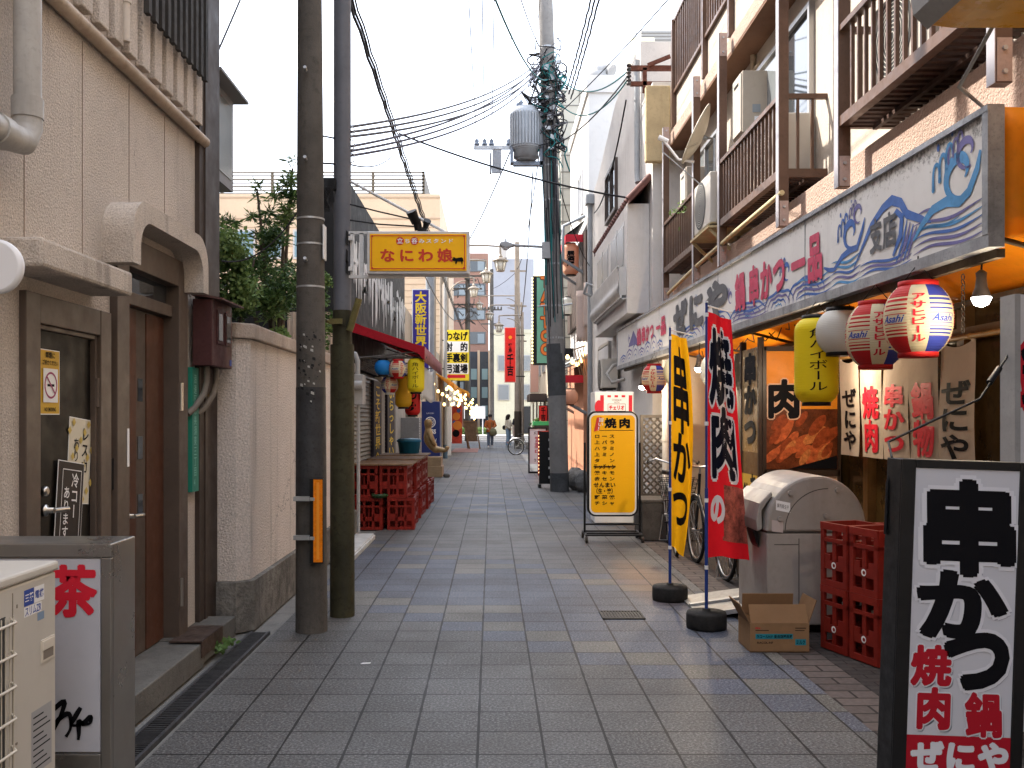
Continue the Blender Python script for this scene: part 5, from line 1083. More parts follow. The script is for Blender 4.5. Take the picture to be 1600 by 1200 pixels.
# noren
NO = TH('noren_curtain', 'pale split shop curtain with red and black brush writing on a bamboo pole', 'curtain', (2.9, 6.5, 1.98))
CLOTH = mat('unbleached_cloth', (.6, .5, .41), .85, var=(3, .08), trans=.3, bump=(200, .2))
m = MB(); m.tube([(2.9, 5.1, 2.0), (2.9, 7.9, 2.0)], .016, 8)
for k in range(7): y = 5.2 + k * .42; m.tube([(2.9, y, 2.0), (2.9, y + .012, 2.0)], .0195, 8)
m.build('bamboo_pole', mat('bamboo', (.32, .19, .07), .5, var=(12, .3)), NO)
def nor(y1, wd, tx, col, ph, bold=.03):
    def fn(u, v, l=1):   # u 0..wd from far (left) to near, v 0 (bottom) .. .8 (top)
        s = u / wd; return (2.9 - .012 * l * .25 + .014 * math.sin(s * 5 + ph) * (1 - v * .9) + .008 * math.sin(v * 6 + ph), y1 - u, 1.2 + v - (.05 * math.sin(s * math.pi) if v > .6 else 0) * max(0, (v - .55) * 3.6))
    m = MB(); m.grid(lambda a, b: fn(a * wd, b * .79, 0), 14, 18)
    text(m, tx, fn, wd * .1, .04, wd * .9, .55, 1, bold, vert=True, cut=3, lift=2)
    for e_ in (.03, wd - .03): m.tube([fn(e_, .78, 0), (2.9, y1 - e_, 2.0)], .01, 5)
    m.build('cloth_panel', [CLOTH, col], NO)
nor(7.72, .415, 'ぜにや', INK, .3); nor(7.30, .415, '焼肉', REDI, 1.2, .04); nor(6.88, .415, '串かつ', REDI, 2.6, .04); nor(6.46, .45, '鍋物', REDI, .9, .04); nor(6.0, .42, 'ぜにや', INK, 3.3)
# lanterns in front
lantern('striped beer lantern hanging nearest the lit bulb', (2.275, 4.95, 2.03), .172, .36, 'beer', LRED, rot=-223, ribs=26, group='striped beer lanterns under the signboard')
lantern('striped beer lantern just behind the nearest one', (2.275, 5.5, 1.995), .166, .36, 'beer', LRED, rot=-213, ribs=26, group='striped beer lanterns under the signboard')
letter_lantern('plain white round lantern behind the two striped lanterns', (2.33, 6.2, 2.08), .155, .28, LWHT, BLACK, 'アサヒ', INK, .3, .4, 0, az=-75, ribs=24)
letter_lantern('tall yellow lantern lettered in black before the meat photo', (2.24, 6.4, 1.90), .145, .58, LYEL, BLACK, '角ハイボール', INK, .44, .74, .004, az=-104, ribs=34)
for c, lb, kd, r in (((1.98, 11.3, 1.98), 'small striped beer lantern at the far end of the signboard', 'beer', .15), ((2.05, 10.3, 2.02), 'pale plain lantern half hidden by the yellow flag', CREAM, .14), ((2.18, 9.0, 1.96), 'white round lantern between the two flags', LWHT, .15)):
    lantern(lb, c, r, r * 2.1, kd, LRED if kd == 'beer' else BLACK, rot=-35, ribs=18, cord=.12)
def bulb(label, c, cord, e=5, r=.046, pw=20):
    t = TH('light_bulb', label, 'light bulb', c); c = Vector(c); ld = bpy.data.lights.new('bulb_light', 'POINT'); ld.energy = pw; ld.color = (1, .8, .55); ld.shadow_soft_size = r; lo = bpy.data.objects.new('bulb_light', ld); COL.objects.link(lo); lo.parent = t; lo.location = (0, 0, -r * 1.6); m = MB(); m.lathe([(.005, -r), (r * .7, -r * .75), (r, -r * .1), (r * .98, 0)], c, 20); m.build('globe', mat('lit_white_bulb', (1, 1, 1), .3, emit=((.95, .97, 1), e)), t)
    m = MB(); m.lathe([(r * .98, .001), (r * .6, r * 1.1), (r * .5, r * 2), (r * .55, r * 2.6), (r * .2, r * 2.9)], c, 16); m.build('socket', mat('bulb_socket', (.12, .09, .07), .5), t); m = MB(); m.tube([c + Vector((0, 0, r * 2.8)), c + Vector((.01, 0, cord))], .005, 5); m.build('cord', CABLE, t)
bulb('lit white bulb hanging at the right edge beside the beer lanterns', (2.375, 4.5, 2.09), .28, pw=5)
bulb('lit white bulb hanging between the two flags', (2.1, 9.4, 2.01), .25); bulb('lit white bulb low behind the striped beer lanterns', (2.6, 7.15, 1.96), .2, r=.055, pw=6)
bulb('lit white bulb beside the small far beer lantern', (1.9, 11.7, 1.90), .3)
m = MB()
for k in range(11): z = 2.25 - k * .028; m.tube([(2.49 + .008 * math.cos(a), 4.9 + .008 * math.sin(a) * (k % 2), z + .016 * math.sin(a)) for a in [i * math.pi / 4 for i in range(9)]], .0028, 5)
m.build('chain', mat('dark_chain', (.06, .05, .045), .5, .6), origin=(2.49, 4.9, 2.1), label='short dark chain hanging beside the nearest striped lantern', cat='chain')
# ------------------------------------------------------------------ entrance partition with meat photo
PT = TH('photo_partition', 'shop entrance panel with a large grilled meat photo', 'partition', (2.6, 8.2, 0))
ORG = mat('orange_print', (.7, .24, .015), .45, var=(2, .1))
def meat():
    m = mat('meat_photo', (.12, .03, .01), .35, var=(7, .6), bump=(16, .5)); return m
m = MB(); m.box(2.35, 3.0, 8.02, 9.2, .02, 2.12); m.build('body', mat('dark_partition', (.05, .035, .025), .5), PT)
m = MB(); fx = front(2.36, 0, 8.018, d=.004)
m.box(2.37, 2.985, 8.012, 8.0195, 1.58, 2.08); m.box(2.37, 2.985, 8.011, 8.0195, 1.06, 1.579, 1); m.box(2.37, 2.985, 8.012, 8.0195, .3, 1.0, 2)
fnp = front(2.37, 1.06, 8.009, d=.003); rnd = random.Random(9)
for _ in range(26):
    u, v, a, s = rnd.uniform(.05, .55), rnd.uniform(.08, .45), rnd.uniform(.6, 1.2), rnd.uniform(.05, .085); mi = rnd.choice((3, 4, 4, 5))
    m.add([fnp(u + s * 1.5 * math.cos(t) * math.cos(a) - s * .6 * math.sin(t) * math.sin(a), min(.515, max(.005, v + s * 1.5 * math.cos(t) * math.sin(a) + s * .6 * math.sin(t) * math.cos(a))), .2 + _ * .03) for t in [k * math.pi / 8 for k in range(16)]], [tuple(range(16))], mi)
m.add([fnp(.2, .005, 1.2), fnp(.61, .005, 1.2), fnp(.61, .12, 1.2)], [(0, 1, 2)], 6)
text(m, '肉', front(2.37, 1.5, 8.01, d=.004), .0, .0, .3, .34, 6, .05, lift=3, out=(2, .035)); text(m, 'お飲物', front(2.37, .7, 8.01, d=.004), .04, .07, .6, .29, 6, .05, lift=2)
m.build('photo_panel', [ORG, meat(), mat('pale_peach_panel', (.6, .38, .26), .5), mat('grilled_meat_a', (.45, .1, .03), .35, var=(25, .5)), mat('grilled_meat_b', (.26, .05, .015), .35, var=(25, .5)), mat('grilled_meat_c', (.5, .17, .05), .35, var=(30, .5)), INK], PT)
m = MB(); m.box(2.35, 3.0, 7.99, 8.012, 1.005, 1.055); m.box(2.35, 3.0, 7.99, 8.012, 2.085, 2.12); m.box(2.335, 2.368, 7.99, 8.02, .02, 2.12); m.box(2.985, 3.01, 7.99, 8.02, .02, 2.12); m.box(2.30, 2.349, 8.0, 8.03, .02, 2.2); m.box(2.30, 2.349, 8.55, 8.6, .02, 2.2); m.build('frame', mat('dark_brown_frame', (.04, .025, .018), .4), PT)
m = MB(); m.box(2.31, 2.348, 8.031, 8.549, .3, 2.12, 0); m.box(2.309, 2.3095, 8.031, 8.549, 1.0, 1.2, 2); m.box(2.308, 2.3095, 8.031, 8.549, .55, 1.0, 3)
fn = faceX(2.308, 8.55, .3, -1, .003); text(m, '串かつ', fn, .08, .95, .46, 1.78, 1, .07, vert=True); text(m, 'お', fn, .27, .5, .47, .72, 1, .05); text(m, '飲', fn, .05, .38, .25, .62, 1, .05)
m.build('side_lightbox', [mat('brownish_lightbox', (.3, .2, .1), .3, var=(2, .2)), INK, FW, mat('yellow_strip', (.6, .36, .05), .4)], PT)
# ================================================================== RIGHT: things on the ground
# dome-topped refuse bin
BN = TH('refuse_bin', 'big grey dome topped refuse bin beside the red crates', 'bin', (2.2, 6.9, 0))
BINP = mat('grey_bin_paint', (.31, .28, .255), .45, var=(1.6, .15), streak=(.35, (.16, .13, .11)), bump=(6, .12))
bx0, bx1, by0, by1 = 1.93, 2.62, 6.50, 7.25
m = MB(); m.box(bx0, bx1, by0, by1, .05, .70); m.box(bx0 + .05, bx1 - .05, by0 + .05, by1 - .05, 0, .05, 1); m.build('body', [BINP, BLACK], BN, bevel=.012)
m = MB(); cxm, rx = (bx0 + bx1) / 2, (bx1 - bx0) / 2 + .005
prof = [(bx1 + .005, .705), (bx0 - .012, .705)] + [(cxm - rx * math.cos(a), .74 + .36 * math.sin(a)) for a in [math.pi * i / 22 for i in range(23)]]
m.prism(prof, lambda a, b, d: (a, d, b), by0 - .006, by1 + .006); m.build('lid', BINP, BN, bevel=.02)
m = MB(); m.prism([(bx0 - .014, .72), (bx0 - .05, .70), (bx0 - .058, .78), (bx0 - .035, .90), (bx0 + .05, .985), (bx0 + .06, .96), (bx0 - .02, .85)], lambda a, b, d: (a, d, b), by0 + .06, by1 - .06)
m.prism([(bx0 - .013, .718), (bx0 - .06, .70), (bx0 - .03, .60), (bx0 - .013, .57)], lambda a, b, d: (a, d, b), by0 + .15, by0 + .32, 1); m.build('hatch', [BINP, BLACK], BN, bevel=.008)
m = MB(); m.box(bx0 + .22, bx0 + .226, by0 - .0015, by0 - .0005, .06, .66); m.box(bx0 + .05, bx0 + .22, by0 - .0015, by0 - .0005, .615, .62); m.box(bx1 - .3, bx1 - .1, by0 - .004, by0, .62, .64); m.box(bx0, bx1, by0 - .001, by0 - .0005, .696, .702)
arc = [(cxm + .08 + .30 * math.cos(a), .72 + .29 * math.sin(a)) for a in [math.pi * (.5 + i / 28) for i in range(15)]]; m.ribbon(arc, .006, lambda u, v: (u, by0 - .0075, v)); m.build('seam', mat('dark_seam', (.06, .055, .05), .7), BN)
m = MB()
for x, z in ((bx0 + .16, .98), (bx0 + .09, .8), (bx1 - .28, .82), (bx1 - .2, 1.0)): m.tube([(x, by0 - .02, z), (x, by0 - .005, z)], .018, 10)
m.build('bolt', BINP, BN)
m = MB()
def fnb(u, v, l=1): q = Vector((bx0 + .06 + .10 * u / .14 * 1.0, by0 - .007 - .001 * l, .86 + v)); return (q.x, q.y, q.z)
m.add([fnb(0, 0, 0), fnb(.14, -.02, 0), fnb(.14, .05, 0), fnb(0, .07, 0)], [(0, 1, 2, 3)]); text(m, '関西衛生社', lambda u, v, l=1: fnb(u, v - .02 * u / .14, l), .01, .018, .13, .052, 1, .01); m.add([fnb(-.04, -.15, 0), fnb(.07, -.16, 0), fnb(.07, -.08, 0), fnb(-.04, -.07, 0)], [(0, 1, 2, 3)], 2)
m.build('sticker', [INKW, INK, mat('faded_pink_sticker', (.45, .38, .36), .6)], BN)
# crates by the bin
cr0 = crate_mesh(.27, .26, .41).build('beer_crate', [mat('orange_red_crate', (.2, .017, .011), .45, var=(4, .2), streak=(.3, (.16, .03, .015))), INKW], label='red crate in the two stacks beside the grey bin', cat='crate', group='red crates beside the grey bin')
tx = ('far stack beside the grey bin, lower red crate', 'far stack beside the grey bin, upper red crate', 'near stack beside the white standing sign, lower red crate', 'near stack beside the white standing sign, upper red crate')
k = 0
for (x, y) in ((2.335, 6.02), (2.42, 5.75)):
    for z in (.002, .414):
        o = cr0 if k == 0 else dup(cr0, label=tx[k]); o.location = (x, y, z); o.rotation_euler = (0, 0, R(17)); o['label'] = tx[k]; k += 1
m = cr0
for (x, y, tq) in ((2.66, 5.95, 'behind the far stack'), (2.72, 5.66, 'behind the near stack')):
    for z, zz in ((.002, 'lower'), (.414, 'upper')): o = dup(cr0, label='%s red crate half hidden %s by the grey bin' % (zz, tq)); o.location = (x, y, z); o.rotation_euler = (0, 0, R(17))
# cardboard box
CB = TH('cardboard_box', 'open brown cardboard box lying in front of the grey bin', 'box', (1.86, 6.1, 0))
CARD = mat('corrugated_cardboard', (.24, .14, .07), .8, var=(5, .08)); CARDI = mat('cardboard_inside', (.18, .1, .05), .85)
x0, x1, y0, y1, h = 1.66, 2.04, 5.96, 6.24, .185
m = MB(); m.box(x0, x1, y0, y0 + .006, .002, h); m.box(x0, x1, y1 - .006, y1, .002, h); m.box(x0, x0 + .006, y0 + .006, y1 - .006, .002, h); m.box(x1 - .006, x1, y0 + .006, y1 - .006, .002, h); m.box(x0, x1, y0, y1, 0, .006); m.build('carton', CARD, CB)
m = MB()
m.obox((1.85, y0 + .03, h + .055), (1, 0, 0), (0, .5, 1), (0, 1, -.5), .185, .062, .003); m.obox((1.85, y1 - .015, h + .075), (1, 0, 0), (0, -.15, 1), (0, 1, .15), .17, .07, .003)
m.obox((x0 - .03, 6.1, h + .06), (-.55, 0, 1), (0, 1, 0), (1, 0, .55), .075, .13, .003); m.obox((x1 + .025, 6.1, h + .07), (.35, 0, 1), (0, 1, 0), (1, 0, -.35), .08, .13, .003); m.build('flap', mat('cardboard_flap', (.21, .12, .06), .85, var=(5, .08)), CB)
m = MB(); fn = front(x0, 0, y0, d=.0015)
TEAL = mat('teal_print', (.02, .2, .25), .6)
m.add([fn(.035, .085, 0), fn(.275, .085, 0), fn(.275, .118, 0), fn(.035, .118, 0)], [(0, 1, 2, 3)], 1); m.add([fn(.29, .045, 0), fn(.36, .045, 0), fn(.36, .085, 0), fn(.29, .085, 0)], [(0, 1, 2, 3)], 1)
text(m, 'ラコールNF配合経腸用液', fn, .04, .09, .27, .113, 0, .02, lift=2); text(m, 'RACOL-NF', fn, .045, .055, .15, .068, 0, .02, fit=True); text(m, 'EN', fn, .035, .15, .065, .16, 2, .03, fit=True); m.ribbon([(.035, .14), (.12, .14)], .004, lambda u, v: fn(u, v, 0)); m.ribbon([(.29, .155), (.36, .155)], .005, lambda u, v: fn(u, v, 0)); m.ribbon([(.29, .14), (.35, .14)], .004, lambda u, v: fn(u, v, 0)); text(m, 'ミルク', fn, .295, .05, .355, .08, 0, .02, lift=2); m.build('printing', [INK, TEAL, REDI], CB)
# big white standing sign
ST = TH('standing_sign', 'white standing sign in a black frame with big brush characters, nearest on the right', 'signboard', (1.75, 3.55, 0))
x0, x1, y0, y1, zt = 1.505, 1.995, 3.50, 3.64, 1.345; FRM = mat('black_sign_frame', (.009, .009, .01), .45, var=(6, .2), spec=.3)
m = MB(); m.box(x0, x1, y0 + .012, y1, .05, zt - .001); m.box(x0, x0 + .052, y0, y0 + .012, .05, zt); m.box(x1 - .045, x1, y0, y0 + .012, .05, zt); m.box(x0 + .052, x1 - .045, y0, y0 + .012, zt - .032, zt); m.box(x0 + .052, x1 - .045, y0, y0 + .012, .05, .1); m.build('case', FRM, ST, bevel=.003)
m = MB(); pw = (x1 - .045) - (x0 + .052); m.box(x0 + .052, x1 - .045, y0 + .006, y0 + .0119, .1, zt - .032)
fn = front(x0 + .052, .1, y0 + .006, d=.0015); ph = zt - .132
m.add([fn(0, 0, 0), fn(pw, 0, 0), fn(pw, .205, 0), fn(0, .205, 0)], [(0, 1, 2, 3)], 1)
def big(ch, u0, v0, u1, v1, mi, b=.085, o=.05, sh=0, shadow=True):
    v0 += 0; cut = 0
    if shadow: text(m, ch, lambda u, v, l=1: fn(u + .006, v - .006, -.7), u0, v0, u1, v1, 4, b + o * .6, fill=1, shear=sh)
    text(m, ch, fn, u0, v0, u1, v1, 3, b + o, lift=1.5, fill=1, shear=sh); text(m, ch, fn, u0, v0, u1, v1, mi, b, lift=3, fill=1, shear=sh)
zz = lambda py: EYE + (VY - py) * 3.5 / FPX - .1
big('串', .02, zz(897), .395, zz(752), 2, .055, .045, -.04); big('か', .02, zz(1000), .35, zz(888), 2, .06, .04, -.06); big('つ', .13, zz(1085), .38, zz(968), 2, .065, .045)
big('焼', .01, zz(1072), .155, zz(1010), 1, .05, .035); big('肉', .03, zz(1140), .165, zz(1076), 1, .05, .035); big('鍋', .22, zz(1150), .355, zz(1082), 1, .045, .035, -.06)
for i, ch in enumerate('ぜにや'): text(m, ch, fn, .02 + .125 * i, .065, .14 + .125 * i, .19, 3, .06, lift=2)
m.build('face', [mat('lit_white_acrylic', (.5, .51, .56), .3), mat('sign_crimson', (.36, .008, .02), .45), INK, mat('outline_white', (.6, .61, .66), .4), mat('soft_grey_edge', (.33, .34, .4), .5)], ST)
m = MB(); m.tube([(x0 + .02, y1 - .01, zt - .02), (x0 - .005, y1 - .02, zt - .1), (x0 - .006, y1 - .02, zt - .3)], .006, 6); m.tube([(x0 + .01, y1 - .02, zt + .0), (x0 + .05, 3.75, zt + .06), (2.05, 4.0, 1.60), (2.27, 4.2, 1.80), (2.3, 4.21, 1.86)], .005, 6); m.tube([(2.13, 4.08, 1.675), (2.21, 4.15, 1.745)], .014, 8); m.build('power_cord', CABLE, ST)
m = MB(); m.box(x0 + .03, x0 + .1, y0, y1 + .1, 0, .05); m.box(x1 - .1, x1 - .03, y0, y1 + .1, 0, .05); m.build('foot', BLACK, ST); ST.rotation_euler = (0, R(2.0), 0)
# second sign at the right edge
RS = TH('side_sign', 'tall white sign cut off by the right edge of the frame', 'signboard', (2.55, 4.2, .1))
m = MB(); m.box(2.335, 2.36, 4.14, 4.26, .1, 2.06); m.box(2.36, 2.8, 4.16, 4.24, .1, 2.06, 1); fn = front(2.36, .1, 4.16, d=.002)
text(m, '鍋', fn, .015, 1.45, .3, 1.80, 2, .05, out=(3, .06), lift=2)
for i, ch in enumerate('焼肉串'): text(m, ch, fn, .03, 1.1 - i * .38, .36, 1.42 - i * .38, 3 if i % 2 == 0 else 2, .05, lift=2)
m.build('panel', [GREYP, mat('white_sign_plastic', (.6, .6, .62), .35, var=(3, .05)), INK, REDI], RS)
# ------------------------------------------------------------------ banner flags
def flag_pole(label, x, y, zt, rb):
    t = TH('banner_stand', label, 'banner stand', (x, y, 0)); m = MB(); m.lathe([(rb, .0), (rb * 1.02, .02), (rb * 1.02, .1), (rb * .97, .118), (.03, .122), (.028, .14)], (x, y, 0), 36)
    m.build('weight', mat('black_rubber', (.018, .017, .016), .75, var=(12, .35), bump=(40, .2)), t); m = MB(); m.tube([(x, y, .12), (x, y, 1.0)], .0125, 10); m.tube([(x, y, 1.0), (x, y, zt)], .009, 10); m.build('pole', mat('navy_pole', (.02, .045, .2), .4), t)
    m = MB(); m.tube([(x, y, zt), (x, y, zt + .012)], .012, 8); m.tube([(x, y, zt - .02), (x + .26, y + .3, zt - .035)], .006, 6)
    for z in (.42, .9, 1.45, zt - .1): m.tube([(x, y, z), (x, y, z + .028)], .0145, 10)
    m.build('cap', WHITE, t); return t
flag_pole('blue flag pole in a black round weight, carrying the red flag', 1.54, 6.65, 2.33, .14); flag_pole('blue flag pole in a black round weight, carrying the yellow flag', 1.475, 7.67, 2.25, .142)
def flag(name, label, x, y, zt, zb, wd, foldx, mats, draw, shape, origin):
    """cloth hung at the pole: u = 0..wd across (real cloth width), v = 0..1 from the bottom"""
    def fn(u, v, l=1):
        s = u / wd; z = zb + (zt - zb) * v; ex = foldx(v)      # ex: how far the cloth swings out in x; the rest of it runs back in y in folds
        px_ = x + .014 + ex * s + .006 * math.sin(s * 9 + v * 4) * (.4 + s); py_ = y + .02 + .2 * s * (1 - .35 * v) + .028 * math.sin(s * 8.5 + v * 3) * (.3 + s)
        return (px_ - .0012 * l, py_ - .003 * l, z - shape(s, v))
    m = MB(); m.grid(lambda a, b: fn(a * wd, b, 0), 30, 60, mf=lambda a, b: 0 if name != 'red_flag' or b > .30 or (a < .45 - .3 * (.3 - b)) else (5 if b > .06 else 0))
    draw(m, fn, wd); return m.build(name, mats, origin=origin, label=label, cat='flag')
FRED = mat('red_flag_cloth', (.72, .012, .022), .7, trans=.35, var=(3, .1)); FYEL = mat('yellow_flag_cloth', (.88, .45, .006), .7, trans=.35, var=(3, .08))
def d_red(m, fn, wd):
    for ch, b, t in (('焼', .63, .94), ('肉', .33, .62)): text(m, ch, fn, .05, b, wd - .05, t, 1, .048, cut=7, out=(2, .045), lift=2.2, fill=1)
    for ch, a, b, t in (('の', .03, .13, .27),): text(m, ch, fn, a, b, a + .2, t, 2, .06, cut=6, lift=1.5)
flag('red_flag', 'red banner flag with black grilled meat writing over a meat photo', 1.54, 6.65, 2.27, .50, .5, lambda v: .36 - .17 * v, [FRED, mat('flag_black', (.006, .007, .016), .8, spec=.1), mat('flag_white', (.75, .72, .72), .7), BLACK, BLACK, mat('flag_meat', (.4, .1, .07), .6, var=(18, .7))], d_red, lambda s, v: .05 * s * v + (.14 * (s - .35) if s > .35 else 0) * (1 - v) * .6, (1.54, 6.65, .5))
def d_yel(m, fn, wd):
    for ch, b, t in (('串', .55, .95), ('か', .31, .56), ('つ', .10, .32)): text(m, ch, fn, .04, b, wd - .05, t, 1, .035, cut=7, lift=1.6, fill=1)
flag('yellow_flag', 'yellow banner flag with black skewer writing, behind the red flag', 1.475, 7.67, 2.2, .44, .5, lambda v: .245 - .10 * v ** 3 - .10 * (1 - v) ** 3, [FYEL, INK], d_yel, lambda s, v: .03 * s + .1 * s * (1 - v) * math.sin(s * 2), (1.475, 7.67, .44))
# ------------------------------------------------------------------ yellow menu sign on castors
MS = TH('menu_sign', 'yellow menu sign with rounded black frame standing on castors', 'signboard', (1.47, 11.3, 0))
x0, x1, z0, z1, Y = 1.17, 1.785, .30, 1.585, 11.3
def rrect(a, b, c, d, r, n=6):
    o = []
    for cx_, cy_, s in ((c - r, d - r, 0), (a + r, d - r, 90), (a + r, b + r, 180), (c - r, b + r, 270)):
        for i in range(n + 1): q = R(s + 90 * i / n); o.append((cx_ + r * math.cos(q), cy_ + r * math.sin(q)))
    return o
fl = lambda a, b, d: (a, d, b)
m = MB(); m.prism(rrect(x0, z0, x1, z1, .1), fl, Y, Y + .12); m.build('case', BLACK, MS, bevel=.004)
m = MB(); m.prism(rrect(x0 + .022, z0 + .022, x1 - .022, z1 - .022, .08), fl, Y - .006, Y - .0005, 1); m.prism(rrect(x0 + .04, z0 + .05, x1 - .04, z1 - .05, .06), fl, Y - .010, Y - .0065, 0)
fn = front(x0 + .04, z0 + .05, Y - .010, d=.004); w_, h_ = x1 - x0 - .08, z1 - z0 - .1
text(m, '焼肉', fn, .15, h_ - .17, w_ - .04, h_ - .02, 2, .05, fill=.8); m.ribbon([(.1, h_ - .185), (w_ - .02, h_ - .185)], .006, lambda u, v: fn(u, v, 1), 2)
m.add([fn(.035, h_ - .2, 1), fn(.1, h_ - .18, 1), fn(.13, h_ - .02, 1), fn(.07, h_ - .03, 1)], [(0, 1, 2, 3)], 3); text(m, '旨い！', lambda u, v, l=1: fn(u + v * .15 - .11, v, l), .03, h_ - .19, .1, h_ - .03, 4, .02, vert=True, lift=2)
for i, row in enumerate(('ロース', '上バラ', 'ハラミ', '上ミノ', 'タ　ン', 'テッチャン', '焼キモ', '赤セン', 'せんまい', '（生・焼）', '野菜焼', 'チシャ')):
    b = h_ - .29 - i * .074; a1 = .3
    text(m, row, fn, .03, b, a1, b + .068, 2, .03, fill=.95 if len(row) > 3 else .72)
    if row == 'テッチャン': m.ribbon([(.03, b + .035), (.3, b + .04)], .008, lambda u, v: fn(u, v, 3), 2); m.ribbon([(.04, b + .025), (.3, b + .03)], .006, lambda u, v: fn(u, v, 3), 2)
m.build('face', [mat('amber_acrylic', (.9, .46, .004), .5, spec=.2), WHITE, INK, mat('red_tag', (.55, .04, .03), .5), INKW], MS)
m = MB(); FB = BLACK
for x in (x0 - .03, x1 + .03):
    m.tube([(x, Y + .06, .09), (x, Y + .06, 1.2)], .014, 8); m.tube([(x, Y - .16, .09), (x, Y + .3, .09)], .014, 8)
for y, z in ((Y + .06, .20), (Y - .14, .09), (Y + .28, .09), (Y + .06, .09)): m.tube([(x0 - .03, y, z), (x1 + .03, y, z)], .012, 8)
m.build('stand', BLACK, MS); 
for x in (x0 - .03, x1 + .03):
    for y in (Y - .16, Y + .3):
        m = MB(); m.tube([(x - .013, y, .04), (x + .013, y, .04)], .038, 14); m.tube([(x, y, .05), (x, y, .09)], .01, 6); m.build('castor', mat('castor', (.03, .025, .02), .6), MS)
# vending machine hidden behind it
VB = TH('vending_machine', 'drinks machine with a white and red top board behind the yellow menu sign', 'vending machine', (1.75, 13.3, 0))
m = MB(); m.box(1.45, 2.0, 13.06, 13.6, .02, 1.87); m.build('body', WHITE, VB, bevel=.01)
m = MB(); fn = front(1.45, 1.55, 13.056, d=.004)
for a, b, c_, d in ((.08, 0, .13, .27), (.48, 0, .53, .27), (.18, .24, .23, .27), (.28, .24, .33, .27), (.38, .24, .43, .27)): m.add([fn(a, b, 0), fn(c_, b, 0), fn(c_, d, 0), fn(a, d, 0)], [(0, 1, 2, 3)])
m.add([fn(.02 + .06 * math.cos(k * .4) + .04, .06 + .1 * max(-.6, math.sin(k * .4)) + .04, 1) for k in range(16)], [tuple(range(16))])
text(m, 'チェリオ', fn, .2, .06, .42, .13, 0, .05, lift=2); text(m, 'CHANCE', fn, .24, .19, .38, .215, 1, .0, fit=True); text(m, 'WITH', fn, .27, .16, .35, .18, 1, 0, fit=True); rect(m, fn, .185, .045, .435, .15, .005, 1); m.build('top_board', [REDI, INK], VB)
# lattice, concrete block, pipe
LT = TH('lattice_fence', 'grey wooden lattice panel behind the low concrete block', 'fence', (2.2, 12.3, .45))
GW = mat('greyed_wood', (.07, .062, .055), .8, var=(8, .3)); x0, x1, z0, z1, Y = 1.97, 2.52, .46, 1.54, 12.3
m = MB(); m.box(x0, x0 + .04, Y - .03, Y + .03, z0, z1); m.box(x1 - .04, x1, Y - .03, Y + .03, z0, z1); m.box(x0 + .04, x1 - .04, Y - .03, Y + .03, z0, z0 + .04); m.box(x0 + .04, x1 - .04, Y - .03, Y + .03, z1 - .04, z1); m.build('frame', GW, LT)
m = MB(); a0, a1, b0, b1 = x0 + .04, x1 - .04, z0 + .04, z1 - .04
for s, dy in ((1, -.008), (-1, .008)):
    k = -1.2
    while k < 1.7:
        # line z = b0 + k + s * (x - a0)
        pts = []
        for x in (a0, a1):
            z = b0 + k + s * (x - a0)
            pts.append((x, z))
        (xa, za), (xb, zb_) = pts
        def clip(xa, za, xb, zb_, lim, up):
            if (za > lim) == up and (zb_ > lim) == up: return None
            if (za > lim) == up: t = (lim - za) / (zb_ - za); return xa + (xb - xa) * t, lim, xb, zb_
            if (zb_ > lim) == up: t = (lim - za) / (zb_ - za); return xa, za, xa + (xb - xa) * t, lim
            return xa, za, xb, zb_
        q = clip(xa, za, xb, zb_, b1, True); q = q and clip(*q, b0, False)
        if q and abs(q[2] - q[0]) > .02: m.bar((q[0], Y + dy, q[1]), (q[2], Y + dy, q[3]), .014, .024)
        k += .095
m.build('slat', GW, LT)
m = MB(); m.box(1.84, 2.5, 11.35, 11.95, .0, .46); m.box(1.83, 2.51, 11.34, 11.96, .461, .50); m.build('concrete_block', mat('dark_block', (.07, .062, .055), .9, var=(4, .35), bump=(60, .6), streak=(.5, (.03, .028, .025))), origin=(2.15, 11.6, 0), label='low dark concrete block between the menu sign and the flags', cat='block', bevel=.01)
m = MB(); m.tube([(2.25, 11.97, .0), (2.25, 11.97, 2.9)], .05, 12); m.tube([(2.25, 11.97, 1.2), (2.25, 11.97, 1.26)], .057, 12); m.build('downpipe', mat('pale_grey_pipe', (.42, .4, .39), .5, var=(3, .12)), origin=(2.25, 11.97, 0), label='pale grey downpipe beside the wooden lattice', cat='pipe')
# metal ramp under the flags
m = MB(); m.prism([(0, 0), (.82, .11), (.82, .125), (0, .014)], lambda a, b, d: (1.57 + a, d, b + .002), 6.98, 7.75); m.prism([(0, .015), (.82, .126), (.82, .15), (0, .03)], lambda a, b, d: (1.57 + a, d, b + .003), 7.33, 7.38, 1); m.bar((1.57, 6.97, .02), (2.38, 6.97, .13), .02, .035, 1)
m.build('metal_ramp', [mat('chequered_aluminium', (.3, .3, .29), .45, .4, var=(9, .2)), GALV], origin=(1.8, 7.3, 0), label='pale metal ramp plate lying behind the red flag base', cat='ramp')
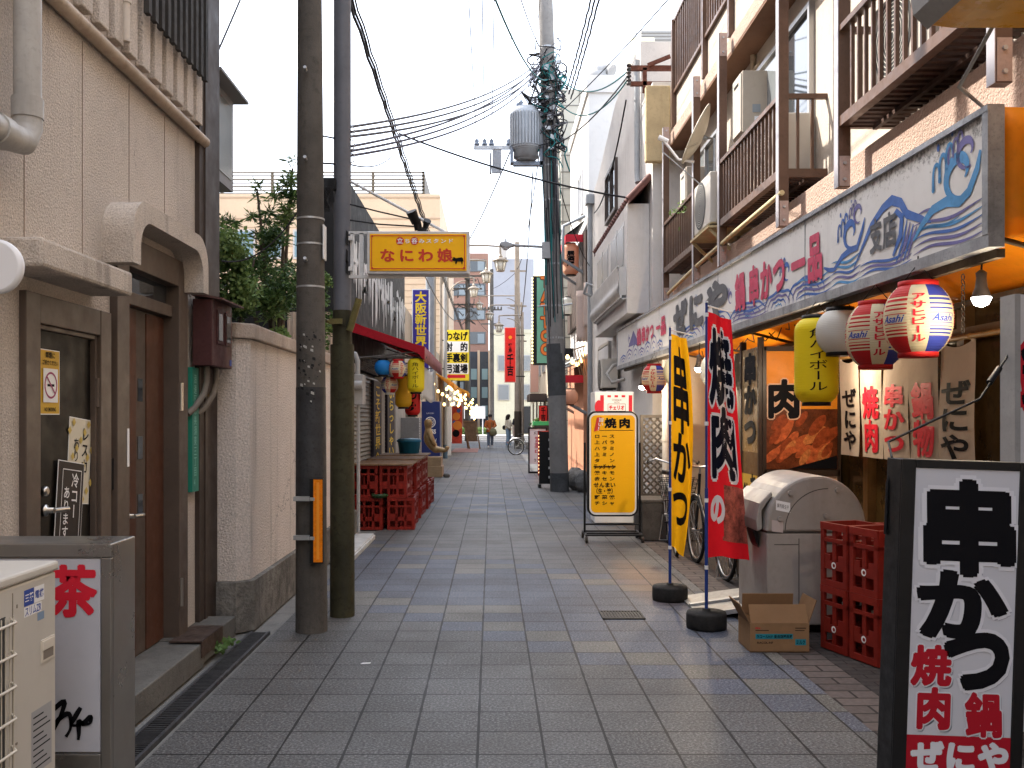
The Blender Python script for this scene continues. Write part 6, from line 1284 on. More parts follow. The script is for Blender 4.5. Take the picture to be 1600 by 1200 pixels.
# bicycles
def bicycle(name, label, loc, rz, basket=True, scale=1, col=(.02, .02, .022)):
    t = TH(name, label, 'bicycle', (0, 0, 0)); r = .33; wb = 1.08
    FR = mat('bike_frame_%d' % int(col[0] * 1000), col, .35); TY = mat('tyre_rubber', (.015, .015, .015), .8); RIM = mat('bike_rim', (.5, .5, .5), .35, .9)
    def wheel(y):
        m = MB(); m.tube([(0, y + r * math.cos(a), r + r * math.sin(a)) for a in [i * math.pi / 18 for i in range(37)]], .018, 8, caps=False); w0 = m.build('wheel', TY, t)
        m = MB(); m.tube([(0, y + (r - .03) * math.cos(a), r + (r - .03) * math.sin(a)) for a in [i * math.pi / 18 for i in range(37)]], .01, 6, caps=False); m.tube([(-.04, y, r), (.04, y, r)], .02, 10)
        for i in range(20): a = i * math.pi / 10; m.tube([(.02 * (-1) ** i, y, r), (0, y + (r - .03) * math.cos(a), r + (r - .03) * math.sin(a))], .0015, 4)
        m.build('spokes', RIM, w0)
        m = MB(); m.tube([(0, y + (r + .035) * math.cos(a), r + (r + .035) * math.sin(a)) for a in [R(20 + i * 10) for i in range(15)]], .02, 6); m.build('mudguard', FR if y < .5 else RIM, t)
    wheel(0); wheel(wb)
    m = MB(); m.tube([(0, 0, r), (0, .12, .72), (0, .16, .93)], .016, 8); m.tube([(0, .13, .70), (0, .5, .35), (0, .58, .3)], .02, 8); m.tube([(0, .58, .3), (0, .78, .82)], .016, 8); m.tube([(0, .58, .3), (0, wb, r)], .012, 8); m.tube([(0, .74, .7), (0, wb, r)], .01, 8); m.tube([(-.08, .52, .3), (.08, .64, .3)], .012, 6)
    m.tube([(-.055, .58, .3), (-.055, .58, .16)], .008, 6); m.tube([(.055, .58, .3), (.055, .58, .44)], .008, 6); m.tube([(0, .58, .3)] * 1 + [(.012, .58, .3)], .09, 16); m.build('frame', FR, t)
    m = MB(); m.tube([(0, .16, .93), (0, .18, 1.0)], .012, 8); m.tube([(-.28, .38, 1.0), (-.2, .26, 1.04), (-.06, .17, 1.0), (.06, .17, 1.0), (.2, .26, 1.04), (.28, .38, 1.0)], .011, 8); m.build('handlebar', RIM, t)
    m = MB(); m.tube([(-.28, .36, 1.004), (-.28, .46, .985)], .016, 8); m.tube([(.28, .36, 1.004), (.28, .46, .985)], .016, 8); m.build('grip', BLACK, t)
    m = MB(); m.prism([(-.09, .96), (-.03, .74), (.03, .74), (.09, .96), (0, 1.0)], lambda a, b, d: (a, b, d), .83, .88); m.build('saddle', BLACK, t, bevel=.012)
    m = MB(); m.tube([(-.06, wb, r), (-.1, wb + .05, .02), (.1, wb + .05, .02), (.06, wb, r)], .007, 6); m.tube([(0, wb - .25, .72), (-.06, wb + .15, .72), (.06, wb + .15, .72), (0, wb - .25, .72)], .007, 6); m.tube([(-.06, wb + .1, .72), (-.03, wb, r)], .006, 6); m.build('rack_and_stand', RIM, t)
    m = MB(); m.tube([(0, wb + .36, .52), (0, wb + .375, .52)], .03, 10); m.build('reflector', REDI, t)
    if basket:
        m = MB()
        for k in range(6):
            z = .62 + k * .045; s = .12 + .012 * k; m.tube([(-s - .03, -.24 - .01 * k, z), (s + .03, -.24 - .01 * k, z), (s + .03, .06, z), (-s - .03, .06, z), (-s - .03, -.24 - .01 * k, z)], .004, 4)
        for k in range(9):
            f = k / 8 * 2 - 1; m.tube([(f * .15, -.24, .62), (f * .2, -.29, .85)], .004, 4); m.tube([(f * .15, .06, .62), (f * .2, .06, .85)], .004, 4); m.tube([(f * .15, -.24, .62), (f * .15, .06, .62)], .004, 4)
        m.build('basket', BLACK, t)
    t.location = loc; t.rotation_euler = (0, 0, R(rz)); t.scale = (scale,) * 3; OFF[t.name] = Vector((0, 0, 0)); return t
bicycle('bicycle', 'black bicycle seen end on behind the red flag', (2.14, 9.72, .0), 180 + 2, basket=False)
bicycle('bicycle', 'black bicycle with a wire basket behind the yellow flag', (2.02, 10.15, .0), -6)
bicycle('bicycle', 'grey bicycle parked across the street end beyond the bulb lit board', (2.0, 37.2, 0), 84, basket=False, col=(.15, .15, .15), scale=.95)

# ================================================================== RIGHT: buildings farther down
B2 = TH('grey_building', 'grey rendered house with tiled eave and grilled bay windows after the apartment block', 'building', (2.3, 17, 0))
GR2 = mat('pale_grey_render', (.56, .535, .51), .88, var=(1, .1), bump=(40, .5), streak=(.35, (.28, .26, .23)))
m = MB(); m.prism([(13.25, 0), (21.6, 0), (21.6, 6.55), (20.2, 6.65), (17.2, 7.35), (14.3, 7.3), (14.3, 6.3), (13.25, 6.3)], lambda a, b, d: (d, a, b), 2.3, 9)
m.build('wall', GR2, B2)
m = MB(); m.box(1.97, 2.299, 13.5, 17.6, 3.02, 4.62); m.build('bay', GR2, B2, bevel=.01)
m = MB(); m.box(1.966, 1.99, 13.75, 15.35, 3.72, 4.42, 0); m.box(1.966, 1.99, 15.6, 17.3, 3.72, 4.42, 0); m.box(1.958, 1.967, 14.53, 14.57, 3.7, 4.44); m.box(1.958, 1.967, 16.43, 16.47, 3.7, 4.44); p = m.build('window', [ALU], B2)
m = MB()
for a, b in ((13.82, 14.5), (14.6, 15.28), (15.67, 16.4), (16.5, 17.23)): m.box(1.960, 1.9665, a, b, 3.78, 4.36)
m.build('pane', mat('frosted_grey_glass', (.3, .31, .32), .25), p)
EV = mat('red_brown_tile', (.13, .055, .045), .6, var=(6, .25))
m = MB(); m.prism([(2.3, 4.93), (1.98, 4.60), (1.98, 4.64), (2.3, 5.0)], lambda a, b, d: (a, d, b), 13.35, 17.9)
y = 13.4
while y < 17.9: m.tube([(1.97, y, 4.655), (2.3, y, 5.0)], .05, 8); y += .2
m.build('tiled_eave', EV, B2)
m = MB(); y = 13.62
m.box(1.84, 1.87, 13.6, 17.3, 3.71, 3.735); m.box(1.88, 1.91, 13.6, 17.3, 3.26, 3.30); m.grid(lambda u, v: (1.84 + .04 * (1 - v) + .004 * math.sin(u * 300) - .035 * math.sin(max(0, .45 - v) * 7), 13.6 + 3.7 * u, 3.28 + .43 * v), 120, 8); m.box(1.87, 1.97, 13.6, 13.62, 3.3, 3.72); m.box(1.87, 1.97, 17.28, 17.3, 3.3, 3.72); m.box(1.91, 1.966, 13.6, 17.3, 3.24, 3.26)
m.build('window_guard', mat('pale_corrugated_guard', (.45, .46, .47), .4, .4, var=(4, .12)), B2)
def inset(x, y0, y1, z0, z1, parent, fm, gm, sgn=-1):
    m = MB(); f = .06
    for a, b, c, d in ((y0, y1, z0, z0 + f), (y0, y1, z1 - f, z1), (y0, y0 + f, z0 + f, z1 - f), (y1 - f, y1, z0 + f, z1 - f), ((y0 + y1) / 2 - .02, (y0 + y1) / 2 + .02, z0 + f, z1 - f)): m.box(x, x + sgn * .06, a, b, c, d)
    p = m.build('window', fm, parent); m = MB(); m.box(x + sgn * .002, x + sgn * .02, y0 + f, y1 - f, z0 + f, z1 - f); m.build('pane', gm, p)
inset(2.3, 16.9, 18.4, 5.3, 6.25, B2, BROWNM, GLASSD); inset(2.3, 17.8, 19.6, 2.45, 2.98, B2, ALU, GLASSL)
m = MB(); m.box(2.24, 2.3, 17.85, 19.5, 2.2, 2.9); m.build('lower_trim', GR2, B2)
m = MB(); m.tube([(2.24, 14.28, 7.0), (2.24, 14.28, 5.3), (2.24, 14.2, 5.1)], .045, 10); m.tube([(2.22, 20.9, 6.3), (2.22, 20.9, .2)], .06, 10); m.box(2.12, 2.3, 20.75, 21.05, 6.3, 6.5); m.tube([(2.22, 20.4, 4.4), (2.1, 20.4, 4.45), (2.05, 20.5, 4.25), (2.2, 20.6, 4.2)], .035, 8); m.build('downpipe', mat('grey_drain', (.3, .31, .32), .5, var=(3, .12)), B2)
acunit_ = acunit('white outdoor unit tucked under the bay beside the signboard end', 2.1, 16.8, 2.0, w_=.7, d=.28, h=.55); rotz(acunit_, -90)
m = MB(); m.tube([(2.28, 16.1, 2.45), (2.1, 16.0, 2.4), (1.98, 15.9, 2.25), (2.05, 15.8, 2.1), (2.25, 15.7, 2.15)], .03, 8); m.tube([(2.2, 17.4, 2.2), (2.12, 17.5, 2.0), (2.15, 17.6, 1.7)], .04, 8); m.build('bent_pipe', PVC, origin=(2.1, 16, 2.3), label='bent grey pipes under the bay window by the far end of the signboard', cat='pipe')
m = MB(); m.box(2.18, 2.53, 13.1, 13.22, 5.12, 6.2); m.build('rusty_panel', mat('yellowed_panel', (.5, .39, .22), .6, var=(2.5, .2), streak=(.5, (.25, .15, .06))), origin=(2.36, 13.36, 5.1), label='yellowed rusty box panel between the apartment block and the grey house', cat='panel', bevel=.02)
RFm = TH('cable_gantry', 'rusty red steel gantry with insulators above the yellowed panel', 'gantry', (2.4, 13.7, 6.3))
m = MB(); m.bar((2.0, 13.7, 6.66), (2.7, 13.7, 6.66), .06, .07); m.bar((2.05, 13.7, 6.43), (2.75, 13.7, 6.43), .06, .06); m.bar((2.26, 13.7, 6.66), (2.26, 13.7, 6.3), .06, .06); m.bar((2.3, 13.66, 6.69), (2.62, 13.6, 6.8), .05, .05); m.bar((2.66, 13.7, 6.62), (2.72, 13.7, 6.82), .05, .05); m.build('beam', RUST, RFm)
m = MB()
for k in range(6): z = 6.40 + k * .055; m.lathe([(.03, 0), (.04, .015), (.03, .035)], (2.02, 13.66, z), 10)
m.build('insulator', mat('dark_insulator', (.07, .06, .06), .3), RFm)
B3 = TH('white_building', 'tall white building with a bright side wall beyond the grey house', 'building', (2.3, 24, 0)); WHB = mat('white_render', (.5, .49, .475), .85, var=(.8, .06), streak=(.25, (.42, .4, .37)))
m = MB(); m.box(2.3, 10, 22.0, 27.0, 0, 9.2); m.box(2.25, 10, 21.95, 27.0, 9.2, 9.5); m.box(2.3, 10, 22.2, 27, 9.5, 9.7); m.build('wall', WHB, B3); inset(2.3, 23.2, 24.2, 6.6, 7.7, B3, WHITE, GLASSL); inset(2.3, 24.8, 26.4, 4.7, 5.7, B3, ALU, GLASSD)
m = MB(); m.box(3.65, 4.3, 24.2, 25.2, 9.7, 10.6); m.box(3.62, 4.33, 24.15, 25.25, 10.601, 10.66); m.box(3.68, 4.27, 24.25, 25.15, 10.661, 11.45, 1); m.build('water_tank', [mat('grp_tank', (.55, .55, .53), .5, var=(3, .1)), mat('cream_tank', (.62, .58, .42), .5)], origin=(3.85, 24.7, 10.1), label='cream and white rooftop water tank on the white building', cat='water tank', bevel=.03)
m = MB(); m.lathe([(.2, -.2), (.22, 0), (.2, .2)], (0, 0, 0), 16); m.v = [(2.62 + vz, 23 + vx, 9.92 + vy) for vx, vy, vz in m.v]; m.tube([(2.62, 23, 10.05), (2.85, 23, 10.15), (2.98, 22.9, 10.05)], [.18, .14, .17], 12); m.box(2.5, 2.85, 22.9, 23.1, 9.7, 9.8); m.build('roof_fan', GREYP, origin=(3, 23, 9.5), label='grey roof extractor fan on the white building parapet', cat='fan')
m = MB(); m.box(4.4, 12, 27.3, 40, 0, 12.9); 
for k in range(40): m.box(4.4, 12, 27.28, 27.299, 8.9 + k * .1, 8.92 + k * .1, 1)
m.build('sided_house', [mat('grey_siding', (.36, .35, .33), .7), mat('dark_siding_joint', (.2, .19, .18), .8)], origin=(6, 27, 0), label='grey horizontally sided upper storey behind the rooftop water tank', cat='building')
m = MB(); p = Vector((4.05, 26, 11.5)); m.tube([p, p + Vector((0, 0, 2.2))], .02, 6); m.tube([p + Vector((-.9, 0, 1.75)), p + Vector((1.5, 0, 2.05))], .015, 5)
for k in range(14): a = p + Vector((-.85 + k * .16, 0, 1.76 + k * .02)); m.tube([a + Vector((0, -.25, 0)), a + Vector((0, .25, 0))], .007, 4); m.tube([a + Vector((0, 0, -.1)), a + Vector((0, 0, .1))], .007, 4)
m.build('tv_antenna', GREYP, origin=p, label='television antenna standing against the white sky', cat='antenna')
m = MB(); m.box(2.1, 6, 28, 33, 0, 11.4); 
for k in range(22): m.box(2.09, 2.099, 28, 33, .4 + k * .5, .43 + k * .5, 1); m.box(2.1, 6, 27.985, 27.999, .4 + k * .5, .43 + k * .5, 1)
for k in range(7): m.box(2.14 + k * .5, 2.165 + k * .5, 27.984, 27.9989, 0, 11.4, 1)
for k in range(9): m.box(2.089, 2.0989, 28.1 + k * .5, 28.13 + k * .5, 0, 11.4, 1)
m.build('tiled_tower', [mat('cream_tile_wall', (.45, .43, .37), .5, var=(1, .05)), mat('tile_grid_line', (.2, .19, .17), .7)], origin=(4, 30, 0), label='cream tile clad tower with a dark grid of joints behind the utility pole', cat='building')
m = MB(); m.box(2.35, 10, 33.5, 56, 0, 6.2); B5 = m.build('low_shop', CRM, origin=(2.4, 40, 0), label='pale low shop row on the right beyond the green sign', cat='building')
for y in (34, 37, 40.5, 44, 48, 52): inset(2.35, y, y + 1.6, 3.5, 4.8, B5, ALU, GLASSD); m = MB(); m.box(2.3, 2.349, y, y + 2, .1, 2.3); m.build('shop_window', GLASSD, B5)
# ================================================================== RIGHT: lantern shop at the foot of the white building
DKF = mat('dark_shopfront', (.05, .035, .03), .6, var=(3, .3)); m = MB(); m.box(2.2, 2.299, 21.7, 26.9, 3.9, 5.9); m.box(2.18, 2.299, 22.0, 26.5, .0, 3.0, 1); m.build('shop_facade', [DKF, mat('salmon_wall', (.42, .2, .12), .8, var=(2, .15))], origin=(2.25, 24, 0), label='dark upper board and salmon wall of the lantern shop by the utility pole', cat='shop front')
def tube_awning(label, y0, y1, z1, z0, xo):
    t = TH('framed_awning', label, 'awning', (2.2, y0, z0)); m = MB()
    for y in (y0, y1): m.tube([(2.25, y, z1), (xo, y, z1 - .25), (xo, y, z0), (2.25, y, z0 - .35)], .04, 8)
    m.tube([(xo, y0, z1 - .25), (xo, y1, z1 - .25)], .04, 8); m.tube([(xo, y0, z0), (xo, y1, z0)], .04, 8); m.build('tube_frame', mat('grey_tube', (.26, .28, .3), .45, .3), t)
    m = MB(); m.grid(lambda u, v: (xo + .06 + (2.24 - xo - .06) * u, y0 + .05 + (y1 - y0 - .1) * v, z1 - .45 + .35 * u), 4, 6); m.build('canopy', mat('black_awning_cloth', (.02, .022, .026), .6), t, solid=.01)
    m = MB(); m.box(xo + .08, 2.24, y0 + .03, y0 + .05, z1 - .62, z1 - .44); m.box(xo + .06, xo + .08, y0 + .05, y1, z1 - .62, z1 - .44); m.build('red_valance', mat('bright_red_cloth', (.5, .02, .035), .7), t)
tube_awning('black and red awning in a grey tube frame, high on the lantern shop', 22.3, 24.2, 6.35, 5.3, 1.72); tube_awning('black and red awning in a grey tube frame, low on the lantern shop', 22.0, 24.6, 2.95, 1.95, 1.62)
letter_lantern('big long salmon lantern hanging aslant above the utility pole shop', (1.93, 22.6, 5.35), .19, .75, LSAL, BLACK, '居酒屋', INK, .5, .5, .06, az=-95, ribs=22)
lantern('round salmon lantern glowing low beside the utility pole', (1.84, 21.9, 1.99), .2, .36, LSAL, BLACK, ribs=16)
lantern('clear white lamp lantern under the salmon lantern by the green sign', (1.86, 22.9, 4.25), .13, .42, LWHT, BLACK, ribs=4)
for i, (x, y, z0, z1, wd) in enumerate(((1.98, 21.6, 3.25, 4.45, .3), (2.12, 21.3, 3.55, 4.6, .3))):
    m = MB(); m.grid(lambda u, v: (x + wd * u, y - .08 * math.sin(u * 3.14), z0 + (z1 - z0) * v + (.03 * abs(math.sin(u * 12)) if v < .05 else 0)), 16, 8); m.build('hanging_cloth', mat('pinkish_white_cloth', (.6, .48, .42), .8, var=(4, .1), trans=.2), origin=(x, y, z0), label=('scalloped pinkish cloth hanging left on the lantern shop', 'plain pinkish cloth hanging right on the lantern shop')[i], cat='cloth', solid=.02)
m = MB()
for k in range(4): m.bar((1.96 + k * .07, 21.9, 3.1), (2.1 + k * .06, 21.9, 2.5), .03, .02)
m.bar((1.93, 21.9, 3.1), (2.22, 21.9, 3.2), .03, .03); m.build('wooden_slats', WOOD, origin=(2.1, 21.9, 2.5), label='slanting wooden slats between the two framed awnings', cat='lattice')
string_lights('short string of small lit bulbs above the low framed awning', [(1.8, 21.95, 3.0), (2.0, 21.95, 2.8), (2.15, 21.95, 2.95), (2.2, 21.95, 3.3)], 6)
m = MB(); rnd = random.Random(8)
for _ in range(9):
    c = Vector((1.95 + rnd.uniform(-.2, .15), 19.6 + rnd.uniform(-.9, 1.2), .12)); r = rnd.uniform(.12, .24); m.lathe([(r * .5, -.12), (r * .95, -.02), (r, .08), (r * .8, .2), (r * .35, .27)], c, 9)
m.build('rockery', mat('grey_rock', (.13, .125, .12), .9, var=(6, .4), bump=(14, 1, .03)), origin=(1.95, 19.6, 0), label='low heap of grey rocks at the foot of the utility pole', cat='rocks')

# TATTOO sign
TT = TH('tattoo_sign', 'green TATTOO sign with orange letters and a border of little bulbs', 'sign', (1.6, 26, 3))
x0, x1, z0, z1, Y = 1.17, 1.78, 2.98, 5.47, 26
m = MB(); m.box(x0, x1, Y + .006, Y + .25, z0, z1); m.box(x1, 2.3, Y + .08, Y + .16, 3.2, 3.45); m.box(x1, 2.3, Y + .08, Y + .16, 4.45, 4.7); m.build('case', BLACK, TT)
m = MB(); m.box(x0 + .1, x1 - .02, Y - .002, Y + .0055, z0 + .05, z1 - .05); fn = front(x0, z0, Y - .002, d=.006)
for i, ch in enumerate('TATTOO'): text(m, ch, fn, .22, 2.16 - i * .375, .22 + .26, 2.16 - i * .375 + .30, 1, .05, fit=True, out=(2, .05), lift=2)
m.build('face', [mat('seafoam_face', (.16, .42, .3), .45), mat('neon_orange_letters', (.75, .2, .04), .4), mat('letter_shadow', (.16, .03, .02), .5)], TT)
b0 = None
for k in range(34):
    p = (x0 - .02, Y + .1, z0 + .06 + k * .095) if k < 26 else (x0 + .05 + (k - 26) * .07, Y + .1, z1 + .03)
    if not b0: mm = MB(); mm.lathe([(.012, -.022), (.024, 0), (.012, .022)], (1.6, 26, 3), 8); b0 = mm.build('border_bulb', mat('pale_yellow_bulb', (.9, .8, .35), .3, emit=((1, .8, .25), 1.2)), TT); b = b0
    else: b = dup(b0, parent=TT)
    b.location = Vector(p) - Vector((1.6, 26, 3))
# red signs
signboard('vertical_sign', 'red vertical sign with black characters hung over the street end', .50, .95, 2.86, 5.0, 36, mat('scarlet_face', (.62, .02, .015), .4), mat('pink_edge', (.6, .25, .22), .4), lambda m, f, w_, h: (text(m, '千吉', f, .06, .22, w_ - .06, 1.1, 1, .03, vert=True), text(m, '焼鳥', f, .12, 1.12, w_ - .12, 1.5, 1, .02, vert=True), disc(m, f, w_ / 2, 1.72, .07, 2)), mats=[INK, mat('orange_spot', (.8, .25, .02), .5)], br=[((.95, 36.1, 4.7), (1.3, 36.1, 4.7), .04, .04), ((.95, 36.1, 3.1), (1.3, 36.1, 3.1), .04, .04)], inset=.03)
signboard('vertical_sign', 'small red sign low on the right beside the bulb lit board', 1.93, 2.3, 1.3, 2.0, 38, MC['scarlet_face'], BLACK, lambda m, f, w_, h: text(m, '千吉', f, .06, .04, w_ - .06, h - .04, 1, .03, vert=True), mats=[INK])
signboard('vertical_sign', 'plain pinkish box sign above the small red one on the right', 1.7, 2.1, 2.6, 3.9, 41, mat('pinkish_box', (.45, .27, .22), .6), mat('pale_box', (.5, .45, .4), .6))
m = MB(); m.box(1.6, 2.3, 38.8, 42, 2.2, 2.5); m.build('small_awning', mat('dark_awning', (.04, .03, .03), .7), origin=(2, 40, 2.2), label='small dark awning above the small red sign', cat='awning')
# boards on the right
BD = TH('bulb_board', 'dark red framed board edged with round lit bulbs', 'signboard', (1.5, 24, 0)); m = MB(); m.box(1.2, 1.75, 24, 24.1, 0, 1.16); m.build('frame', mat('dark_red_frame', (.16, .02, .02), .5), BD); m = MB(); m.box(1.30, 1.7, 23.99, 23.999, .1, 1.05); m.build('panel', BLACK, BD)
b0 = None
for k in range(17):
    p = (1.25, 23.985, .08 + k * .095) if k < 11 else (1.33 + (k - 11) * .075, 23.985, 1.105)
    if not b0: mm = MB(); mm.lathe([(.02, -.03), (.038, 0), (.02, .03)], (1.5, 24, 0), 12); b0 = mm.build('bulb', mat('warm_board_bulb', (1, .7, .45), .3, emit=((1, .55, .25), 1.3)), BD); b = b0
    else: b = dup(b0, parent=BD)
    b.location = Vector(p) - Vector((1.5, 24, 0))
BD = TH('white_board', 'white board with pink vertical writing beside the bulb edged board', 'signboard', (1.2, 25, 0)); m = MB(); m.box(.99, 1.5, 25, 25.06, 0, .05); m.box(.99, 1.03, 25, 25.06, .05, 1.24); m.box(1.46, 1.5, 25, 25.06, .05, 1.24); m.box(1.03, 1.46, 25, 25.06, 1.2, 1.24); m.build('frame', BLACK, BD)
m = MB(); m.box(1.031, 1.459, 25.02, 25.05, .25, 1.199); fn = front(1.03, .25, 25.02, d=.006); text(m, '営業中', fn, .12, .25, .36, .75, 1, .02, vert=True); text(m, 'メニュー', fn, .1, .78, .38, .9, 2, .01); text(m, 'ランチ', fn, .1, .05, .36, .15, 2, .01); m.build('panel', [INKW, mat('pink_print', (.6, .16, .2), .6), INK], BD)
BD = TH('black_board', 'black standing board half hidden behind the right utility pole', 'signboard', (1.25, 19.9, 0)); m = MB(); m.box(1.02, 1.5, 19.9, 19.96, .08, 1.2); m.box(1.0, 1.06, 19.75, 20.1, 0, .08); m.box(1.46, 1.52, 19.75, 20.1, 0, .08); m.build('panel', BLACK, BD)
m = MB(); fn = front(1.02, .08, 19.9, d=.006)
for k in range(9): m.add([fn(.2 + .05 * (k % 2), .12 + k * .1, 1), fn(.4, .12 + k * .1, 1), fn(.4, .17 + k * .1, 1), fn(.2 + .05 * (k % 2), .17 + k * .1, 1)], [(0, 1, 2, 3)])
m.build('chalk_writing', mat('chalk', (.5, .5, .5), .8), BD)
tree('potted_shrub', 'leafy potted shrub beside the parked bicycle at the street end', (1.95, 38, .2), [((1.95, 38, 1.0), Vector((.3, .3, .45))), ((1.85, 38.2, .6), Vector((.25, .3, .3)))], 900, .13, .5, trunk=.03)
m = MB(); m.box(1.5, 2.2, 33.5, 33.9, 1.22, 1.36); m.build('green_planter', mat('green_plastic', (.06, .35, .12), .5), origin=(1.8, 33.7, 1.2), label='bright green tray above the white board', cat='tray'); m = MB(); m.box(1.55, 2.15, 33.52, 33.88, 0, 1.219); m.build('counter', DKF, origin=(1.8, 33.7, 0), label='dark counter under the bright green tray', cat='counter')

# ------------------------------------------------------------------ utility pole with transformer
UP = TH('utility_pole', 'tall grey utility pole wrapped in tangled cables, carrying a transformer', 'utility pole', (1.37, 18.9, 0))
PG = mat('grey_pole_concrete', (.2, .19, .18), .8, var=(1.6, .2), bump=(50, .3), streak=(.5, (.1, .095, .09)))
px_ = lambda z: 1.39 - .029 * z
m = MB(); m.tube([(px_(z), 18.9, z) for z in (-.02, 3, 6, 9, 12)], [.19, .178, .165, .153, .14], 24); m.build('pole', PG, UP)
m = MB(); m.tube([(px_(1.9), 18.9, 1.95), (px_(3.3), 18.9, 3.0)], [.187, .182], 24); m.tube([(px_(0), 18.9, .0), (px_(.3), 18.9, .38)], [.196, .192], 24); build_each(m, 'dark_sleeve', mat('dark_grey_sleeve', (.06, .062, .065), .6, var=(3, .3)), UP)
m = MB()
for z in (3.1, 3.75, 4.6, 5.9, 6.6, 7.3, 8.2, 9.0): m.tube([(px_(z), 18.9, z), (px_(z), 18.9, z + .04)], .19 - .004 * z, 20)
m.tube([(px_(3.75) - .17, 18.75, 3.77), (px_(3.75) - .35, 18.7, 3.74)], .02, 6); m.tube([(px_(3.75) + .17, 18.75, 3.77), (px_(3.75) + .35, 18.7, 3.80)], .02, 6)
m.bar((-.36, 18.9, 7.0), (px_(6.6) + .3, 18.9, 7.0), .07, .07); m.bar((px_(10.6) - .5, 18.85, 10.6), (px_(10.6) + .8, 18.85, 10.6), .08, .08); m.build('steel_fittings', GALV, UP)
m = MB(); c = Vector((.70, 18.85, 6.72)); prof = [(.2, 0), (.2, .05), (.25, .05), (.25, .2), (.29, .22)]
m.lathe(prof, c, 32)
m.lathe([(.29, .22), (.3, .25), (.3, .95), (.27, 1.0), (.24, 1.06)], c, 32)
for k in range(32): a = k * math.pi / 16; m.obox(c + Vector((.315 * math.cos(a), .315 * math.sin(a), .6)), (math.cos(a), math.sin(a), 0), (-math.sin(a), math.cos(a), 0), (0, 0, 1), .02, .012, .33)
TR = m.build('transformer', mat('transformer_grey', (.36, .38, .4), .45, .2, var=(4, .12), streak=(.3, (.2, .2, .19))), UP)
m = MB(); m.box(.44, 1.2, 18.8, 18.95, 6.62, 6.70); m.box(.38, .44, 18.75, 19.0, 6.66, 7.1); m.box(.98, 1.04, 18.8, 18.9, 6.6, 7.7)
for k in range(3):
    a = 2.0 + k * 1.0; q = c + Vector((.16 * math.cos(a), .16 * math.sin(a), 1.06)); m.lathe([(.035, 0), (.05, .03), (.03, .05), (.05, .08), (.02, .13)], q, 10)
for x in (-.30, -.14, .0, .35): m.lathe([(.05, 0), (.06, .04), (.035, .06), (.05, .1), (.015, .14)], (x, 18.9, 7.04), 10); 
m.build('bracket', mat('blue_grey_bracket', (.2, .23, .28), .5, .4), TR)
m = MB(); m.box(.02, .2, 18.7, 18.95, 6.55, 6.9); m.box(-.04, .0, 18.75, 18.9, 6.45, 6.85)
for k in range(5): m.tube([(.02 + k * .04, 18.7, 6.56), (.03 + k * .035, 18.68, 6.42)], .025, 6)
m.build('cutout_switch', mat('switch_grey', (.3, .31, .33), .5, var=(6, .2)), UP)
rnd = random.Random(21)
TEALC = mat('teal_cable', (.01, .13, .13), .6); GREYC = mat('grey_cable', (.06, .057, .065), .6)
for mi, (nm, mtl, cnt) in enumerate((('black_cables', CABLE, 46), ('teal_cables', TEALC, 16), ('pale_cables', GREYC, 18))):
    m = MB()
    for _ in range(cnt):
        z = rnd.uniform(6.9, 8.9) if mi != 1 else rnd.uniform(7.2, 8.5); a = rnd.uniform(-2.9, .6); r = .17; p = Vector((px_(z) + r * math.cos(a), 18.9 + r * math.sin(a), z)); pts = [p]
        for k in range(rnd.randint(3, 6)):
            a += rnd.uniform(-1.0, 1.0); r2 = r + rnd.uniform(.0, .24); z += rnd.uniform(-.3, .22); pts.append(Vector((px_(z) + r2 * math.cos(a), 18.9 + r2 * math.sin(a), z)))
        # smooth
        sp = []
        for i in range(len(pts) - 1):
            for q in range(4):
                t = q / 4; p0, p1, p2, p3 = pts[max(0, i - 1)], pts[i], pts[i + 1], pts[min(len(pts) - 1, i + 2)]
                sp.append(.5 * ((2 * p1) + (p2 - p0) * t + (2 * p0 - 5 * p1 + 4 * p2 - p3) * t * t + (-p0 + 3 * p1 - 3 * p2 + p3) * t ** 3))
        sp.append(pts[-1]); m.tube(sp, rnd.choice((.009, .012, .016)), 5)
    for _ in range(7):
        x = rnd.uniform(-.2, .2); z0 = rnd.uniform(2.5, 6); m.tube([(px_(z0 + k * .6) + x * .9 + .02 * math.sin(k + _), 18.7 + abs(x) * .4, z0 + k * .6) for k in range(5)], .011, 5)
    if mi == 0:
        for k in range(9): m.tube([(px_(8) - .12 + k * .02, 18.75, 8.1 - k * .05), (.95 - k * .02, 18.7, 8.0 - .03 * k), (.82 - k * .03, 18.75, 7.95 + .02 * k), (.72 + .02 * k, 18.85, 7.82)], .012, 5)
    m.build(nm, mtl, UP)
m = MB(); 
for k in range(9): z = 6.9 + k * .2; m.box(px_(z) + .06 * math.sin(k * 2.1) - .05, px_(z) + .06 * math.sin(k * 2.1) + .06, 18.66, 18.74, z, z + rnd.uniform(.05, .12))
for k in range(4): z = 7.6 + k * .35; m.box(px_(z) + .17, px_(z) + .26, 18.7, 18.78, z, z + .06)
build_each(m, 'clamp', GALV, UP)
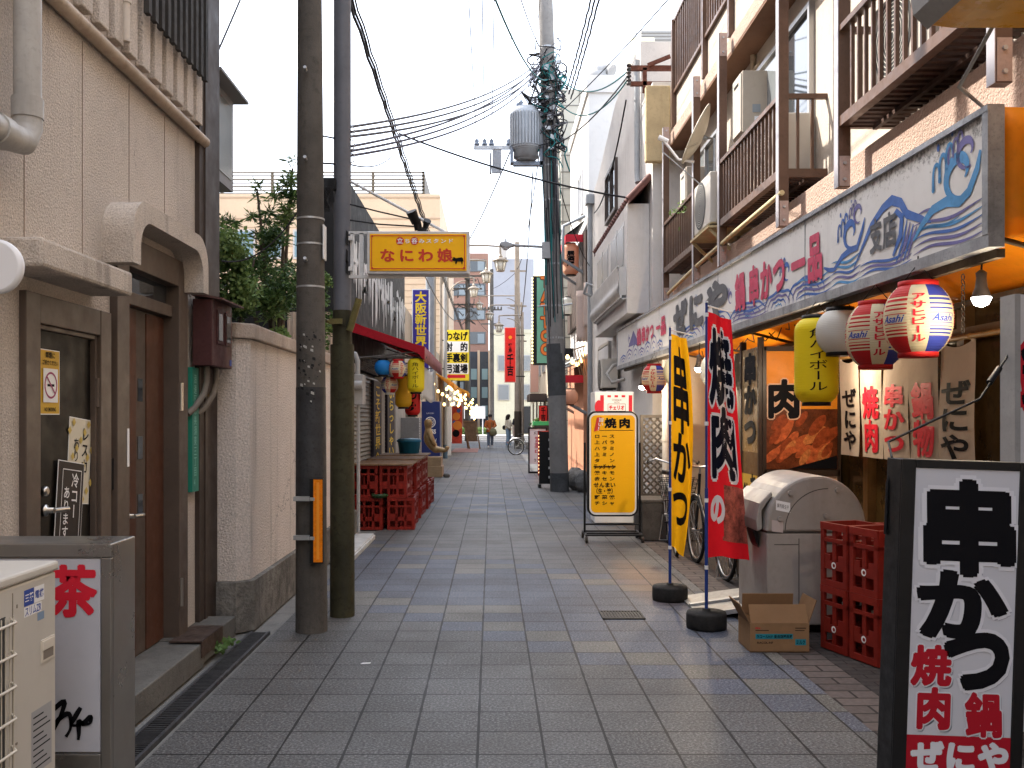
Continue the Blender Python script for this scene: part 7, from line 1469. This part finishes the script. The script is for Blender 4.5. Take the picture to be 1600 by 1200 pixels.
# cobra-head lamp
SL = TH('street_light', 'grey arm street light reaching left from the utility pole', 'street light', (1.2, 18.9, 4.9)); m = MB(); m.tube([(1.2, 18.78, 4.95), (.5, 18.75, 4.98), (.3, 18.75, 5.02)], [.03, .028, .03], 8); m.box(1.02, 1.2, 18.72, 18.85, 4.72, 5.05); m.build('arm', GREYP, SL)
m = MB(); m.prism([(.5, 4.98), (.4, 5.02), (.28, 5.06), (.18, 5.04), (.15, 4.99), (.2, 4.95), (.3, 4.92), (.42, 4.95)], lambda a, b, d: (a, d, b), 18.66, 18.84); m.box(.27, .31, 18.73, 18.77, 5.06, 5.12); m.build('lamp_head', GREYP, SL, bevel=.02)
m = MB(); m.lathe([(.03, -.045), (.07, -.02), (.08, 0)], (.29, 18.75, 4.93), 14); m.build('lens', mat('clear_lens', (.6, .6, .6), .2), SL)
# other poles far down
m = MB(); m.tube([(1.27, 45, 0), (1.24, 45, 10)], [.16, .12], 14); m.tube([(1.27, 44.98, 0), (1.27, 44.98, 1.8)], .175, 14, 1)
for z in (5.2, 6.9, 8.6): m.bar((.9, 45, z), (1.7, 45, z), .07, .07)
m.build('utility_pole', [mat('brownish_pole', (.25, .21, .17), .8, var=(3, .2)), mat('dark_pole_wrap', (.05, .04, .03), .8)], origin=(1.27, 45, 0), label='brownish utility pole at the far street end, right of the red sign', cat='utility pole')
m = MB(); m.tube([(.02, 72, 0), (.0, 72, 13)], [.2, .15], 12); m.box(-.8, .8, 71.95, 72.05, 9.8, 9.9); m.box(-.8, .8, 71.95, 72.05, 8.7, 8.8)
for k in range(7): m.lathe([(.06, 0), (.06, .2)], (-.75 + k * .25, 72, 9.9), 6)
m.build('utility_pole', MC['pole_concrete'], origin=(0, 72, 0), label='distant utility pole with crossarms across the junction', cat='utility pole')
m = MB(); m.tube([(-1.5, 58.4, 0), (-1.5, 58.4, 11)], [.19, .14], 12)
for z in (8.6, 9.6, 10.4): m.bar((-2.4, 58.4, z), (-.6, 58.4, z), .1, .1)
rnd = random.Random(6)
for _ in range(26): x, z = rnd.uniform(-2.2, -.8), rnd.uniform(7.4, 10.4); m.tube([(x, 58.3, z), (x + rnd.uniform(-.4, .4), 58.2, z - rnd.uniform(.1, .4)), (x + rnd.uniform(-.5, .5), 58.3, z + rnd.uniform(-.5, .3))], .03, 4)
m.build('utility_pole', MC['pole_concrete'], origin=(-1.5, 58.4, 0), label='cluttered utility pole at the far left corner behind the yellow and white sign', cat='utility pole')
# decorative lantern lamps
DP = mat('bronze_grey_lamp', (.26, .22, .18), .5, .3, var=(6, .15))
def deco(label, X, Y, armx, z, sgn):
    t = TH('lantern_lamp', label, 'street lamp', (X, Y, 0)); m = MB(); m.tube([(X, Y, 0), (X, Y, z + .9)], [.06, .045], 10); xe = X + sgn * armx
    m.tube([(X, Y, z + .75), (X + sgn * armx * .8, Y, z + .75), (xe, Y, z + .72), (xe, Y, z + .45)], .035, 8); m.tube([(X, Y, z - .1)] + [(X + sgn * (.75 - .7 * math.cos(a)), Y, z - .1 + .7 * math.sin(a)) for a in [i * .26 for i in range(7)]], .025, 6); m.build('post', DP, t)
    m = MB(); c = (xe, Y, z - .05); m.lathe([(.03, .55), (.05, .48), (.09, .42)], c, 8); m.lathe([(.10, .42), (.25, .33), (.25, .30), (.10, .30)], c, 8); m.lathe([(.12, -.02), (.14, 0), (.12, .02)], c, 8)
    for k in range(6): a = k * math.pi / 3; m.tube([(xe + .125 * math.cos(a), Y + .125 * math.sin(a), z - .05), (xe + .19 * math.cos(a), Y + .19 * math.sin(a), z + .26)], .012, 4)
    m.build('lantern_frame', DP, t); m = MB(); m.lathe([(.11, .02), (.175, .30)], c, 12); m.build('globe', mat('milky_globe', (.6, .58, .52), .3), t)
deco('lantern street lamp reaching farthest right over the street, topmost of the lantern lamps', -1.8, 29.3, 2.08, 6.18, 1); deco('lantern street lamp just below the topmost one, hung from the left', -1.8, 33, 1.62, 6.35, 1); deco('lantern street lamp with the shortest arm, under the yellow hanging sign', -1.8, 38, 1.07, 6.5, 1)
deco('lantern street lamp hung from the right, lowest, just left of the red vertical sign', 1.5, 44.5, 1.14, 5.65, -1); deco('lantern street lamp hung from the right, in front of the distant crossarms', 1.6, 49.5, 1.7, 6.75, -1); deco('lantern street lamp hung from the right, before the brick building', 1.6, 53, 2.3, 7.7, -1)

# ------------------------------------------------------------------ overhead cables
def wire(label, p0, p1, sag, r, m=CABLE, n=20, group=None, name='overhead_cable', wob=0, mid=None):
    p0, p1 = Vector(p0), Vector(p1); mb = MB(); pts = []
    for i in range(n + 1):
        t = i / n; p = p0.lerp(p1, t); p.z -= sag * 4 * t * (1 - t); 
        if wob: p += Vector((math.sin(i * 2.3) * wob, 0, math.cos(i * 1.7) * wob))
        pts.append(p)
    mb.tube(pts, r, 5); return mb.build(name, m, origin=p0, label=label, cat='cable', group=group)
for k in range(3): wire('thick twisted black cable running down the left side of the street overhead', (-1.46 + .02 * k, -2, 6.0 + .03 * k), (-1.55 + .03 * k, 58, 6.3 + .03 * k), .35, .017 - .003 * k, n=160, group='strands of the left overhead cable bundle', wob=.008)
wire('black service cable crossing from the left bundle to the grey house on the right', (-1.42, 14.2, 5.85), (2.3, 14.3, 4.86), .12, .016)
wire('thin black cable hanging down across the crossing service cable', (-1.4, 14.5, 5.8), (-1.1, 7.1, 3.45), .15, .007)
for k, (zl, zr) in enumerate(((3.72, 8.75), (3.68, 8.65), (3.645, 8.55), (3.57, 8.7), (3.535, 8.6), (3.5, 8.5))): wire('thin cable sagging from the slim grey pole to the transformer pole', (-1.07, 7.06, zl), (px_(8.5) - .15, 18.85, zr), .2 + .015 * k, .011, GREYC if k < 3 else mat('dark_purple_cable', (.05, .045, .07), .6), 30, group='six cables between the slim pole and the transformer pole')
m = MB()
for z in (3.5, 3.6, 3.7): m.tube([(-1.07, 7.05, z + .02), (-1.04, 7.04, z), (-1.045, 7.04, z - .05), (-1.07, 7.05, z - .06)], .005, 5)
m.build('wire_hook', GALV, P2)
for k, x in enumerate((-.30, -.14, .0)): wire('pale thin high line running up the street to the transformer crossarm', (x + .05 * k, -1, 7.9), (x, 18.9, 7.15), .45, .008, GREYC, 24, group='high lines over the middle of the street')
for k, x in enumerate((.35, .78)): wire('pale thin high line ending above the transformer', (x, -1, 9.6), (x, 18.9, 8.2 - k * .1), .3, .006, GREYC, 24, group='high lines over the transformer')
wire('dark cable climbing left from the top of the transformer pole', (px_(8.6), 18.8, 8.35), (-.4, 5.5, 5.2), .5, .012, TEALC); wire('thin grey cable beside the dark one at the top of the transformer pole', (px_(8.6), 18.8, 8.8), (-.25, 5.5, 5.6), .4, .008, GREYC)
wire('black braided cable from the transformer pole down to the far left post', (px_(8.8) - .1, 18.9, 8.6), (-1.69, 34, 6.7), .5, .018)
wire('black cable dropping from the transformer to the far right', (.85, 19.0, 6.6), (1.25, 44.9, 6.9), 1.6, .014)
for k in range(3): wire('heavy black cable hanging along the right side toward the transformer pole', (1.22 + .05 * k, -2, 7.6 + .05 * k), (px_(7) + .35 + .04 * k, 18.9, 8.2 - .1 * k), .55, .016, n=90, group='strands of the right overhead cable bundle', wob=.006)
wire('thin dark line slanting from the top right down to the transformer pole', (2.6, 9, 6.6), (px_(7.2) + .1, 18.9, 7.6), .1, .009); 
for k in range(2): wire('teal cable from the transformer pole to the rusty steel gantry', (px_(8.3) + .15, 18.85, 8.5 - .5 * k), (2.02, 13.66, 6.62 - .12 * k), .35 + .1 * k, .012, TEALC, group='teal cables to the steel gantry')
wire('black cable from the steel gantry to the utility pole', (2.02, 13.66, 6.55), (px_(7) + .1, 18.85, 7.05), .15, .012)
wire('black cable running down the front of the grey house', (2.16, 14.9, 6.6), (2.26, 20.4, 6.0), .35, .014)
wire('slack black cable drooping behind the rusty panel to the pole foot', (px_(6.6) + .15, 18.8, 6.3), (2.2, 20.8, 4.9), .2, .01)
wire('black telephone cable rising left of the concrete pole', (-1.95, 6.6, 4.1), (-2.0, 9.5, 7.2), .03, .008); wire('thin black cable looping from the corner column to the slim pole', (-1.92, 6.6, 2.62), (-1.3, 7.0, 3.35), .2, .006)
wire('black cable continuing from the transformer pole far down the street', (px_(8) , 19.0, 8.3), (1.24, 45, 8.7), .8, .016); wire('thin line from the far left corner pole across the junction', (-1.5, 58.4, 9.6), (1.24, 45, 8.6), .5, .012); wire('line between the two distant poles', (-.6, 58.4, 10.4), (.0, 72, 9.9), .3, .015)
wire('grey cable strung along the left behind the red awning', (-1.6, 22, 4.9), (-1.5, 58, 8.0), .8, .014, GREYC); wire('black cable sagging in front of the brick building', (-1.5, 58.2, 8.8), (1.6, 53, 7.0), 1.4, .014)

# ================================================================== the far end: junction and buildings
m = MB(); m.box(-12, -.35, 100, 110, 0, 19.2); BRK = mat('red_brown_brick', (.26, .15, .115), .85, var=(1, .12), bump=(10, .2)); o = m.build('brick_apartment', BRK, origin=(-5, 100, 0), label='red brown brick apartment block at the end of the street', cat='building')
for k in range(6):
    z = 4.2 + k * 2.6
    for x in (-10.4, -8.4, -6.4, -4.4, -2.4):
        m = MB(); m.box(x, x + 1.75, 99.9, 99.99, z, z + 1.3); p = m.build('window', GLASSD, o); m = MB(); m.box(x + .9, x + 1.6, 99.85, 99.899, z + .1, z + 1.1); m.build('pane', mat('far_window_glass', (.2, .23, .25), .2), p)
m = MB(); m.box(-2.6, 1.2, 86, 95, 0, 7.6); o = m.build('dark_office', mat('dark_blue_cladding', (.03, .038, .055), .35, var=(1, .2)), origin=(-1, 86, 0), label='dark glazed office block with slim vertical fins at the junction', cat='building')
m = MB()
for x in (-2.3, -1.3, -.3, .35): m.box(x, x + .22, 85.8, 86, 0, 7.7)
m.build('fin', mat('pale_brown_fin', (.36, .28, .22), .6), o)
for k in range(3):
    for x in (-2.0, -1.0, -.05): m = MB(); m.box(x + .1, x + .65, 85.9, 85.99, 1.6 + k * 1.7, 2.6 + k * 1.7); m.build('window', mat('bluish_glass', (.16, .24, .28), .15), o)
m = MB(); m.box(.1, 4.0, 76, 90, 0, 8.4); m.box(.05, 4.0, 75.95, 90, 8.4, 8.7); o = m.build('cream_house', mat('cream_yellow_render', (.56, .53, .4), .85, var=(.8, .08), streak=(.3, (.33, .3, .22))), origin=(2, 76, 0), label='cream rendered building facing the street end behind the red sign', cat='building')
for z in (2.9, 5.3):
    for x in (.5, 2.3): m = MB(); m.box(x, x + .95, 75.9, 75.98, z, z + 1.3); p = m.build('window', ALU, o); m = MB(); m.box(x + .08, x + .87, 75.87, 75.899, z + .08, z + 1.22); m.build('pane', GLASSL, p)
m = MB(); m.box(2.4, 3.6, 75.9, 75.98, .2, 2.4); m.build('shutter_door', mat('black_shutter', (.03, .03, .03), .5), o)
m = MB(); m.box(0, 5.5, 120, 130, 0, 22); m.build('grey_tower', mat('pale_grey_tower', (.36, .37, .4), .7, var=(.3, .06)), origin=(3, 120, 0), label='tall plain pale grey tower rising behind the cream building', cat='building')
m = MB(); m.box(.9, 2.0, 119, 121, 22, 23.5); m.box(-4, -3, 101, 102, 19.2, 20.5); m.build('rooftop_box', mat('pale_box_roof', (.45, .42, .38), .7), origin=(1.5, 120, 22), label='small pale rooftop box on the grey tower', cat='rooftop box')
m = MB(); m.box(4.2, 20, 80, 95, 0, 11); m.build('far_block', CRM, origin=(8, 80, 0), label='plain cream block behind the right hand shops', cat='building')
m = MB(); m.box(-60, -3.2, 82, 95, 0, 9); m.build('far_block', GRW, origin=(-20, 82, 0), label='plain grey block behind the left hand shops', cat='building')
HD = MB(); rnd = random.Random(12)
for _ in range(1400):
    p = Vector((rnd.uniform(-3.5, .0), 75.0 + rnd.uniform(-.3, .3), .12 + rnd.uniform(0, .55))); a = Vector((rnd.gauss(0, 1), rnd.gauss(0, 1), rnd.gauss(0, 1))).normalized(); b = a.orthogonal(); HD.add([p, p + a * .08 + b * .04, p + a * .16, p + a * .08 - b * .04], [(0, 1, 2, 3)], rnd.choice((1, 2)))
HD.build('hedge', LEAF, origin=(-1.7, 75, 0), label='low green hedge along the far side of the junction', cat='hedge')
m = MB(); m.box(-2.2, -.5, 74.2, 74.3, 1.4, 2.4); m.tube([(-2.0, 74.25, .12), (-2.0, 74.25, 1.4)], .04, 8); m.tube([(-.7, 74.25, .12), (-.7, 74.25, 1.4)], .04, 8); m.build('notice_board', mat('pale_notice', (.55, .55, .57), .5), origin=(-1.3, 74.2, 0), label='pale blank notice board at the foot of the dark office block', cat='notice board')
m = MB(); m.box(1.45, 1.9, 57.0, 57.4, .0, 1.2); m.build('service_cabinet', GREYP, origin=(1.6, 57.2, 0), label='grey roadside cabinet at the right corner of the junction', cat='cabinet', bevel=.02)

# ================================================================== people
SKIN = mat('skin_tone', (.5, .3, .21), .55); HAIRD = mat('dark_hair', (.02, .014, .011), .6)
def person(label, loc, rz, pose, cloth, h=1.65):
    """one continuous skinned body; clothing and hair are its children"""
    t = TH('person', label, 'person', (0, 0, 0)); k = h / 1.7
    J = dict(pel=((0, 0, .93), .12), wai=((0, .0, 1.08), .105), che=((0, 0, 1.28), .125), nb=((0, .0, 1.43), .06), nt=((0, -.02, 1.50), .05), hd=((0, -.03, 1.58), .075), ht=((0, -.02, 1.68), .07), fc=((0, -.075, 1.57), .045))
    E_ = [('pel', 'wai'), ('wai', 'che'), ('che', 'nb'), ('nb', 'nt'), ('nt', 'hd'), ('hd', 'ht'), ('hd', 'fc')]
    for s, q in ((-1, 'l'), (1, 'r')):
        kn, an, el, ha = pose[q]
        J.update({q + 'hp': ((s * .09, 0, .88), .085), q + 'kn': (kn, .058), q + 'an': (an, .04), q + 'he': ((an[0], an[1] + .03, an[2] - .05), .035), q + 'to': ((an[0] + s * .01, an[1] - .15, an[2] - .055), .032), q + 'sh': ((s * .18, 0, 1.38), .055), q + 'el': (el, .042), q + 'wr': (ha, .028)})
        E_ += [('pel', q + 'hp'), (q + 'hp', q + 'kn'), (q + 'kn', q + 'an'), (q + 'an', q + 'he'), (q + 'an', q + 'to'), ('che', q + 'sh'), (q + 'sh', q + 'el'), (q + 'el', q + 'wr')]
        d = (Vector(ha) - Vector(el)).normalized(); side = d.cross(Vector((0, -1, 0))); side = side.normalized() if side.length > .1 else Vector((1, 0, 0)); up = d.cross(side)
        pm = Vector(ha) + d * .05; J[q + 'pm'] = (tuple(pm), .03); E_.append((q + 'wr', q + 'pm'))
        for f in range(4):
            b = pm + d * .04 + side * (f - 1.5) * .018; L = (.06, .07, .066, .05)[f]; e = b + d * L * .6 + up * .01; e2 = e + d * L * .3 + up * .025
            J[q + 'f%d' % f] = (tuple(b), .009); J[q + 'g%d' % f] = (tuple(e), .008); J[q + 'h%d' % f] = (tuple(e2), .007); E_ += [(q + 'pm', q + 'f%d' % f), (q + 'f%d' % f, q + 'g%d' % f), (q + 'g%d' % f, q + 'h%d' % f)]
        b = Vector(ha) + d * .03 - side * s * .03; J[q + 'th'] = (tuple(b), .01); J[q + 'ti'] = (tuple(b + d * .04 - side * s * .02), .008); E_ += [(q + 'wr', q + 'th'), (q + 'th', q + 'ti')]
    J = {a: (tuple(Vector(p) * k), r * k) for a, (p, r) in J.items()}
    skin('body', J, E_, SKIN, parent=t, sub=1)
    P = lambda a: Vector(J[a][0])
    m = MB(); hd = P('hd')
    m.tube([P('che') + Vector((0, -.0, .17)) * k, P('che') + Vector((0, 0, .10)) * k, P('che'), P('wai'), P('pel') + Vector((0, 0, -cloth.get('hem', .05))) * k], [.07 * k, .165 * k, .18 * k, .165 * k, (.19 + cloth.get('hem', .05) * .15) * k], 14)
    for q in 'lr': m.tube([P(q + 'sh') + Vector((-.02 if q == 'r' else .02, 0, .02)) * k, P(q + 'el'), P(q + 'wr')], [.085 * k, .072 * k, .055 * k], 10)
    m.build('jacket', cloth['top'], t)
    m = MB(); w2 = cloth.get('flare', 1)
    for q in 'lr': m.tube([P(q + 'hp') + Vector((0, 0, .1)) * k, P(q + 'hp'), P(q + 'kn'), P(q + 'an') + Vector((0, 0, -.03)) * k], [.1 * k, .105 * k, .082 * k, .06 * k * w2], 12)
    m.build('trousers', cloth['leg'], t)
    m = MB()
    for q in 'lr': a = P(q + 'he'); b = P(q + 'to'); m.tube([a + Vector((0, .03, .01)), a.lerp(b, .5) + Vector((0, 0, .01)), b], [.042, .048, .036], 8)
    m.build('shoe', cloth.get('shoe', BLACK), t)
    m = MB(); pr = [(.05, .14), (.092, .1), (.104, .04), (.1, -.02)]; 
    if cloth.get('long'): m.tube([hd + Vector((0, .05, .13)), hd + Vector((0, .055, .02)), hd + Vector((0, .075, -.15)), hd + Vector((0, .08, -.32))], [.05, .115, .1, .04], 12)
    m.lathe([(.1 * k, .02), (.106 * k, .06), (.09 * k, .12), (.04 * k, .155)], hd + Vector((0, .012, 0)), 14); m.tube([hd + Vector((0, .045, .1)), hd + Vector((0, .05, -.05))], [.075, .07], 12)
    m.build('hair', cloth.get('hair', HAIRD), t)
    m = MB()
    for s in (-1, 1): m.lathe([(.004, -.008), (.011, 0), (.004, .008)], hd + Vector((s * .033, -.088, .005)) * k, 8)
    m.tube([hd + Vector((0, -.095, .0)) * k, hd + Vector((0, -.115, -.025)) * k], [.007, .013], 6); m.tube([hd + Vector((-.022, -.088, -.06)) * k, hd + Vector((.022, -.088, -.06)) * k], .005, 5); m.build('face_features', mat('dark_features', (.12, .05, .04), .6), t)
    t.location = loc; t.rotation_euler = (0, 0, R(rz)); OFF[t.name] = Vector((0, 0, 0)); return t
ORJ = mat('rust_orange_jacket', (.36, .1, .025), .8, var=(5, .15)); DEN = mat('blue_denim', (.13, .17, .24), .85, var=(9, .2)); PDEN = mat('pale_denim', (.22, .32, .42), .85, var=(9, .15)); CRC = mat('cream_knit', (.6, .55, .45), .85); DKC = mat('charcoal_coat', (.035, .033, .04), .85)
person('person in a rust orange jacket walking toward the camera with an olive bag', (-.06, 45.6, .01), 0, {'l': ((-.09, -.06, .47), (-.09, -.02, .10), (-.27, -.02, 1.13), (-.16, -.2, 1.02)), 'r': ((.09, -.1, .48), (.085, .1, .13), (.27, -.04, 1.13), (.15, -.2, 1.05))}, dict(top=ORJ, leg=DEN, hem=.12, shoe=WHITE), 1.62)
m = MB(); m.lathe([(.1, -.2), (.17, -.14), (.18, .0), (.14, .12), (.06, .17)], (.08, 45.33, .80), 12); m.tube([(.0, 45.36, .95), (.02, 45.4, 1.2), (-.1, 45.55, 1.42)], .012, 6); m.build('shoulder_bag', mat('olive_canvas', (.16, .15, .08), .85, var=(8, .2)), origin=(.08, 45.3, .8), label='olive bag carried by the person in the orange jacket', cat='bag')
person('person with long dark hair, cream top and pale flared jeans, side on', (.86, 47.8, .01), 62, {'l': ((-.09, -.02, .48), (-.09, .0, .10), (-.24, .0, 1.12), (-.18, -.18, .98)), 'r': ((.09, -.04, .48), (.09, -.02, .10), (.24, -.06, 1.14), (.14, -.26, 1.1))}, dict(top=CRC, leg=PDEN, hem=.0, long=1, flare=1.8, shoe=WHITE), 1.62)
m = MB(); m.prism([(0, 0), (.34, 0), (.37, .5), (-.03, .5)], lambda a, b, d: (1.08 + a, d, .55 + b), 47.4, 47.52); m.tube([(1.15, 47.46, 1.05), (1.2, 47.5, 1.2), (1.3, 47.46, 1.05)], .01, 5); disc(m, lambda u, v, l=1: (1.08 + u, 47.395, .55 + v), .17, .2, .11, 1); m.build('shopping_bag', [mat('pale_bag', (.6, .5, .42), .6), mat('bag_pink', (.55, .12, .15), .6)], origin=(1.2, 47.45, .55), label='pale shopping bag with a red spot held by the person in pale jeans', cat='bag')
m = MB(); m.lathe([(.06, -.12), (.12, -.06), (.12, .06), (.05, .12)], (.68, 47.9, .98), 10); m.build('shoulder_bag', BLACK, origin=(.68, 47.9, .98), label='small black bag behind the person in pale jeans', cat='bag')
person('person in a charcoal coat with a red scarf standing by the dark pole', (1.36, 48.6, .01), 20, {'l': ((-.09, -.02, .48), (-.09, .0, .10), (-.25, .0, 1.12), (-.2, -.16, .98)), 'r': ((.09, -.03, .48), (.09, -.01, .10), (.24, -.02, 1.12), (.2, -.2, 1.02))}, dict(top=DKC, leg=DKC, hem=.25), 1.7)
m = MB(); m.tube([(1.28, 48.45, 1.47), (1.3, 48.42, 1.42), (1.24, 48.4, 1.3), (1.26, 48.4, 1.15)], [.06, .075, .05, .04], 10); m.build('scarf', mat('red_scarf', (.4, .1, .08), .85), origin=(1.28, 48.45, 1.4), label='red scarf worn by the person in the charcoal coat', cat='scarf')
person('distant person in dark clothes crossing on the left by the bulbs', (-1.55, 62, .0), 80, {'l': ((-.09, -.02, .48), (-.09, .0, .10), (-.23, .0, 1.12), (-.2, -.1, .92)), 'r': ((.09, -.1, .48), (.09, -.12, .10), (.23, .02, 1.12), (.2, -.1, .92))}, dict(top=DKC, leg=DKC, hem=.05), 1.7)

# ================================================================== LEFT foreground: tea sign and outdoor unit
TS = TH('tea_sign', 'stainless steel sign box with a red tea character on a white panel', 'signboard', (-1.75, 3.4, 0))
# its lit face looks down the street toward the camera
x0, x1, y0, y1, zt = -2.35, -1.355, 3.20, 3.36, 1.042
z0 = .0; yb = 3.2; m = MB()
Yf = 3.0; xr = (160 - VX) * Yf / FPX; xw = (190 - VX) * 3.18 / FPX
tz = EYE + (VY - 869) * Yf / FPX
m.box(xr - .62, xr + .03, Yf + .012, Yf + .2, 0, tz + .04); m.box(xr - .62, xr + .03, Yf, Yf + .0119, tz - .005, tz + .04); m.box(xr - .006, xr + .03, Yf, Yf + .0119, 0, tz - .005); m.box(xr - .62, xr - .006, Yf, Yf + .0119, 0, .42); m.build('case', mat('brushed_steel_dull', (.3, .29, .275), .33, .9, var=(1.2, .08)), TS, bevel=.004)
m = MB(); m.box(xr - .6, xr - .009, Yf + .006, Yf + .0118, .425, tz - .01); fn = front(xr - .6, .425, Yf + .006, d=.002); ww = .591
text(m, '茶', fn, ww - .165, tz - .435 - .185, ww - .015, tz - .435 - .02, 1, .045, fill=1)
brush = [[(-.16, .11), (-.115, .145), (-.13, .09), (-.15, .05), (-.135, .085), (-.10, .105), (-.095, .06), (-.11, .03)], [(-.062, .125), (-.08, .095), (-.092, .07), (-.07, .068), (-.045, .082), (-.03, .095), (-.032, .075), (-.055, .07), (-.068, .08), (-.068, .04), (-.07, .02)]]
for st in brush: q = smooth([(ww + a, b + .02) for a, b in st]); m.ribbon(q, [.013 + .004 * math.sin(i * .35) for i in range(len(q))], lambda u, v: fn(u, v, 2), 2)
for i, ch in enumerate('純喫'): text(m, ch, fn, ww - .5 + .165 * i, tz - .62, ww - .34 + .165 * i, tz - .455, 1, .045, fill=1)
m.build('face', [mat('milky_sign_panel', (.45, .455, .5), .35, var=(1.5, .05)), REDI, INK], TS)
m = MB(); m.box(xr - .6, xr + .12, Yf - .05, Yf + .25, -.0, .012); m.build('base_plate', STEEL, TS)
AC = TH('ac_unit', 'large ivory outdoor air conditioning unit at the lower left corner', 'air conditioner', (-1.47, 2.3, 0))
IV = mat('ivory_ac_large', (.52, .49, .44), .42, var=(2, .04), streak=(.12, (.45, .39, .32))); xa = -1.29; ya, yb, zt = 1.78, 2.75, 1.055
m = MB(); m.box(-1.66, xa, ya, yb, .08, zt); m.box(-1.665, xa + .006, ya - .006, yb + .006, zt + .001, zt + .03); m.box(-1.64, xa - .02, ya + .1, ya + .22, 0, .08); m.box(-1.64, xa - .02, yb - .22, yb - .1, 0, .08); m.build('case', IV, AC, bevel=.008)
m = MB(); m.box(xa - .001, xa + .001, 2.497, 2.501, .1, zt - .02); m.box(xa - .001, xa + .001, 2.52, 2.525, .99, 1.0); m.box(xa - .001, xa + .002, 2.515, 2.523, .62, .626); m.build('seam', mat('grey_seam', (.24, .21, .17), .7), AC)
fx = lambda u, v, l=1: (xa + .001 * l, 2.56 + u, v)
m = MB()
def pq(a, b, c_, d, mi, l=.6): m.add([fx(a, b, l), fx(c_, b, l), fx(c_, d, l), fx(a, d, l)], [(0, 1, 2, 3)], mi)
pq(.0, .985, .055, 1.03, 0); pq(.057, .985, .115, 1.03, 1); pq(.0, .955, .1, .983, 1); pq(.075, .93, .115, .953, 2)
text(m, '三菱', lambda u, v, l=1: fx(u, v, 1 + l), .004, .995, .052, 1.02, 1, .02); text(m, '電機', lambda u, v, l=1: fx(u, v, 1 + l), .06, .995, .112, 1.02, 0, .02); text(m, 'スリムZR', lambda u, v, l=1: fx(u, v, 1 + l), .004, .957, .098, .981, 0, .02, fit=True)
pq(.04, .5, .16, .68, 3)
for k in range(9): pq(.05, .515 + k * .018, .15 - .02 * (k % 3), .519 + k * .018, 4, 1.2)
m.build('label_plate', [BLUEI, INKW, mat('blue_grey_sticker', (.2, .28, .4), .5), mat('grey_text_label', (.34, .34, .35), .5), INK], AC)
m = MB(); m.box(xa - .001, xa + .003, 2.655, 2.735, .805, .87); m.box(xa + .0031, xa + .0036, 2.665, 2.725, .812, .838, 1); m.box(xa + .0031, xa + .006, 2.66, 2.73, .84, .865); m.build('handle', [mat('ivory_handle', (.62, .57, .49), .4), mat('handle_recess', (.2, .175, .15), .7)], AC)
m = MB(); z = .2
while z < .99: m.tube([(xa + .03, 1.85, z), (xa + .03, 2.46, z), (xa + .002, 2.492, z)], .004, 6); z += .085
for k in range(30): m.tube([(xa + .026, 1.86 + k * .0205, .17), (xa + .026, 1.86 + k * .0205, .985)], .002, 4)
m.build('fan_guard', mat('cream_wire', (.55, .5, .42), .5), AC); m = MB(); m.box(xa + .0005, xa + .002, 1.86, 2.46, .17, .98); m.build('fan_opening', mat('fan_dark', (.05, .05, .05), .6), AC)
bpy.data.objects.remove(_fo)
